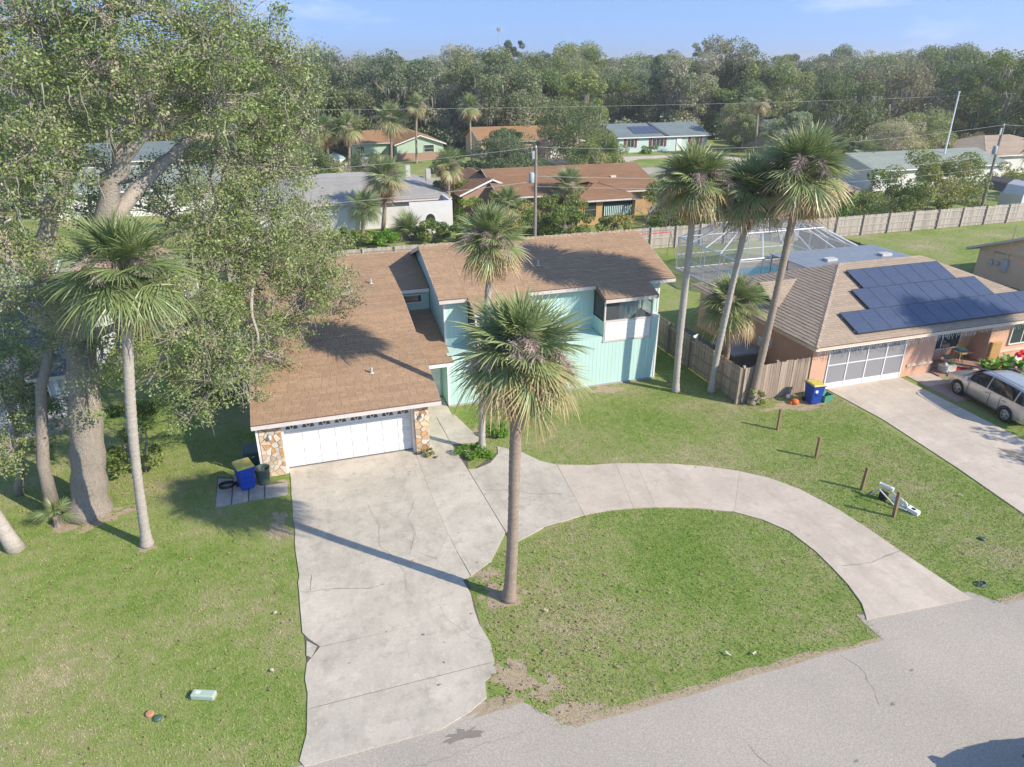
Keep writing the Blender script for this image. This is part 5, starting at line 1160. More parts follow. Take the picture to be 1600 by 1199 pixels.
palm('cabbage_palm', 'short full cabbage palm inside the side fence near the pink house', (20.75, 28.6), (20.5, 28.19, 3.6), 1.95, 54, 12, 4, .17, seed=7)
for i, (b, t_, r_, nf, dd, lb) in enumerate([
  ((17.77, 116.3), (18.27, 116.1, 6.4), 3.3, 30, 16, 'stout palm with thick brown skirt in front of the sage house'),
  ((21.4, 114.3), (21.9, 114.2, 8.4), 2.2, 26, 4, 'tall slim palm on the lawn before the sage gable'),
  ((28.9, 108.7), (28.7, 108.8, 8.4), 2.3, 26, 8, 'tall slim palm on open lawn between sage and peach houses'),
  ((8.24, 113.2), (7.85, 113.3, 5.2), 2.9, 30, 12, 'palm beside the covered boat'),
  ((10.9, 112.3), (11.2, 112.2, 5.7), 3.0, 30, 10, 'palm with dark boot-covered trunk by the white pickup'),
  ((8.91, 66.2), (9.5, 66.1, 4.9), 2.6, 34, 22, 'palm with orange dead skirt and leaning trunk behind the back fence'),
  ((6.62, 63.5), (7.1, 63.3, 3.0), 2.2, 30, 2, 'bright green young palm planted behind the back fence'),
  ((77.3, 105.7), (76.7, 105.9, 8.8), 2.5, 26, 8, 'tall palm near the slate roof house'),
  ((110, 165.3), (110.3, 165.2, 7.2), 3.6, 26, 6, 'palm at the edge of the far wood'),
  ((73.7, 77.5), (73.5, 77.6, 3.6), 2.4, 28, 10, 'squat palm before the green-grey roof'),
  ((26.95, 66.5), (27.4, 66.4, 3.3), 2.4, 32, 4, 'palm against the ochre front room of the brown house'),
  ((99, 72), (98.6, 72.2, 4.4), 3.4, 32, 20, 'palm with tan skirt by the utility pole')]):
    palm('background_palm', lb, b, t_, r_, nf, dd, 2 if i != 6 else 0, .2 if i not in (1, 2) else .17, 'palms in the back yards', pale=(i == 6), seed=20 + i)
# trunkless palmettos
def palmetto(label, x, y, rad, seed, pale=True, nf=22):
    t = thing('palmetto', label, 'palmetto', (x, y, 0), 'low palmettos'); r = random.Random(seed); k = rad / 1.9
    MB().tube([(0, 0, 0), (0, 0, .35)], [.16, .1], 8).build('stem', M['palm_bark'], t, local=True)
    for i in range(nf):
        f = i / (nf - 1); s = k * r.uniform(.8, 1.1); me = (FRP if pale else FR)[min(3, int(f * 4))]
        piece('frond', me, (0, 0, .35), t, (r.uniform(-.5, .5), -R(lerp(82, 12, f)), i * 2.4), (s, s, s), local=True)
    return t
palmetto('yellowish palmetto in front of the arched courtyard wall', 10.9, 63.6, 2.2, 61); palmetto('grey-green palmetto at the edge of the oak behind the back fence', 3.6, 60.5, 2.2, 62, False)
palmetto('palmetto against the brown house wall with dead palm stems', 23.5, 66.0, 1.6, 63, False); palmetto('young palmetto sprouting at the foot of the big oak', -8.55, 24.0, .75, 64, True, 7)

# ------------------------------------------------------------------ broad-leaved trees
def leaves(centers, radii, per, size, seed, flat=0.6, shell=0.0, tb=(0.0, 1.0), aspect=.55, tone=None):
    """leaf quads (bent diamonds) around cluster centres; tint = leaf colour chosen per leaf and per spray"""
    g = np.random.default_rng(seed); C = np.repeat(np.asarray(centers, float), per, 0); Rr = np.repeat(np.asarray(radii, float), per)
    n = len(C); d = g.normal(size=(n, 3)); d /= np.linalg.norm(d, axis=1)[:, None]; d[:, 2] *= .75
    P = C + d * (Rr * (shell + (1 - shell) * g.random(n) ** .5))[:, None]
    nrm = d * .5 + g.normal(size=(n, 3)) * .8 + np.array([.0, .0, flat]); nrm /= np.linalg.norm(nrm, axis=1)[:, None]
    a = g.normal(size=(n, 3)); u = np.cross(nrm, a); u /= np.linalg.norm(u, axis=1)[:, None] + 1e-9; v = np.cross(nrm, u)
    s = size * g.uniform(.6, 1.3, n)
    V = np.stack([P - u * s[:, None], P - v * (s * aspect)[:, None] + nrm * (s * .18)[:, None], P + u * s[:, None], P + v * (s * aspect)[:, None] + nrm * (s * .18)[:, None]], 1).reshape(-1, 3)
    base = np.repeat(g.uniform(0, 1, len(centers)) if tone is None else np.asarray(tone), per)
    t = np.clip(tb[0] + (tb[1] - tb[0]) * (.45 * base + .55 * g.random(n)), 0, 1)
    return V, np.arange(n * 4).reshape(-1, 4), t
def moss_strands(pts, seed, lo=.5, hi=1.4, w=.05, per=5):
    g = np.random.default_rng(seed); V = []; T = []
    for p in pts:
        for k in range(per):
            x, y, z = p[0] + g.normal(0, .22), p[1] + g.normal(0, .22), p[2]; L = g.uniform(lo, hi); a = g.uniform(0, 3.14); dx, dy = math.cos(a) * w, math.sin(a) * w
            q = 3
            for i in range(q):
                f0, f1 = 1 - .75 * i / q, 1 - .75 * (i + 1) / q; z0, z1 = z - L * i / q, z - L * (i + 1) / q; ox0, ox1 = .04 * math.sin(i * 2 + a * 3), .04 * math.sin((i + 1) * 2 + a * 3)
                V += [(x + ox0 - dx * f0, y - dy * f0, z0), (x + ox0 + dx * f0, y + dy * f0, z0), (x + ox1 + dx * f1, y + dy * f1, z1), (x + ox1 - dx * f1, y - dy * f1, z1)]; T.append(g.random())
    return np.array(V), np.arange(len(V)).reshape(-1, 4), np.array(T)
def npobj(name, VFT, mat, parent, kind=None):
    o = bpy.data.objects.new(name, np_mesh(name, VFT[0], VFT[1], mat, VFT[2])); return link(o, parent, kind)
def wiggle(a, b, n, amp, r, sag=0.0):
    a, b = Vector(a), Vector(b); L = (b - a).length; out = []
    for i in range(n + 1):
        t = i / n; k = math.sin(t * math.pi); out.append(a.lerp(b, t) + Vector((r.uniform(-1, 1), r.uniform(-1, 1), r.uniform(-1, 1))) * amp * L * (k if 0 < i < n else 0) + Vector((0, 0, sag * L * k)))
    return out
# --- the big oak on the left: measured limbs, sprays hung on them
oak = thing('live_oak', 'huge spreading oak with thick pale trunk overhanging the garage roof', 'tree', (-7.72, 24.6, 0)); ro = random.Random(12); OB = Vector((-7.72, 24.6, 0))
limbs = [
 [(-7.72, 24.59, -.1), (-7.5, 24.7, 1.2), (-7.26, 24.8, 2.6), (-7.02, 25.2, 4.6), (-6.85, 25.5, 6.0)],
 [(-6.85, 25.5, 6.0), (-6.1, 25.4, 8.2), (-5.16, 25.34, 10.24), (-4.31, 25.06, 11.97), (-4.11, 24.99, 13.77), (-3.9, 24.92, 15.3), (-3.3, 24.7, 17.2)],
 [(-6.85, 25.5, 6.0), (-7.4, 25.2, 8.0), (-6.6, 25.0, 10.4), (-5.6, 24.8, 11.8), (-6.06, 25.1, 13.27), (-7.3, 25.4, 14.0), (-9.2, 25.6, 15.0)],
 [(-4.7, 25.2, 11.2), (-3.78, 24.88, 12.34), (-2.82, 25.1, 13.3), (-2.1, 25.5, 14.3), (-1.0, 26.0, 15.6)],
 [(-5.6, 25.4, 9.4), (-3.74, 26.45, 11.2), (-2.45, 27.08, 12.2), (-.6, 27.8, 12.2), (1.2, 28.5, 11.4)],
 [(-6.7, 25.5, 6.6), (-5.2, 25.8, 7.6), (-3.15, 26.3, 8.0), (-1.0, 27.5, 7.6), (1.14, 28.6, 6.4), (2.3, 29.3, 5.6)],
 [(-6.9, 25.5, 5.8), (-5.5, 25.0, 6.6), (-4.0, 25.0, 6.6), (-2.8, 25.1, 5.4), (-2.5, 25.0, 4.2)],
 [(-6.85, 25.5, 6.0), (-8.6, 25.9, 7.6), (-10.5, 26.5, 9.5), (-12.0, 27.0, 11.5)],
 [(-5.2, 25.8, 7.6), (-4.0, 28.0, 8.8), (-2.4, 30.5, 9.2), (-.5, 32.5, 8.6)],
 [(-6.6, 25.6, 7.0), (-7.5, 23.8, 9.0), (-8.2, 22.6, 11.0)],
 [(-4.11, 24.99, 13.77), (-5.5, 26.2, 15.5), (-6.0, 27.0, 17.5)],
 [(-2.45, 27.08, 12.2), (-1.2, 28.5, 14.0), (.4, 29.5, 15.4)],
 [(-1.0, 27.5, 7.6), (-1.4, 26.3, 6.4), (-1.3, 25.6, 5.3)],
]
limb_r = [(.60, .46), (.40, .12), (.33, .10), (.22, .06), (.26, .06), (.24, .05), (.15, .04), (.22, .06), (.16, .05), (.14, .05), (.13, .05), (.12, .04), (.09, .04)]
nodes = []
for i, (L_, (ra, rb)) in enumerate(zip(limbs, limb_r)):
    P = []
    for a, b in zip(L_[:-1], L_[1:]):
        w_ = wiggle(a, b, 4, .05 if i else .015, ro); P += w_[:-1]
    P.append(Vector(L_[-1])); n = len(P)
    rad = [lerp(ra, rb, k / (n - 1)) * (1 + .07 * math.sin(k * 2.1 + i)) for k in range(n)]
    if i == 0: rad = [r_ * (1.35 if k == 0 else 1.14 if k == 1 else 1.04 if k == 2 else 1) for k, r_ in enumerate(rad)]
    MB().tube(P, rad, 14 if i == 0 else 9).build('trunk' if i == 0 else 'limb', M['bark'] if i == 0 else M['bark_pale'], oak, smooth=True)
    if i: nodes += [(p, r_) for p, r_ in zip(P, rad)]
OAKB = np.array([(-3.1, 23.62, 13.63, 1.0), (-3.99, 23.9, 12.7, 0.8), (-2.61, 25.03, 12.94, 1.0), (-5.49, 24.92, 13.44, 1.0), (-3.24, 24.71, 15.76, 1.4), (-4.37, 23.5, 14.37, 1.0), (-2.5, 23.42, 14.53, 1.0), (-3.9, 23.35, 15.68, 1.2), (-7.11, 23.34, 7.91, 0.8), (-6.19, 23.04, 8.69, 0.9), (-4.71, 24.14, 8.46, 0.9), (-7.61, 23.71, 6.2, 0.5), (-4.9, 24.2, 4.75, 0.6), (-4.33, 28.74, 10.59, 0.9), (-5.84, 27.13, 9.85, 0.9), (-3.13, 29.41, 11.13, 0.9), (-2.15, 30.14, 11.35, 1.0), (-6.96, 29.6, 9.58, 1.0), (-5.35, 30.13, 9.63, 0.8), (-5.58, 23.37, 7.95, 0.9), (-6.66, 24.03, 6.82, 0.9), (-5.35, 23.61, 6.28, 0.8), (-6.39, 23.73, 5.38, 0.6), (-4.02, 24.44, 7.47, 1.1), (-3.11, 24.67, 7.31, 1.2), (-3.79, 23.84, 6.34, 1.0), (-2.43, 24.45, 5.26, 1.1), (-3.15, 24.15, 4.52, 1.0), (-3.95, 24.21, 3.4, 0.8), (-1.96, 25.35, 4.35, 1.0), (-1.79, 26.03, 2.45, 0.7), (-0.54, 26.46, 8.18, 1.3), (1.23, 28.51, 6.78, 1.2), (0.31, 27.76, 5.51, 1.2), (-2.93, 25.66, 8.78, 1.2), (-1.35, 26.2, 8.54, 1.3), (-7.14, 24.4, 8.8, 1.1), (-7.59, 24.02, 9.32, 1.1), (-5.9, 24.0, 15.38, 1.7), (-4.99, 25.81, 15.71, 1.8), (-1.96, 25.87, 15.5, 1.8), (-0.55, 26.47, 15.27, 1.7), (0.51, 27.17, 14.44, 1.5), (1.11, 28.03, 13.09, 1.1), (-6.1, 23.01, 14.15, 1.2), (-6.18, 23.56, 12.61, 1.5), (-6.01, 27.19, 12.49, 1.3), (-2.18, 27.0, 13.68, 1.5), (-1.17, 24.56, 13.3, 1.4), (-0.35, 27.45, 12.63, 1.6), (0.52, 28.22, 11.8, 1.2), (-6.74, 23.22, 11.83, 1.4), (-5.91, 24.0, 11.52, 1.2), (-7.05, 24.37, 10.53, 1.0), (-5.37, 28.03, 10.96, 1.0), (-1.66, 26.83, 10.74, 1.4), (-0.19, 27.4, 10.71, 1.5), (-2.2, 25.95, 9.64, 1.4), (-0.85, 27.61, 9.12, 1.6), (0.34, 28.28, 8.55, 1.5), (1.54, 29.99, 7.44, 1.1), (-2.16, 25.94, 7.99, 1.4), (-0.7, 27.56, 6.95, 1.5), (0.68, 28.17, 6.4, 1.4), (1.91, 29.35, 5.26, 0.9), (-1.7, 26.84, 5.52, 1.2), (-0.39, 27.99, 4.71, 1.0), (-1.04, 27.67, 3.54, 0.85), (-2.75, 25.08, 6.0, 1.1), (-3.68, 24.33, 4.99, 1.0), (-3.63, 24.31, 3.55, 0.8), (-1.51, 26.78, 2.75, 0.75), (-6.11, 24.59, 5.67, 0.8), (-6.58, 24.22, 4.04, 0.5), (-8.4, 24.81, 7.59, 1.0), (-3.51, 27.43, 9.77, 1.0), (-6.47, 27.34, 14.45, 1.4), (-1.29, 24.08, 14.62, 1.4), (-4.73, 27.82, 14.26, 1.2), (1.07, 29.62, 9.11, 1.2), (-4.96, 25.8, 6.47, 0.8), (2.51, 30.73, 5.79, 0.8), (-8.47, 25.88, 9.15, 1.0)])
def spray_tree(parent, blobs, nodes, leafmat_, seed, dens, per, lsize, crad=.34, twig='bark_pale', tb=(0, 1), minr=.012):
    """blobs (x,y,z,r): a branch to each blob, twigs to each spray of leaves"""
    r = random.Random(seed); tw = MB(); cs = []; rs = []; tone = []
    NP = np.array([tuple(n[0]) for n in nodes])
    for bx, by, bz, br in blobs:
        c = Vector((bx, by, bz)); k = int(np.argmin(((NP - np.array([bx, by, bz - .3])) ** 2).sum(1))); a = nodes[k][0]; r0 = min(nodes[k][1] * .7, .09)
        hub = wiggle(a, c, 5, .08, r, .05); tw.tube(hub, [lerp(max(.03, r0), .025, i / 5) for i in range(6)], 6)
        n = int(dens * br ** 2.4); bt = r.random()
        for i in range(n):
            d = Vector((r.gauss(0, 1), r.gauss(0, 1), r.gauss(0, .8))).normalized() * br * r.uniform(.35, 1.08) ** .7; p = c + d; p.z += .15 * br
            cs.append(tuple(p)); rs.append(crad * r.uniform(.7, 1.35)); tone.append(min(1, max(0, .5 * bt + .5 * r.random())))
            s = hub[r.choice((2, 3, 4, 5))]; q = wiggle(s, p, 3, .10, r, .03); tw.tube(q, [.022, .015, minr * .9, minr * .5], 4, False)
            for _ in range(2):
                e = p + Vector((r.gauss(0, 1), r.gauss(0, 1), r.gauss(0, .7))).normalized() * crad * 1.2; tw.tube([q[2], e], [minr * .7, minr * .3], 3, False)
    tw.build('twigs', M[twig], parent, 'stuff')
    org = ORG[parent.name]; V, F, T = leaves(np.array(cs) - np.array(org), rs, per, lsize, seed + 1, tb=tb, tone=tone)
    npobj('crown', (V, F, T), M[leafmat_], parent)
    return cs
ocs = spray_tree(oak, OAKB, nodes, 'oak_leaf', 31, 19, 62, .05, .42)
low_ = [c for c in ocs if c[2] < 6.5 and c[0] > -6 and c[1] < 27.5]
mp = [(p[0] + 7.72, p[1] - 24.6, p[2] - .2) for p in ro.sample(low_, min(16, len(low_)))] + [(p[0] + 7.72, p[1] - 24.6, p[2] - .2) for p in ro.sample(ocs, 70)]
npobj('moss', moss_strands(mp, 5, .3, .95, .018, 5), M['moss'], oak, 'stuff')
MB().tube([(-8.85, 24.7, -.05), (-8.75, 24.85, 2.0), (-8.3, 25.3, 4.6), (-7.6, 25.5, 6.2)], [.26, .2, .17, .13], 10).build('trunk', M['bark'], oak, smooth=True)

# --- second tree at the left border and its leaning trunk
t2 = thing('young_oak', 'leafy small oak with low branches beside the gridded window of the dark roofed house', 'tree', (-10.4, 26.6, 0))
nd2 = []
for a, b, ra, rb in (((-10.4, 26.6, -.05), (-9.9, 26.4, 1.9), .16, .11), ((-9.9, 26.4, 1.9), (-9.3, 26.7, 4.2), .1, .05), ((-9.9, 26.4, 1.9), (-9.8, 26.2, 5.0), .1, .05), ((-9.9, 26.4, 1.7), (-9.7, 25.3, 2.4), .07, .04)):
    P = wiggle(a, b, 5, .04, ro); rad = [lerp(ra, rb, k / 5) for k in range(6)]; MB().tube(P, rad, 8).build('trunk' if ra > .15 else 'limb', M['bark'], t2, smooth=True); nd2 += list(zip(P, rad))
spray_tree(t2, np.array([(-9.51, 26.33, 4.83, 1.0), (-9.19, 27.28, 4.76, 0.9), (-9.56, 25.82, 3.75, 1.1), (-8.89, 26.13, 3.25, 0.9), (-9.64, 25.32, 2.54, 0.9), (-8.87, 25.59, 2.0, 0.6), (-9.53, 26.86, 5.69, 0.8), (-10.1, 24.94, 1.83, 0.5), (-8.36, 27.0, 3.39, 0.6)]), nd2, 'oak_leaf', 37, 26, 60, .05, .36, tb=(.15, .95))
pt = MB().tube(wiggle((-9.55, 22.95, -.05), (-10.4, 23.4, 3.2), 8, .01, ro), [.3, .25, .235, .23, .225, .22, .22, .215, .21], 12).build('leaning_stump', M['palm_bark_pale'], smooth=True); own_origin(pt, (-9.55, 22.95, 0)); tag(pt, 'pale leaning bare trunk at the edge of the lawn beyond the oak', 'tree trunk')

# --- generic crowns for the wood, the yards and the shrubs
def wood_tree(name, label, seed, h, rad, ch, nleaf, lsize, mat='wood_leaf', moss=0, group=None, tr=.35, tb=(0, 1), lobes=26, cat='tree', trunks=1):
    r = random.Random(seed); g = np.random.default_rng(seed); t = thing(name, label, cat, (0, 0, 0), group); zc = h - ch * .52
    cs = []; rs = []
    for i in range(lobes):
        a = i * 2.4 + r.uniform(-.4, .4); q = math.sqrt((i + .6) / lobes); el = r.uniform(-.95, 1.0); rr = rad * (.35 + .6 * q) * math.cos(el * .9) * r.uniform(.8, 1.1)
        cs.append((math.cos(a) * rr, math.sin(a) * rr, zc + math.sin(el) * ch * .47 * r.uniform(.8, 1.15))); rs.append(rad * r.uniform(.20, .36))
    V, F, T = leaves(cs, rs, max(1, nleaf // lobes), lsize, seed, .5, .45, tb)
    npobj('crown', (V, F, T), M[mat], t)
    for k in range(trunks):
        ox = 0 if trunks == 1 else r.uniform(-.4, .4) * rad * .4; m = MB(); P = wiggle((ox, ox * .5, -.2), (ox * 2 + r.uniform(-.5, .5), r.uniform(-.5, .5), zc), 6, .03, r); m.tube(P, [tr * (1.3 - .8 * i / 6) for i in range(7)], 7); m.build('trunk', M['bark'], t, smooth=True)
    m = MB()
    for c in r.sample(cs, min(len(cs), 9)):
        m.tube(wiggle((0, 0, zc - ch * .3), c, 5, .06, r, .04), [tr * .45, tr * .38, tr * .3, tr * .22, tr * .14, tr * .06], 5, False)
    m.build('limbs', M['bark_pale'], t)
    if moss:
        pts = []
        for i in range(moss):
            k = r.randrange(lobes); a = r.uniform(0, 6.28); pts.append((cs[k][0] + math.cos(a) * rs[k] * .8, cs[k][1] + math.sin(a) * rs[k] * .8, cs[k][2] - rs[k] * .35))
        npobj('moss', moss_strands(pts, seed, .6, 1.9, .085, 7), M['moss'], t, 'stuff')
    return t
PROT = [
 wood_tree('oak_tree', 'moss hung live oak in the wood beyond the far houses', 201, 17, 8.5, 15.5, 15000, .23, moss=90, group='oaks of the far wood', tr=.5, lobes=40),
 wood_tree('oak_tree', 'moss hung live oak in the wood beyond the far houses', 202, 18.5, 7.5, 16.5, 15000, .23, moss=60, group='oaks of the far wood', tr=.5, lobes=40),
 wood_tree('oak_tree', 'moss hung live oak in the wood beyond the far houses', 203, 15, 9.0, 13.5, 15000, .23, moss=120, group='oaks of the far wood', tr=.55, lobes=42, tb=(.15, 1)),
 wood_tree('broadleaf_tree', 'bright green broadleaf tree in the wood beyond the far houses', 204, 16, 6.0, 14, 11000, .24, moss=15, group='green trees of the far wood', tr=.4, tb=(.1, .75), lobes=32),
 wood_tree('broadleaf_tree', 'bright green broadleaf tree in the wood beyond the far houses', 205, 12, 5.5, 11.5, 11000, .24, moss=8, group='green trees of the far wood', tr=.4, tb=(0, .6), lobes=32),
 wood_tree('slash_pine', 'tall pine with flat tufted crown rising above the far wood', 206, 22, 4.2, 7, 5000, .2, moss=0, group='pines of the far wood', tr=.3, tb=(0, .5), lobes=16),
]
used = set()
def plant(k, x, y, s, rz, label=None, sz=None, group=None):
    src = PROT[k]
    if k not in used: o = src; used.add(k)
    else: o = copy_tree(src)
    o.location = (x, y, 0); o.rotation_euler = (0, 0, rz); o.scale = (s, s, (sz or s))
    if label: o['label'] = label
    if group: o['group'] = group
    return o
rt = random.Random(77); trees = []
CLEAR = [(-32, 20, 98, 131), (17, 29, 98, 135), (30, 78, 98, 129), (82, 108, 98, 128), (-32, 0, 78, 96), (0, 14, 150, 172)]
def ok_tree(x, y, rr):
    for a, b, c, d in CLEAR:
        if a - rr * .35 < x < b + rr * .35 and c < y < d + rr * .3: return False
    for X, Y, Rr in trees:
        if math.hypot(X - x, Y - y) < (Rr + rr) * .40: return False
    return True
def camang(x, y): return math.degrees(math.atan2(x, y)) - 18
cnt = 0; tries = 0
while cnt < 285 and tries < 30000:
    tries += 1; y = 128 + 190 * rt.random() ** 1.5; x = rt.uniform(-140, 330)
    if abs(camang(x, y)) > 43: continue
    if y > 230 and rt.random() < .35: continue
    k = rt.choices(range(6), (5, 4, 6, 3, 3, 1 if y > 190 else 0))[0]; s = rt.uniform(.72, 1.08); rr = (8.5, 7.5, 9, 6, 5.5, 4.2)[k] * s
    if y > 200: s *= 1.08
    if not ok_tree(x, y, rr): continue
    trees.append((x, y, rr)); plant(k, x, y, s, rt.uniform(0, 6.28)); cnt += 1
HB = [(12, 27, 112, 134), (32, 50, 112, 128), (57, 76, 112, 129), (87, 107, 112, 128), (-31, -11, 107, 120), (-23, -5, 81, 93), (8, 16, 99, 120), (48, 76, 99, 113), (41, 48, 99, 116), (84, 90, 99, 114), (14, 30, 99, 118)]; yardt = [(45, 107, 5.6), (33.5, 105.5, 3)]
# trees that stand out among the yards
for (k, x, y, s, lb) in [
  (2, 45, 107, .62, 'dark round oak with moss in front of the peach house garage'), (0, 41, 131, .85, 'dense dark oak behind the peach house'), (4, 33.5, 105.5, .5, 'thin grey-green tree on the lawn by the peach house'), (2, 26.5, 83.5, .46, 'grey-green tree in leaf behind the brown house ridge'), (0, 39.5, 86, .4, 'small round tree behind the far end of the brown house'),
  (3, 79, 112, .42, 'dark round shrub tree between aqua and slate roof houses'), (0, 92, 104, .8, 'moss hung oak shading the slate roof house'), (2, 106, 108, .95, 'wide grey-green oak on the lawn beyond the slate roof house'),
  (1, 118, 96, .9, 'tall oak behind the utility pole and palms'), (3, 122, 82, .95, 'glossy dark green tree behind the tan roof house'), (0, 133, 88, .95, 'oak at the right edge of the near wood'), (2, 112, 123, .95, 'broad oak behind the slate roof house'), (0, 128, 112, 1.0, 'broad oak beyond the white light pole'), (2, 141, 104, 1.0, 'broad oak at the wood edge above the tan roof'), (0, 97, 138, 1.0, 'large oak between slate roof house and the wood'), (1, 82, 138, .9, 'large oak behind the aqua house'),
  (0, -28, 88, .95, 'oak beyond the left yards seen through the big oak'), (1, -40, 100, 1.0, 'tall oak deep behind the left yards'), (2, -20, 128, 1.0, 'oak behind the white house on the left'), (3, -4, 98, .6, 'small green tree on the left of the back street'), (0, -36, 76, .9, 'oak behind the tan roofed house on the left'), (2, -3, 140, .95, 'moss hung oak behind the boat'), (1, 10, 146, .95, 'moss hung oak behind the white gabled house'), (0, 24, 142, 1.0, 'large oak behind the sage house')]:
    plant(k, x, y, s, rt.uniform(0, 6.28), lb, group='trees in the back yards')
for i in range(300):
    x = rt.uniform(-60, 135); y = rt.choice((rt.uniform(84, 91), rt.uniform(101, 129))); s = rt.uniform(.26, .55); k = rt.choice((0, 2, 3, 4)); rr = (8.5, 7.5, 9, 6, 5.5)[k] * s
    if abs(camang(x, y)) > 41 or any(a - 2 < x < b + 2 and c - 9 < y < d + 2 for a, b, c, d in HB) or (y < 98 and 12 < x < 62) or any(math.hypot(X - x, Y - y) < (Rr + rr) * .75 for X, Y, Rr in yardt): continue
    yardt.append((x, y, rr)); plant(k, x, y, s, rt.uniform(0, 6.28), 'small yard tree standing between the houses along the back street', group='small trees along the back street')
# undergrowth and floor of the wood
ug = np.random.default_rng(15); cs = []; rs = []; tone = []
for i in range(1500):
    y = 131 + 150 * ug.random() ** 1.6; x = ug.uniform(-.42 * y, 1.12 * y)
    if any(a < x < b and c < y < d for a, b, c, d in CLEAR): continue
    tn = ug.random(); h0 = ug.uniform(1.2, 4.5)
    for k in range(5): cs.append((x + ug.normal(0, 1.6), y + ug.normal(0, 1.6), h0 * ug.uniform(.25, 1.0))); rs.append(ug.uniform(.9, 1.9)); tone.append(tn)
Vu, Fu, Tu = leaves(np.array(cs), rs, 22, .3, 16, .5, .3, (0, .85), .6, tone)
o = bpy.data.objects.new('undergrowth', np_mesh('undergrowth', Vu, Fu, M['wood_leaf'], Tu)); link(o, None, 'stuff'); tag(o, 'tangled undergrowth beneath the trees of the wood', 'undergrowth')
struct(MB().face([(-200, 136, .012), (700, 136, .012), (1300, 1100, .012), (-500, 1100, .012)]).build('wood_floor', M['wood_soil']))
# far wood, read as one mass
fw = np.random.default_rng(5); cs = []; rs = []; tone = []
for i in range(760):
    y = fw.uniform(280, 1050); x = fw.uniform(-.42 * y, 1.12 * y); hh = fw.uniform(11, 17) + (3 if fw.random() < .12 else 0); R0 = fw.uniform(4, 7); tn = fw.random()
    for k in range(7):
        a = fw.uniform(0, 6.28); q = R0 * fw.random() ** .5 * .9; cs.append((x + q * math.cos(a), y + q * math.sin(a), hh - R0 * .55 * (q / R0) ** 2 * 2 - fw.uniform(1, 3))); rs.append(R0 * .45); tone.append(tn)
Vf, Ff, Tf = leaves(np.array(cs), rs, 46, .75, 9, .6, .5, (0, .75), .6, tone)
o = bpy.data.objects.new('far_wood', np_mesh('far_wood', Vf, Ff, M['wood_leaf'], Tf)); link(o, None, 'stuff'); tag(o, 'far green wood reaching the horizon', 'wood')

# --- shrubs and bushes
def shrub(label, x, y, h, rad, seed, mat='shrub_leaf', n=3200, ls=.1, lobes=14, tb=(0, 1), trunks=3, name='shrub', group=None):
    t = wood_tree(name, label, seed, h, rad, h * .95, n, ls, mat, 0, group, .06, tb, lobes, 'shrub', trunks); t.location = (x, y, 0); return t
shrub('yellow-green shrub thicket behind the grey board fence', 63.5, 57.5, 6.2, 4.6, 301, tb=(.25, 1), n=9000, ls=.12)
shrub('olive shrub with bare stems between flowering shrub and yellow thicket', 57.5, 56.8, 5.0, 3.6, 302, n=7000, ls=.11, tb=(.1,1))
shrub('flowering shrub with red blooms leaning over the grey board fence', 47.5, 54.9, 3.3, 2.9, 303, 'flower_leaf', 6500, .1, 14, (0, 1))
shrub('upright green shrub by the cream roofed house', 51, 56.5, 4.4, 1.8, 304, 'bright_leaf', 2600, .1)
shrub('tall yellowing shrub beside the green-grey roof', 69, 60.5, 6.5, 3.4, 305, tb=(.3, 1), n=7000, ls=.13)
shrub('brushy shrub below the utility pole near the barn shaped shed', 81, 62, 4.2, 2.8, 306, n=2600, ls=.12)
shrub('bright green clipped shrub beside the white courtyard wall', 18.3, 69.5, 2.6, 1.9, 307, 'bright_leaf', 3600, .09, 12)
shrub('dark rounded shrub on the corner of the grey roof yard', 20.6, 86, 4.6, 2.6, 308, n=3600, ls=.12, tb=(0, .5))
shrub('tangled vine covered shrub before the brown house', 22.3, 61.5, 3.6, 2.4, 309, tb=(.2, 1), n=4200, ls=.1)
shrub('leafy shrub along the brown house lawn behind the back fence', 18.0, 57.6, 2.8, 2.0, 310, tb=(.2, 1), n=3200, ls=.1)
shrub('tall leafy shrub next to the wooden utility pole', 25.6, 62.8, 3.4, 1.9, 311, tb=(.15, .95), n=3200, ls=.1)
shrub('tall shrub screening the ochre wall of the brown house', 36.2, 62.6, 4.0, 2.4, 341, tb=(.1, .9), n=5200, ls=.1); shrub('vine tangle hanging over the brown house wing', 19.5, 65.0, 3.8, 2.4, 342, tb=(.3, 1), n=4600, ls=.1); shrub('green bush between brown house and transformer pole', 24.6, 59.5, 2.8, 2.2, 343, tb=(.1, .8), n=4600, ls=.09)
shrub('shrub bank on the shaded side of the brown house lawn', 38.5, 60, 3.2, 2.8, 312, tb=(.2, 1), n=4200, ls=.1)
shrub('olive bush against the back fence near the brown house', 34.2, 58.5, 2.0, 1.8, 313, tb=(.1, .9), n=2600, ls=.09)
shrub('thin leaning shrub by the pool cage fence', 42.5, 55.5, 3.4, 2.2, 314, tb=(.3, 1), n=2600, ls=.1)
shrub('dense shrub under the oak behind the garage wing', -1, 50, 3.2, 2.6, 315, n=3400, ls=.1)
shrub('dark green groundcover shrub at the palms behind the back fence', 8.2, 61.5, 1.3, 1.6, 316, 'bright_leaf', 2000, .1, 10, (0, .5))
shrub('small weedy tuft at the foot of the fence corner post', 19.9, 24.6, .8, .5, 317, tb=(.3, 1), n=700, ls=.05, lobes=7, trunks=1)
shrub('small dry weed at the foot of the right stone pier', 4.45, 24.75, .35, .3, 318, tb=(.4, 1), n=400, ls=.04, lobes=6, trunks=1)
shrub('low green plants around the palm in the planting circle', 6.3, 24.3, .3, .75, 319, 'bright_leaf', 1500, .05, 12, (0, .7), 1)
shrub('clump of green weeds beside the front walk', 7.6, 25.6, .4, .6, 320, 'bright_leaf', 1200, .05, 8, (0, .6), 1)
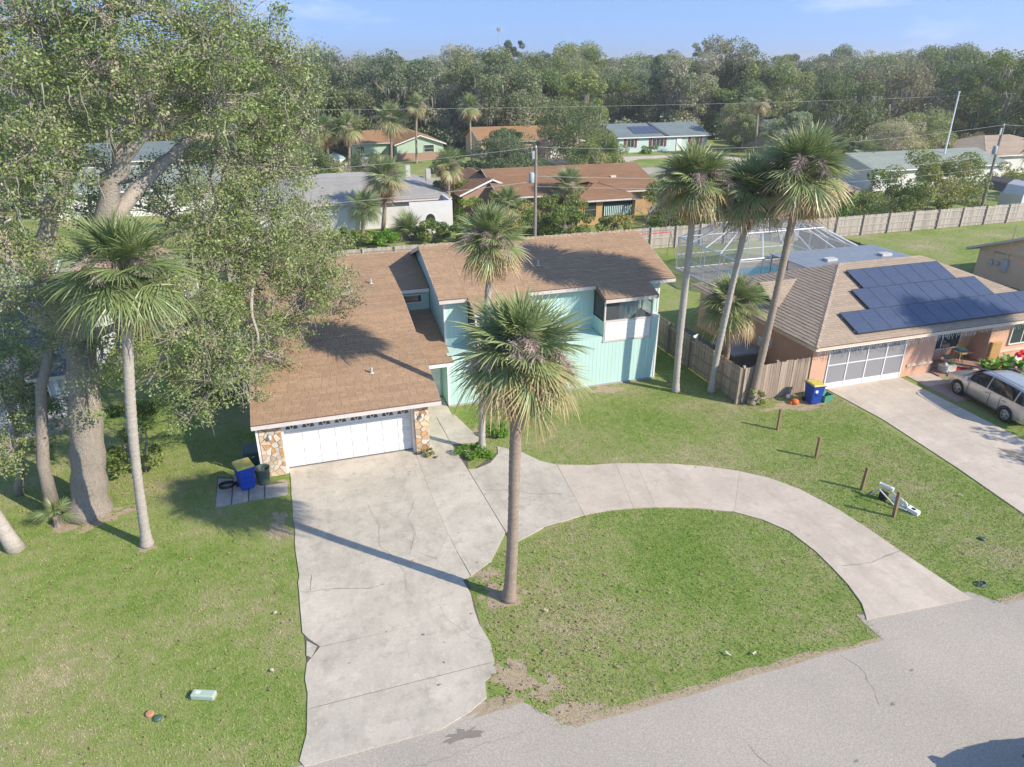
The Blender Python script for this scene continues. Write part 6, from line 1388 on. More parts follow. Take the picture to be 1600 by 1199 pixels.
shrub('red flowering shrub at the aqua house door', 70.5, 114.5, 1.3, 1.2, 321, 'flower_leaf', 1200, .12, 8, (.6, 1)); shrub('ornamental grass clump before the aqua house', 62.5, 115.5, 1.2, 1.6, 322, 'bright_leaf', 1200, .14, 8, (.2, .9))
shrub('dark hedge along the far side of the green roof house', 93, 84, 3.6, 3.0, 323, n=3000, ls=.14, tb=(0, .5)); shrub('low shrub against the peach house wall', 36.5, 116, 1.6, 1.5, 324, n=1200, ls=.12)
shrub('overgrown shrub behind the dark roofed house', -9, 47, 3.5, 2.6, 325, n=3400, ls=.11); shrub('dense green shrub beside the screen enclosure', -4.5, 44, 3.0, 2.4, 326, n=3400, ls=.1); shrub('shade shrub between garage wing and dark roofed house', -4.5, 33.5, 2.6, 1.7, 327, n=3000, ls=.09); shrub('leafy shrub growing beside the oak trunk', -6.4, 27.0, 3.4, 1.2, 328, n=3000, ls=.07)
rs_ = random.Random(44); names_ = ['yellow-green', 'olive', 'dark green', 'grey-green', 'mossy', 'bright', 'dusty', 'thick', 'sprawling', 'upright', 'airy', 'low', 'round', 'tangled', 'straggly']
for i, (x, y, h_, q) in enumerate([(-3, 56, 2.6, 2.2), (1.5, 57.5, 3.0, 2.2), (5.0, 60.5, 2.2, 1.8), (12.6, 61.5, 1.8, 1.6), (15.8, 60.5, 2.4, 1.8), (28.5, 58.2, 2.0, 1.7), (36, 56.8, 2.8, 2.2), (41, 58.5, 4.2, 2.6), (17.5, 74, 4.2, 2.4), (19.0, 80.5, 4.8, 2.6), (5, 87.5, 4.4, 3.0), (-6, 72, 5.0, 3.4), (38.6, 79.5, 4.6, 3.0), (44.5, 73, 4.2, 3.0), (40.5, 67, 3.6, 2.4)]):
    shrub(names_[i] + ' bush in the yards behind the back fence ' + ('near the grey roof' if x < 16 else 'near the brown house'), x, y, h_, q, 400 + i, n=3600, ls=.1 if y < 65 else .13, tb=(rs_.uniform(0, .3), rs_.uniform(.75, 1)))
palm('background_palm', 'young palm near the brown house gable', (20.0, 63.0), (20.1, 63.0, 2.6), 2.0, 30, 4, 1, .18, 'palms in the back yards', seed=51); palm('background_palm', 'palm rising behind the white courtyard wall', (16.5, 71.5), (16.6, 71.5, 5.2), 2.1, 30, 8, 2, .18, 'palms in the back yards', seed=52); palm('background_palm', 'palm between the brown house and the cream roof', (42.5, 64.0), (42.4, 64.1, 4.2), 2.2, 30, 10, 2, .18, 'palms in the back yards', seed=53)
# bare crape myrtle in front of the brown house
bt = thing('bare_tree', 'leafless pale branched small tree before the striped awning of the brown house', 'tree', (32.2, 58.8, 0)); m = MB(); rb_ = random.Random(3)
def grow(p, d, L, r_, depth):
    q = p + d * L; m.tube(wiggle(p, q, 3, .05, rb_), [r_, r_ * .9, r_ * .8, r_ * .65], 5, False)
    if depth:
        for _ in range(3): grow(q, (d + Vector((rb_.gauss(0, .5), rb_.gauss(0, .5), rb_.uniform(-.1, .3)))).normalized(), L * .68, r_ * .6, depth - 1)
grow(Vector((32.2, 58.8, -.05)), Vector((0, 0, 1)), 1.1, .11, 4); m.build('branches', M['palm_bark_pale'], bt)

# trees of the neighbour's front yard that stand right of the view and shade his drive and roof
palm('cabbage_palm', 'cabbage palm in the pink house front yard beyond the parked silver crossover', (38.3, 17.6), (38.5, 17.5, 10.2), 2.0, 50, 8, 5, .17, seed=8); palm('cabbage_palm', 'second cabbage palm in the pink house front yard beyond the parked silver crossover', (42.2, 16.0), (42.0, 16.2, 11.0), 2.0, 50, 8, 5, .17, seed=9)
vt = shrub('small leafy tree on the verge by the neighbour driveway mouth', 34.2, 11.9, 6.4, 2.7, 331, n=5200, ls=.1, lobes=20, trunks=1, name='verge_tree'); vt['category'] = 'tree'

# ------------------------------------------------------------------ bins, posts and yard clutter
def taper_box(m, w0, d0, w1, d1, z0, z1):
    n = len(m.v)
    m.v += [(-w0, -d0, z0), (w0, -d0, z0), (w0, d0, z0), (-w0, d0, z0), (-w1, -d1, z1), (w1, -d1, z1), (w1, d1, z1), (-w1, d1, z1)]
    for q in ((0, 3, 2, 1), (4, 5, 6, 7), (0, 1, 5, 4), (1, 2, 6, 5), (2, 3, 7, 6), (3, 0, 4, 7)): m.f.append(tuple(n + i for i in q)); m.t.append(.5)
    return m
def wheel_bin(label, x, y, rz, badge):
    t = thing('wheeled_bin', label, 'bin', (x, y, 0), 'blue wheeled bins', rz); bm = bmesh.new(); me = bpy.data.meshes.new('body')
    taper_box(b := MB(), .24, .27, .30, .37, .06, .95); b.mesh('body', M['bin_blue']); o = b.build('body', M['bin_blue'], t, local=True)
    md = o.modifiers.new('bevel', 'BEVEL'); md.width = .035; md.segments = 3
    bm.free(); bpy.data.meshes.remove(me)
    MB().box(-.32, .32, -.40, .38, .95, .985).build('rim', M['bin_blue'], t, local=True)
    lid = MB(); taper_box(lid, .325, .40, .27, .33, .988, 1.05); lo = lid.build('lid', M['bin_yellow'], t, local=True); md = lo.modifiers.new('bevel', 'BEVEL'); md.width = .02; md.segments = 2
    MB().tube([(-.24, .42, .99), (.24, .42, .99)], .022, 8).tube([(-.24, .36, .97), (-.24, .42, .99)], .018, 6).tube([(.24, .36, .97), (.24, .42, .99)], .018, 6).build('handle', M['bin_blue'], t, local=True)
    MB().box(-.12, .12, -.385, -.335, .55, .60).build('grip_bar', M['bin_blue'], t, local=True); MB().box(-.18, .18, -.318, -.304, .30, .34).build('rib', M['bin_blue'], t, local=True)
    for s in (-1, 1):
        w = MB().tube([(s * .24, .27, .11), (s * .31, .27, .11)], .11, 16).build('wheel', M['rubber'], t, local=True)
    if badge: MB().lathe([(0, 0), (.075, 0), (.075, .008), (0, .009)], (0, 0, 0), 16).xf(Matrix.Translation((-.11, -.352, .72)) @ Matrix.Rotation(R(85), 4, 'X')).build('round_sticker', M['white'], t, local=True)
    return t
wheel_bin('blue wheeled bin with yellow lid beside the stone garage pier', -2.45, 24.55, R(18), False)
wheel_bin('blue wheeled bin with yellow lid and round sticker by the neighbour gate', 22.55, 24.05, R(-6), True)
tc = thing('trash_can', 'open dark green round trash can next to the stone garage pier', 'trash can', (-1.83, 24.6, 0))
MB().lathe([(0, .05), (.21, .05), (.215, .06), (.27, .66), (.285, .68), (.285, .71), (.262, .70), (.205, .10), (0, .09)], (0, 0, 0), 28).build('body', M['bin_green'], tc, smooth=True, local=True)
m = MB(); rr = random.Random(2)
for i in range(26):
    a, q = rr.uniform(0, 6.28), rr.uniform(0, .2); p = Vector((q * math.cos(a), q * math.sin(a), .52 + rr.uniform(0, .06))); d = Vector((rr.uniform(-1, 1), rr.uniform(-1, 1), rr.uniform(-.2, .5))) * .06; e = Vector((-d.y, d.x, .02)) * .6
    m.face([p - d, p - e, p + d, p + e])
m.build('leaves_inside', M['litter'], tc, local=True)
for s in (-1, 1): MB().tube([(s * .27, -.08, .56), (s * .315, 0, .55), (s * .27, .08, .56)], .012, 5).build('handle', M['bin_green'], tc, local=True)
db = thing('storage_tote', 'dark green lidded tote in shade behind the blue bin', 'tote', (-2.2, 26.1, 0)); taper_box(b := MB(), .24, .30, .30, .36, 0, .75).build('body', M['bin_green'], db, local=True); MB().box(-.33, .33, -.39, .39, .75, .80).build('lid', M['bin_green'], db, local=True); MB().lathe([(0, 0), (.07, 0), (.07, .01), (0, .012)], (.05, -.37, .6), 12).xf(Matrix.Identity(4)).build('round_sticker', M['aqua'], db, local=True)
# garden hose on the side pad
hs = MB(); P = [( -3.15 + .28 * math.cos(a * .5) * (1 + .06 * math.sin(a)), 24.75 + .2 * math.sin(a * .5) * (1 + .05 * math.cos(a * 1.3)), .06 + .012 * (a / 6)) for a in range(0, 60)]; hs.tube(P, .014, 5); o = hs.build('garden_hose', M['black']); own_origin(o, (-3.15, 24.75, .05)); tag(o, 'dark garden hose coiled on the side pad by the blue bin', 'hose')
# wooden marker posts
for i, (x, y, h, lb) in enumerate(((19.31, 22.26, .98, 'wooden marker post in the lawn nearest the fence corner'), (19.26, 19.76, .97, 'wooden marker post second from the fence corner'), (19.28, 17.29, .97, 'wooden marker post just before the discarded exercise machine'), (19.08, 15.55, 1.02, 'wooden marker post touching the discarded exercise machine'))):
    m = MB().box(-.05, .05, -.05, .05, -.1, h).face([(-.05, -.05, h + .002), (.05, -.05, h + .002), (.05, .05, h + .02), (-.05, .05, h + .02)]); o = m.build('marker_post', M['post']); o.location = (x, y, 0); o.rotation_euler = (R((-1, 1.5, 1, -1)[i]), R((1, -1, 2, 0)[i]), R(4 * i)); tag(o, lb, 'post', 'row of wooden posts')
# discarded exercise machine lying on the grass
ex = thing('exercise_machine', 'white folded exercise machine lying discarded on the grass by a post', 'exercise machine', (19.7, 16.2, 0), rz=R(-70))
MB().tube([(-.75, -.25, .1), (-.45, -.3, .5), (.15, -.28, .12), (.55, -.2, .1)], .03, 8).tube([(-.75, .25, .08), (-.4, .28, .35), (.2, .25, .1), (.55, .2, .1)], .03, 8).tube([(-.75, -.25, .1), (-.75, .25, .08)], .028, 8).build('frame', M['grey'], ex, local=True)
q = MB(); taper_box(q, .22, .13, .19, .11, 0, .12).xf(Matrix.Translation((.68, 0, .03)) @ Matrix.Rotation(R(8), 4, 'Y')).build('console', M['white'], ex, local=True); MB().box(.62, .76, -.06, .06, .157, .163).build('display', M['black'], ex, local=True)
MB().box(-.62, -.12, -.02, .1, .48, .58).xf(Matrix.Identity(4)).build('handle_housing', M['white'], ex, local=True); MB().box(-.55, -.2, .0, .08, .581, .592).build('pad', M['grey'], ex, local=True)
for k in range(3): MB().lathe([(.05, -.03), (.13, -.03), (.14, 0), (.13, .03), (.05, .03), (.05, -.03)], (0, 0, 0), 16).xf(Matrix.Translation((.02 + .16 * k, .06 - .03 * k, .22 - .03 * k)) @ Matrix.Rotation(R(60 + 10 * k), 4, 'X')).build('pulley', M['white'], ex, local=True)
MB().box(-.5, -.25, -.12, .08, .02, .3).build('flywheel_cover', M['dark'], ex, local=True)
# telecom pedestal on the left lawn
pd = thing('utility_pedestal', 'pale green utility pedestal lying low in the left lawn', 'utility box', (-3.33, 14.7, 0), rz=R(-22)); b = MB().box(-.30, .30, -.11, .11, 0, .16); o = b.build('cover', M['pale_green'], pd, local=True); md = o.modifiers.new('bevel', 'BEVEL'); md.width = .03; md.segments = 2
MB().box(-.2, -.08, -.04, .05, .161, .166).build('sticker', M['white'], pd, local=True); MB().box(-.34, -.30, -.1, .1, 0, .1).build('end_plate', M['bin_green'], pd, local=True); MB().box(.30, .31, -.08, .08, .01, .05).build('red_band', M['terracotta'], pd, local=True)
for i, (x, y, lb, mt_) in enumerate(((-4.35, 14.35, 'small dark green valve lid in the left lawn', 'bin_green'), (-4.55, 14.55, 'rusty brown flat cap in the left lawn', 'terracotta'), (18.9, 11.9, 'dark green tangle of netting near the road edge', 'bin_green'), (20.9, 13.6, 'dark green lid in the grass by the neighbour driveway', 'bin_green'))):
    m = MB(); 
    if i == 2:
        for k in range(14): a = k * 1.3; m.tube([(.2 * math.cos(a), .12 * math.sin(a), .03), (.1 * math.cos(a + 1), .1 * math.sin(a + 1), .09), (.22 * math.cos(a + 2), .14 * math.sin(a + 2), .03)], .014, 4)
    else: m.lathe([(0, .0), (.10, 0), (.105, .05), (.08, .075), (0, .08)], (0, 0, 0), 16)
    o = m.build('valve_cover' if i != 2 else 'netting', M[mt_]); o.location = (x, y, 0.0); tag(o, lb, 'lid' if i != 2 else 'netting')
rr = random.Random(8)
for i, (x, y, lb) in enumerate(((-1.6, 17.2, 'white paper scrap on the lawn left of the driveway'), (-1.7, 15.0, 'crumpled white scrap near the driveway crack'), (5.9, 14.9, 'pale stick on the grass below the front palm'), (9.9, 11.8, 'white scrap near the road verge'), (10.6, 11.6, 'long white paper strip near the road verge'), (22.4, 15.8, 'pale flat stone in the lawn by the neighbour driveway'))):
    m = MB(); d = .05
    for k in range(3): c = Vector((rr.uniform(-.06, .06), rr.uniform(-.05, .05), .08)); m.face([c + Vector((-d, -.02, 0)), c + Vector((d * .6, -.03, .02)), c + Vector((d, .02, .01)), c + Vector((-d * .5, .03, .03))])
    o = m.build('paper_scrap', M['stone_c']); o.location = (x, y, 0); o.rotation_euler = (0, 0, rr.uniform(0, 3)); tag(o, lb, 'litter')

# recycling tubs and toys by the gate
for i, (x, y, rz, lb) in enumerate(((23.25, 24.0, R(8), 'green recycling tub standing nearer the blue bin sticker side'), (23.05, 24.55, R(3), 'green recycling tub pushed against the pink wall'))):
    t = thing('recycling_tub', lb, 'tub', (x, y, 0), 'green recycling tubs', rz)
    b = MB(); w0, d0, w1, d1, h = .2, .15, .27, .2, .36
    for s in ((-1, 0), (1, 0), (0, -1), (0, 1)):
        if s[0]: b.face([(s[0] * w0, -d0, 0), (s[0] * w0, d0, 0), (s[0] * w1, d1, h), (s[0] * w1, -d1, h)])
        else: b.face([(-w0, s[1] * d0, 0), (w0, s[1] * d0, 0), (w1, s[1] * d1, h), (-w1, s[1] * d1, h)])
    b.face([(-w0, -d0, .01), (w0, -d0, .01), (w0, d0, .01), (-w0, d0, .01)]); o = b.build('body', M['tub_green'], t, local=True); md = o.modifiers.new('solid', 'SOLIDIFY'); md.thickness = .02
    MB().box(-w1 - .02, w1 + .02, -d1 - .02, -d1, h - .04, h).box(-w1 - .02, w1 + .02, d1, d1 + .02, h - .04, h).box(-w1 - .02, -w1, -d1, d1, h - .04, h).box(w1, w1 + .02, -d1, d1, h - .04, h).build('rim', M['tub_green'], t, local=True)
toy = thing('toy', 'orange plastic toy on bare soil by the neighbour gate', 'toy', (21.7, 24.2, 0)); MB().lathe([(0, 0), (.16, .02), (.2, .1), (.15, .2), (.05, .24), (0, .24)], (0, 0, 0), 14).build('body', M['orange'], toy, smooth=True, local=True); MB().box(-.26, -.1, -.05, .05, .03, .12).build('spout', M['orange'], toy, local=True)
bl = MB().lathe([(0, 0), (.08, .03), (.115, .115), (.08, .2), (0, .23)], (0, 0, 0), 14).build('ball', M['white'], smooth=True); bl.location = (21.75, 24.75, 0); tag(bl, 'white ball on bare soil by the neighbour gate', 'ball')
ht = thing('hot_tub', 'dark grey hot tub with pale rim behind the side fence', 'hot tub', (22.0, 29.4, 0)); taper_box(MB(), .8, .95, .85, 1.0, 0, .8).build('cabinet', M['fence_dark'], ht, local=True); MB().box(-.9, .9, -1.05, 1.05, .8, .9).build('cover', M['metal_roof'], ht, local=True)
for y, lb in ((31.3, 'white plastic chair behind the side fence'), (33.0, 'grey folded deck chair behind the side fence')):
    t = thing('garden_chair', lb, 'chair', (20.9, y, 0), rz=R(25)); mm_ = M['alu'] if 'white' in lb else M['grey']
    MB().box(-.24, .24, -.24, .24, .40, .44).build('seat', mm_, t, local=True); MB().box(-.24, .24, .22, .26, .44, .92).build('backrest', mm_, t, local=True)
    for a in (-1, 1):
        for b in (-1, 1): MB().box(a * .21 - .02, a * .21 + .02, b * .21 - .02, b * .21 + .02, 0, .40).build('leg', mm_, t, local=True)

# porch things
pt_ = thing('bistro_table', 'small green patina table on the neighbour porch', 'table', (32.9, 25.5, .1)); MB().lathe([(0, .70), (.34, .70), (.34, .73), (0, .735)], (0, 0, 0), 20).build('top', M['patina'], pt_, local=True)
for a in range(4): MB().tube([(.05 * math.cos(a * 1.57), .05 * math.sin(a * 1.57), .70), (.3 * math.cos(a * 1.57), .3 * math.sin(a * 1.57), 0)], .014, 6).build('leg', M['patina'], pt_, local=True)
pc = thing('bistro_chair', 'green patina metal chair at the porch table', 'chair', (32.1, 25.55, .1), rz=R(70))
MB().box(-.2, .2, -.2, .2, .43, .46).build('seat', M['patina'], pc, local=True); MB().tube([(-.19, .2, .44), (-.19, .24, .85), (0, .25, .95), (.19, .24, .85), (.19, .2, .44)], .014, 6).build('backrest', M['patina'], pc, local=True)
for a in (-1, 1):
    for b in (-1, 1): MB().tube([(a * .18, b * .18, .44), (a * .2, b * .2, 0)], .013, 6).build('leg', M['patina'], pc, local=True)
ws = thing('wicker_cabinet', 'orange-brown louvred wooden cabinet on the neighbour porch', 'cabinet', (34.6, 24.95, .0), rz=R(-8)); MB().box(-.3, .3, -.02, .3, 0, 1.25).build('body', M['wicker'], ws, local=True)
for k in range(9): MB().box(-.27, .27, -.04, -.021, .1 + k * .13, .19 + k * .13).build('slat', M['wicker'], ws, local=True)
bn = thing('porch_bench', 'rattan bench with curved back in the porch corner', 'bench', (33.6, 25.9, .1)); MB().box(-.45, .45, -.25, .2, .35, .42).build('seat', M['wicker'], bn, local=True); MB().tube([(-.45, .2, .42), (-.3, .22, .8), (.3, .22, .8), (.45, .2, .42)], .02, 6).face([(-.44, .205, .43), (.44, .205, .43), (.3, .215, .79), (-.3, .215, .79)]).build('backrest', M['wicker'], bn, local=True)
for a in (-1, 1):
    for b in (-.22, .17): MB().box(a * .42 - .02, a * .42 + .02, b - .02, b + .02, 0, .35).build('leg', M['wicker'], bn, local=True)
pl_ = thing('planter_box', 'low stone planter box with bright decorations at the porch step', 'planter', (31.5, 24.9, .0)); MB().box(-.4, .4, -.2, .2, .1, .42).build('box', M['stone_c'], pl_, local=True); MB().lathe([(0, 0), (.12, .03), (.05, .12), (0, .14)], (.2, 0, .42), 10).build('green_ornament', M['green'], pl_, local=True); MB().lathe([(0, 0), (.11, .04), (.05, .12), (0, .13)], (-.15, .02, .42), 10).build('white_ornament', M['white'], pl_, local=True)
rm = MB().box(-.35, .35, -.1, .1, 0, .03); o = rm.build('red_mat', M['red']); o.location = (32.3, 24.8, .103); tag(o, 'small red strip mat on the porch tiles', 'mat')
def potted(x, y, h, seed, lb, pm_):
    t = thing('potted_plant', lb, 'potted plant', (x, y, 0), 'potted plants before the porch'); MB().lathe([(0, 0), (.13, 0), (.19, .30), (.205, .30), (.205, .34), (.17, .34), (.16, .28), (0, .28)], (0, 0, 0), 16).build('pot', M[pm_], t, smooth=True, local=True); r = random.Random(seed)
    for i in range(9):
        a = i * .7 + r.uniform(-.2, .2); m = MB(); L = h * r.uniform(.8, 1.15); P = [Vector((math.cos(a) * L * .55 * q, math.sin(a) * L * .55 * q, .3 + L * (1.2 * q - .62 * q * q))) for q in (0, .3, .6, 1)]; sd = Vector((-math.sin(a), math.cos(a), 0))
        for k in range(3): w0, w1 = (.04, .1, .09, .01)[k], (.04, .1, .09, .01)[k + 1]; m.face([P[k] - sd * w0, P[k + 1] - sd * w1, P[k + 1] + sd * w1, P[k] + sd * w0], r.random() * .7)
        m.build('leaf', M['bright_leaf'], t, tints=True, local=True)
for i, (x, y, h, lb, pm_) in enumerate(((32.9, 23.75, .75, 'leafy potted plant at the porch path end', 'grey'), (33.5, 23.85, .85, 'leafy plant in a tan pot in front of the patina table', 'wicker'), (34.0, 23.65, .6, 'leafy plant in a dark pot between tan and terracotta pots', 'black'), (34.4, 24.0, .85, 'leafy plant in a terracotta pot before the wooden cabinet', 'terracotta'), (34.75, 23.6, .7, 'leafy plant in a wide terracotta pot near the inflatables', 'terracotta'), (33.1, 24.2, .7, 'leafy plant in a white pot close to the porch edge', 'white'))): potted(x, y, h, 50 + i, lb, pm_)
# slumped holiday inflatables: limp fabric heaps
def heap(name, lb, x, y, rx, ry, h, mat, seed):
    bm = bmesh.new(); bmesh.ops.create_icosphere(bm, subdivisions=3, radius=1); r = random.Random(seed); ph = [r.uniform(0, 6) for _ in range(4)]
    for v in bm.verts:
        k = 1 + .14 * math.sin(v.co.x * 6 + ph[0]) + .12 * math.sin(v.co.y * 7 + ph[1]) + .08 * math.sin(v.co.z * 9 + ph[2]); v.co = Vector((v.co.x * rx * k, v.co.y * ry * k, max(0, v.co.z * .9 + .35) * h * k))
    me = bpy.data.meshes.new(name); bm.to_mesh(me); bm.free(); me.materials.append(M[mat]); me.polygons.foreach_set('use_smooth', [True] * len(me.polygons)); o = bpy.data.objects.new(name, me); link(o); o.location = (x, y, 0); return tag(o, lb, 'inflatable', 'slumped holiday inflatables')
heap('inflatable', 'slumped green holiday inflatable beside the potted plants', 35.6, 23.9, .5, .35, .45, 'green', 1); heap('inflatable', 'slumped red and white holiday inflatable by the pink wall', 36.1, 24.6, .35, .3, .5, 'red', 2); heap('inflatable', 'slumped white holiday inflatable on red base', 36.5, 23.8, .45, .4, .55, 'white', 3); heap('inflatable', 'flat red holiday inflatable lying under the white one', 36.6, 23.2, .6, .4, .25, 'red', 4); heap('inflatable', 'small white holiday inflatable behind the green one', 35.6, 24.5, .3, .25, .4, 'white', 6)

# ------------------------------------------------------------------ vehicles
def car(name, label, paint, stations, wb, wr, tw, loc, rz, glassrows, group=None, rails=False, simple=False):
    """lofted body: stations (x, z_bottom, half_width, z_belt, z_roof, half_roof)"""
    t = thing(name, label, 'car', loc, group, rz); rows = []
    for x, zb, hw, zbelt, zr, hr in stations:
        rows.append([(hw * .86, zb), (hw * .97, zb + .12), (hw, zb + (zbelt - zb) * .55), (hw * .975, zbelt), (lerp(hw * .96, hr, .55), lerp(zbelt, zr, .55)), (hr, zr - .05), (hr * .82, zr), (0, zr + .015)])
    V = []; F = []; K = 8
    for s in (1, -1):
        base = len(V)
        for st, rw in zip(stations, rows): V += [(st[0], s * a, b) for a, b in rw]
        for i in range(len(stations) - 1):
            for j in range(K - 1):
                a = base + i * K + j; q = (a, a + 1, a + K + 1, a + K); F.append(q if s < 0 else q[::-1])
        for i in (0, len(stations) - 1): F.append(tuple(base + i * K + j for j in range(K)))
    bm = bmesh.new(); vs = [bm.verts.new(v) for v in V]
    for f in F:
        try: bm.faces.new([vs[i] for i in f])
        except ValueError: pass
    bmesh.ops.remove_doubles(bm, verts=bm.verts, dist=1e-4); bmesh.ops.recalc_face_normals(bm, faces=bm.faces)
    me = bpy.data.meshes.new('body'); bm.to_mesh(me); bm.free(); me.materials.append(M[paint]); me.polygons.foreach_set('use_smooth', [True] * len(me.polygons))
    o = bpy.data.objects.new('body', me); link(o, t); sd = o.modifiers.new('sub', 'SUBSURF'); sd.levels = 1; sd.render_levels = 2
    def pt(i, j, s, off): 
        i0 = int(min(len(stations) - 2, i)); f = i - i0; a, b = rows[i0][j], rows[i0 + 1][j]; x = lerp(stations[i0][0], stations[i0 + 1][0], f); y = lerp(a[0], b[0], f); z = lerp(a[1], b[1], f); return (x, s * (y + off), z)
    for s in (1, -1):
        for (i0, i1) in glassrows['side']:
            m = MB(); n = 4
            for k in range(n):
                u0, u1 = lerp(i0, i1, k / n), lerp(i0, i1, (k + 1) / n)
                for (ja, jb, fa, fb) in ((3, 4, .1, 1), (4, 5, 0, .8)):
                    def pj(u, j, jn, f): a, b = pt(u, j, s, .012), pt(u, jn, s, .012); return tuple(lerp(a[q], b[q], f) for q in range(3))
                    m.face([pj(u0, ja, jb, fa), pj(u1, ja, jb, fa), pj(u1, ja, jb, fb), pj(u0, ja, jb, fb)])
            m.build('side_window', M['carglass'], t, local=True)
    for (i0, i1, nm) in glassrows['ends']:
        m = MB(); n = 3; J = 7
        for k in range(n):
            u0, u1 = lerp(i0, i1, k / n), lerp(i0, i1, (k + 1) / n)
            def q(u, y):
                i_ = int(min(len(stations) - 2, u)); f = u - i_; x = lerp(stations[i_][0], stations[i_ + 1][0], f); z = lerp(stations[i_][4], stations[i_ + 1][4], f); return (x + (.02 if nm == 'windshield' else -.02), y, z + .035)
            w0, w1 = lerp(stations[int(i0)][5], stations[min(len(stations) - 1, int(i0) + 1)][5], i0 % 1 + k / n * (i1 - i0)) * .93, lerp(stations[int(i0)][5], stations[min(len(stations) - 1, int(i0) + 1)][5], i0 % 1 + (k + 1) / n * (i1 - i0)) * .93
            m.face([q(u0, -w0), q(u1, -w1), q(u1, w1), q(u0, w0)])
        m.build(nm, M['carglass'], t, local=True)
    for x in wb:
        for s in (1, -1):
            y = s * tw
            w = MB().lathe([(wr * .62, -.10), (wr * .94, -.10), (wr, -.06), (wr, .06), (wr * .94, .10), (wr * .62, .10)], (0, 0, 0), 26).xf(Matrix.Translation((x, y, wr)) @ Matrix.Rotation(R(90), 4, 'X')).build('tyre', M['rubber'], t, smooth=False, local=True)
            rim = MB(); 
            for k in range(5):
                a = k * 2 * math.pi / 5; d = Vector((math.cos(a), 0, math.sin(a))); e = Vector((-math.sin(a), 0, math.cos(a))) * wr * .13; c = Vector((x, y + s * .10, wr)); rim.face([c - e * .8, c + d * wr * .6 - e * 1.2, c + d * wr * .6 + e * 1.2, c + e * .8])
            rim.lathe([(0, .0), (wr * .16, 0), (wr * .16, .03), (0, .04)], (0, 0, 0), 12).xf(Matrix.Identity(4)); n0 = len(rim.v) - 48
            rim.xf(Matrix.Translation((x, y + s * .085, wr)) @ Matrix.Rotation(R(-90 * s), 4, 'X'), n0)
            rim.build('rim', M['steel'], w, local=True)
            MB().lathe([(wr * .5, 0), (wr * .64, .0), (wr * .64, .02), (wr * .58, .03)], (0, 0, 0), 24).xf(Matrix.Translation((x, y + s * .085, wr)) @ Matrix.Rotation(R(-90 * s), 4, 'X')).build('rim_ring', M['steel'], w, local=True)
            MB().lathe([(0, 0), (wr * .6, 0)], (0, 0, 0), 20).xf(Matrix.Translation((x, y + s * .06, wr)) @ Matrix.Rotation(R(-90 * s), 4, 'X')).build('brake_disc', M['dark'], w, local=True)
            # dark wheel arch
            arch = MB(); st_ = 14
            hw = np.interp(x, sorted(q[0] for q in stations), [q[2] for q in sorted(stations)])
            for k in range(st_):
                a0, a1 = math.pi * k / st_, math.pi * (k + 1) / st_; r0, r1 = wr * .98, wr * 1.16; yy = s * (hw + .012)
                arch.face([(x + r0 * math.cos(a0), yy, wr + r0 * math.sin(a0)), (x + r1 * math.cos(a0), yy, wr + r1 * math.sin(a0)), (x + r1 * math.cos(a1), yy, wr + r1 * math.sin(a1)), (x + r0 * math.cos(a1), yy, wr + r0 * math.sin(a1))])
            arch.build('wheel_arch', M['black'], t, local=True)
    return t, rows, pt
SUVS = [(-2.42, .42, .70, .80, .84, .60), (-2.40, .30, .84, .98, 1.12, .66), (-2.25, .28, .90, 1.06, 1.58, .64), (-2.0, .27, .92, 1.07, 1.66, .66), (-1.2, .26, .93, 1.05, 1.71, .68), (-.2, .25, .93, 1.02, 1.71, .69), (.55, .25, .93, 1.0, 1.63, .68), (.95, .25, .93, .99, 1.32, .73), (1.35, .26, .92, .98, 1.06, .80), (1.9, .27, .91, .93, .98, .78), (2.3, .30, .84, .80, .86, .66), (2.44, .40, .66, .66, .72, .50)]
sv, rws, ptf = car('parked_suv', 'silver crossover parked on the grass beside the neighbour driveway', 'silver', SUVS, (-1.44, 1.44), .36, .82, (30.35, 21.1, 0), R(81), {'side': [(2.35, 3.35), (3.45, 5.0), (5.1, 6.9)], 'ends': [(6.15, 7.85, 'windshield'), (1.15, 1.95, 'rear_window')]})
for s in (1, -1):
    MB().tube([(-1.9, s * .60, 1.70), (-1.7, s * .62, 1.76), (.2, s * .63, 1.76), (.45, s * .62, 1.68)], .02, 6).build('roof_rail', M['steel'], sv, local=True)
    mr = MB(); taper_box(mr, .09, .10, .07, .08, 0, .16).xf(Matrix.Translation((.92, s * .99, 1.0))); o = mr.build('mirror', M['silver'], sv, local=True)
    MB().box(-.33, -.13, s * .945 - .012, s * .945 + .012, .86, .90).build('door_handle', M['steel'], sv, local=True); MB().box(-1.3, -1.1, s * .945 - .012, s * .945 + .012, .88, .92).build('door_handle', M['steel'], sv, local=True)
    for x in (-.42, .85, -1.0): MB().box(x - .006, x + .006, s * .934 - .005, s * .934 + .006, .34, 1.0).build('door_seam', M['dark'], sv, local=True)
    MB().box(-1.05, 1.0, s * .93 - .02, s * .93 + .02, .24, .32).build('sill', M['black'], sv, local=True)
    MB().box(-2.44, -2.32, s * .72 - .12, s * .72 + .12, .82, 1.02).build('tail_light', M['lamp_red'], sv, local=True); MB().box(2.22, 2.38, s * .66 - .14, s * .66 + .12, .70, .82).build('headlight', M['lamp_clear'], sv, local=True)
MB().box(-2.47, -2.42, -.26, .26, .72, .84).build('number_plate', M['white'], sv, local=True); MB().box(2.40, 2.46, -.4, .4, .52, .66).build('grille', M['black'], sv, local=True)
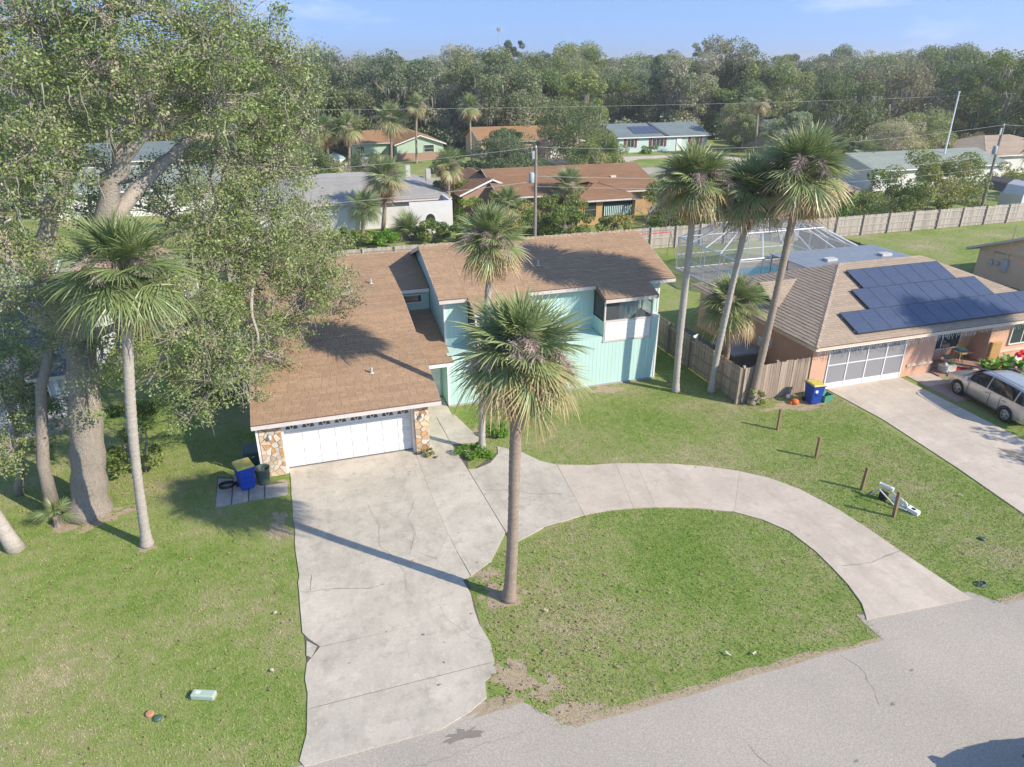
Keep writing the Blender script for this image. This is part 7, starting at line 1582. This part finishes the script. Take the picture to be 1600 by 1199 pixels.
SED = [(-2.35, .4, .68, .75, .80, .58), (-2.3, .28, .84, .90, .98, .7), (-1.75, .24, .89, .96, 1.06, .72), (-1.1, .22, .9, .96, 1.40, .62), (-.3, .22, .9, .95, 1.46, .64), (.3, .22, .9, .95, 1.42, .64), (.75, .22, .9, .94, 1.2, .68), (1.15, .22, .9, .92, .98, .74), (1.8, .24, .88, .84, .90, .72), (2.25, .28, .8, .7, .76, .58), (2.35, .4, .6, .6, .64, .4)]
nv, _, _ = car('parked_car', 'dark blue car at the near side of the road, only its edge in view', 'navy', SED, (-1.35, 1.4), .33, .78, (14.6, 5.62, 0), R(180), {'side': [(2.6, 4.0), (4.1, 6.2)], 'ends': [(5.2, 6.9, 'windshield'), (2.1, 2.95, 'rear_window')]})
for s in (1, -1): mr = MB(); taper_box(mr, .09, .10, .07, .08, 0, .15).xf(Matrix.Translation((.85, s * .95, .94))); mr.build('mirror', M['navy'], nv, local=True)
TRK = [(-2.9, .5, .80, .98, 1.0, .72), (-2.88, .42, .95, 1.1, 1.12, .8), (-.9, .4, .96, 1.12, 1.14, .8), (-.82, .4, .96, 1.15, 1.7, .72), (-.6, .4, .97, 1.15, 1.86, .72), (.6, .4, .97, 1.15, 1.86, .72), (1.1, .4, .96, 1.14, 1.5, .76), (1.5, .4, .95, 1.12, 1.2, .8), (2.4, .42, .93, 1.05, 1.12, .78), (2.8, .5, .85, .9, .95, .65), (2.86, .6, .7, .7, .75, .5)]
tv, _, _ = car('pickup_truck', 'white pickup truck parked on the sage house driveway', 'white_car', TRK, (-1.7, 1.8), .4, .84, (13.4, 113.6, 0), R(92), {'side': [(3.3, 5.1), (5.2, 6.5)], 'ends': [(5.2, 6.9, 'windshield'), (2.2, 3.6, 'rear_window')]})
MB().box(-2.93, -2.88, -.6, .6, .5, .62).build('bumper', M['steel'], tv, local=True); 
for s in (1, -1): MB().box(-2.92, -2.86, s * .85 - .07, s * .85 + .07, .75, 1.05).build('tail_light', M['lamp_red'], tv, local=True)
far_suv, _, _ = car('parked_suv', 'dark suv under the oak by the slate roof house', 'navy', SUVS, (-1.44, 1.44), .36, .82, (87.5, 111.5, 0), R(80), {'side': [(2.35, 3.35), (3.45, 5.0), (5.1, 6.9)], 'ends': [(6.15, 7.85, 'windshield'), (1.15, 1.95, 'rear_window')]})
bo = thing('boat', 'white boat under a pale cover on a trailer beside the palms', 'boat', (9.4, 116.5, 0), rz=R(95)); 
hull = MB(); pr_ = [(-2.6, 1.0, .55), (0, 1.1, .5), (1.8, .8, .6), (2.8, .05, .9)]
for s in (1, -1):
    for (x0, w0, z0), (x1, w1, z1) in zip(pr_[:-1], pr_[1:]): hull.face([(x0, 0, z0), (x1, 0, z1), (x1, s * w1, 1.25), (x0, s * w0, 1.2)])
hull.face([(-2.6, -1.0, 1.2), (-2.6, 1.0, 1.2), (-2.6, 0, .55)]); hull.build('hull', M['white'], bo, local=True)
cv = MB()
for s in (1, -1):
    for (x0, w0, z0), (x1, w1, z1) in zip(pr_[:-1], pr_[1:]): cv.face([(x0, s * w0 * 1.02, 1.22), (x1, s * w1 * 1.02, 1.27), (x1, 0, 1.75 - .12 * abs(x1)), (x0, 0, 1.9 - .1 * abs(x0))])
cv.face([(-2.6, -1.02, 1.22), (-2.6, 1.02, 1.22), (-2.6, 0, 1.64)]); cv.build('cover', M['aqua'], bo, local=True); MB().box(-2.4, 2.6, -.5, .5, .35, .5).build('trailer', M['steel'], bo, local=True)
for s in (1, -1): MB().lathe([(0, -.09), (.3, -.09), (.3, .09), (0, .09)], (0, 0, 0), 14).xf(Matrix.Translation((-.8, s * .95, .3)) @ Matrix.Rotation(R(90), 4, 'X')).build('wheel', M['rubber'], bo, local=True)
ys = thing('yard_sign', 'small orange sign on a post in the lawn by the boat', 'sign', (2.6, 112.5, 0)); MB().box(-.06, .06, -.06, .06, 0, 2.0).build('post', M['orange'], ys, local=True); MB().box(-.35, .35, -.05, -.061, 1.35, 2.0).build('board', M['orange'], ys, local=True)

# ------------------------------------------------------------------ poles and wires
def upole(lb, x, y, h, transformer):
    t = thing('utility_pole', lb, 'utility pole', (x, y, 0), 'wooden utility poles'); MB().tube([(0, 0, -.2), (0, 0, h)], [.16, .11], 10).build('pole', M['pole_wood'], t, local=True)
    if transformer: MB().lathe([(0, 0), (.2, 0), (.22, .06), (.22, .72), (.16, .8), (0, .82)], (-.36, -.05, h - 2.6), 14).build('transformer', M['transformer'], t, smooth=True, local=True); MB().box(-.25, 0, -.06, .06, h - 2.1, h - 1.95).build('bracket', M['steel'], t, local=True)
    MB().lathe([(0, 0), (.05, .02), (.06, .1), (.03, .2), (0, .22)], (0, 0, h), 8).build('insulator', M['white'], t, local=True); MB().box(-.3, -.06, -.04, .04, h - .8, h - .2).build('cutout', M['transformer'], t, local=True)
    return t
upole('utility pole with grey transformer can behind the back fence near the brown house', 19.6, 54.3, 8.4, True); upole('utility pole beside the barn shaped shed', 67.3, 54.2, 8.9, True)
def wire(lb, a, b, sag, r_, n=26, mat='grey'):
    r_ *= .45
    P = [Vector(a).lerp(Vector(b), i / n) + Vector((0, 0, -sag * 4 * (i / n) * (1 - i / n))) for i in range(n + 1)]; o = MB().tube(P, r_, 4).build('power_wire', M[mat]); own_origin(o, tuple(P[0])); tag(o, lb, 'wire', 'overhead wires')
wire('top wire between the two utility poles', (19.6, 54.3, 8.5), (67.3, 54.2, 9.0), .9, .022); wire('middle cable between the two utility poles', (19.7, 54.3, 6.3), (67.2, 54.2, 6.2), .9, .03); wire('lower cable between the two utility poles', (19.7, 54.3, 5.5), (67.2, 54.2, 5.0), .8, .02)
wire('top wire running from the transformer pole over the oak side', (19.6, 54.3, 8.5), (-28, 54.4, 8.2), 1.0, .022); wire('cable running from the transformer pole past the grey roof', (19.5, 54.3, 5.9), (-28, 54.4, 5.5), .8, .028)
wire('top wire leaving the shed pole past the wood edge', (67.3, 54.2, 9.0), (118, 54, 9.0), .8, .022); wire('cable leaving the shed pole past the wood edge', (67.2, 54.2, 6.2), (118, 54, 6.0), .8, .025)
wire('service wire to the brown house roof', (19.6, 54.3, 6.8), (28.5, 66, 3.6), .4, .014); wire('thin wire over the back street before the far wood', (-30, 100, 9.5), (125, 100, 9.5), .8, .03)
lp = thing('light_pole', 'slim white pole standing above the yellow shrubs', 'pole', (83.5, 74.5, 0)); MB().tube([(0, 0, -.1), (0, 0, 11.0)], [.13, .08], 8).build('pole', M['alu'], lp, local=True); MB().lathe([(0, 0), (.14, 0), (.14, .12), (0, .14)], (0, 0, 11.0), 8).build('cap', M['alu'], lp, local=True)
ct = thing('cell_tower', 'thin distant tower with antenna head above the far wood', 'tower', (146.8, 478, 0)); MB().tube([(0, 0, 0), (0, 0, 34)], [.5, .25], 6).build('mast', M['grey'], ct, local=True)
for k in range(6): a = k * 1.047; MB().box(-.25, .25, -.25, .25, 32.2, 34.6).xf(Matrix.Translation((1.1 * math.cos(a), 1.1 * math.sin(a), 0))).build('antenna', M['transformer'], ct, local=True)
MB().tube([(1.1 * math.cos(k * 1.047), 1.1 * math.sin(k * 1.047), 33) for k in range(7)], .12, 4).build('head_frame', M['grey'], ct, local=True)
sw = thing('swing_frame', 'thin red and white play frame in the yard behind the pool cage', 'play frame', (27.5, 50.3, 0)); MB().tube([(-2.4, 0, 2.0), (2.4, 0, 2.05)], .035, 6).build('crossbar', M['red'], sw, local=True)
for s in (-1, 1):
    for q in (-.7, .7): MB().tube([(s * 2.3, 0, 2.0), (s * 2.5, q, 0)], .03, 6).build('leg', M['bark'], sw, local=True)
# soft cloud bank low in the sky is left to the sky itself

# ------------------------------------------------------------------ thin air between here and the wood
hz = MB().box(-1000, 2300, -300, 2700, -1.0, 42.0)
hm = bpy.data.materials.new('haze_air'); hm.use_nodes = True; hn = hm.node_tree; hn.nodes.clear()
ho = hn.nodes.new('ShaderNodeOutputMaterial'); hv = hn.nodes.new('ShaderNodeVolumePrincipled'); hv.inputs['Color'].default_value = (1.0, .97, .92, 1); hv.inputs['Density'].default_value = 0.0005; hv.inputs['Anisotropy'].default_value = 0.3
hn.links.new(hv.outputs['Volume'], ho.inputs['Volume']); o = hz.build('haze', hm, None, 'stuff'); tag(o, 'thin pale haze in the air over the whole neighbourhood', 'haze')
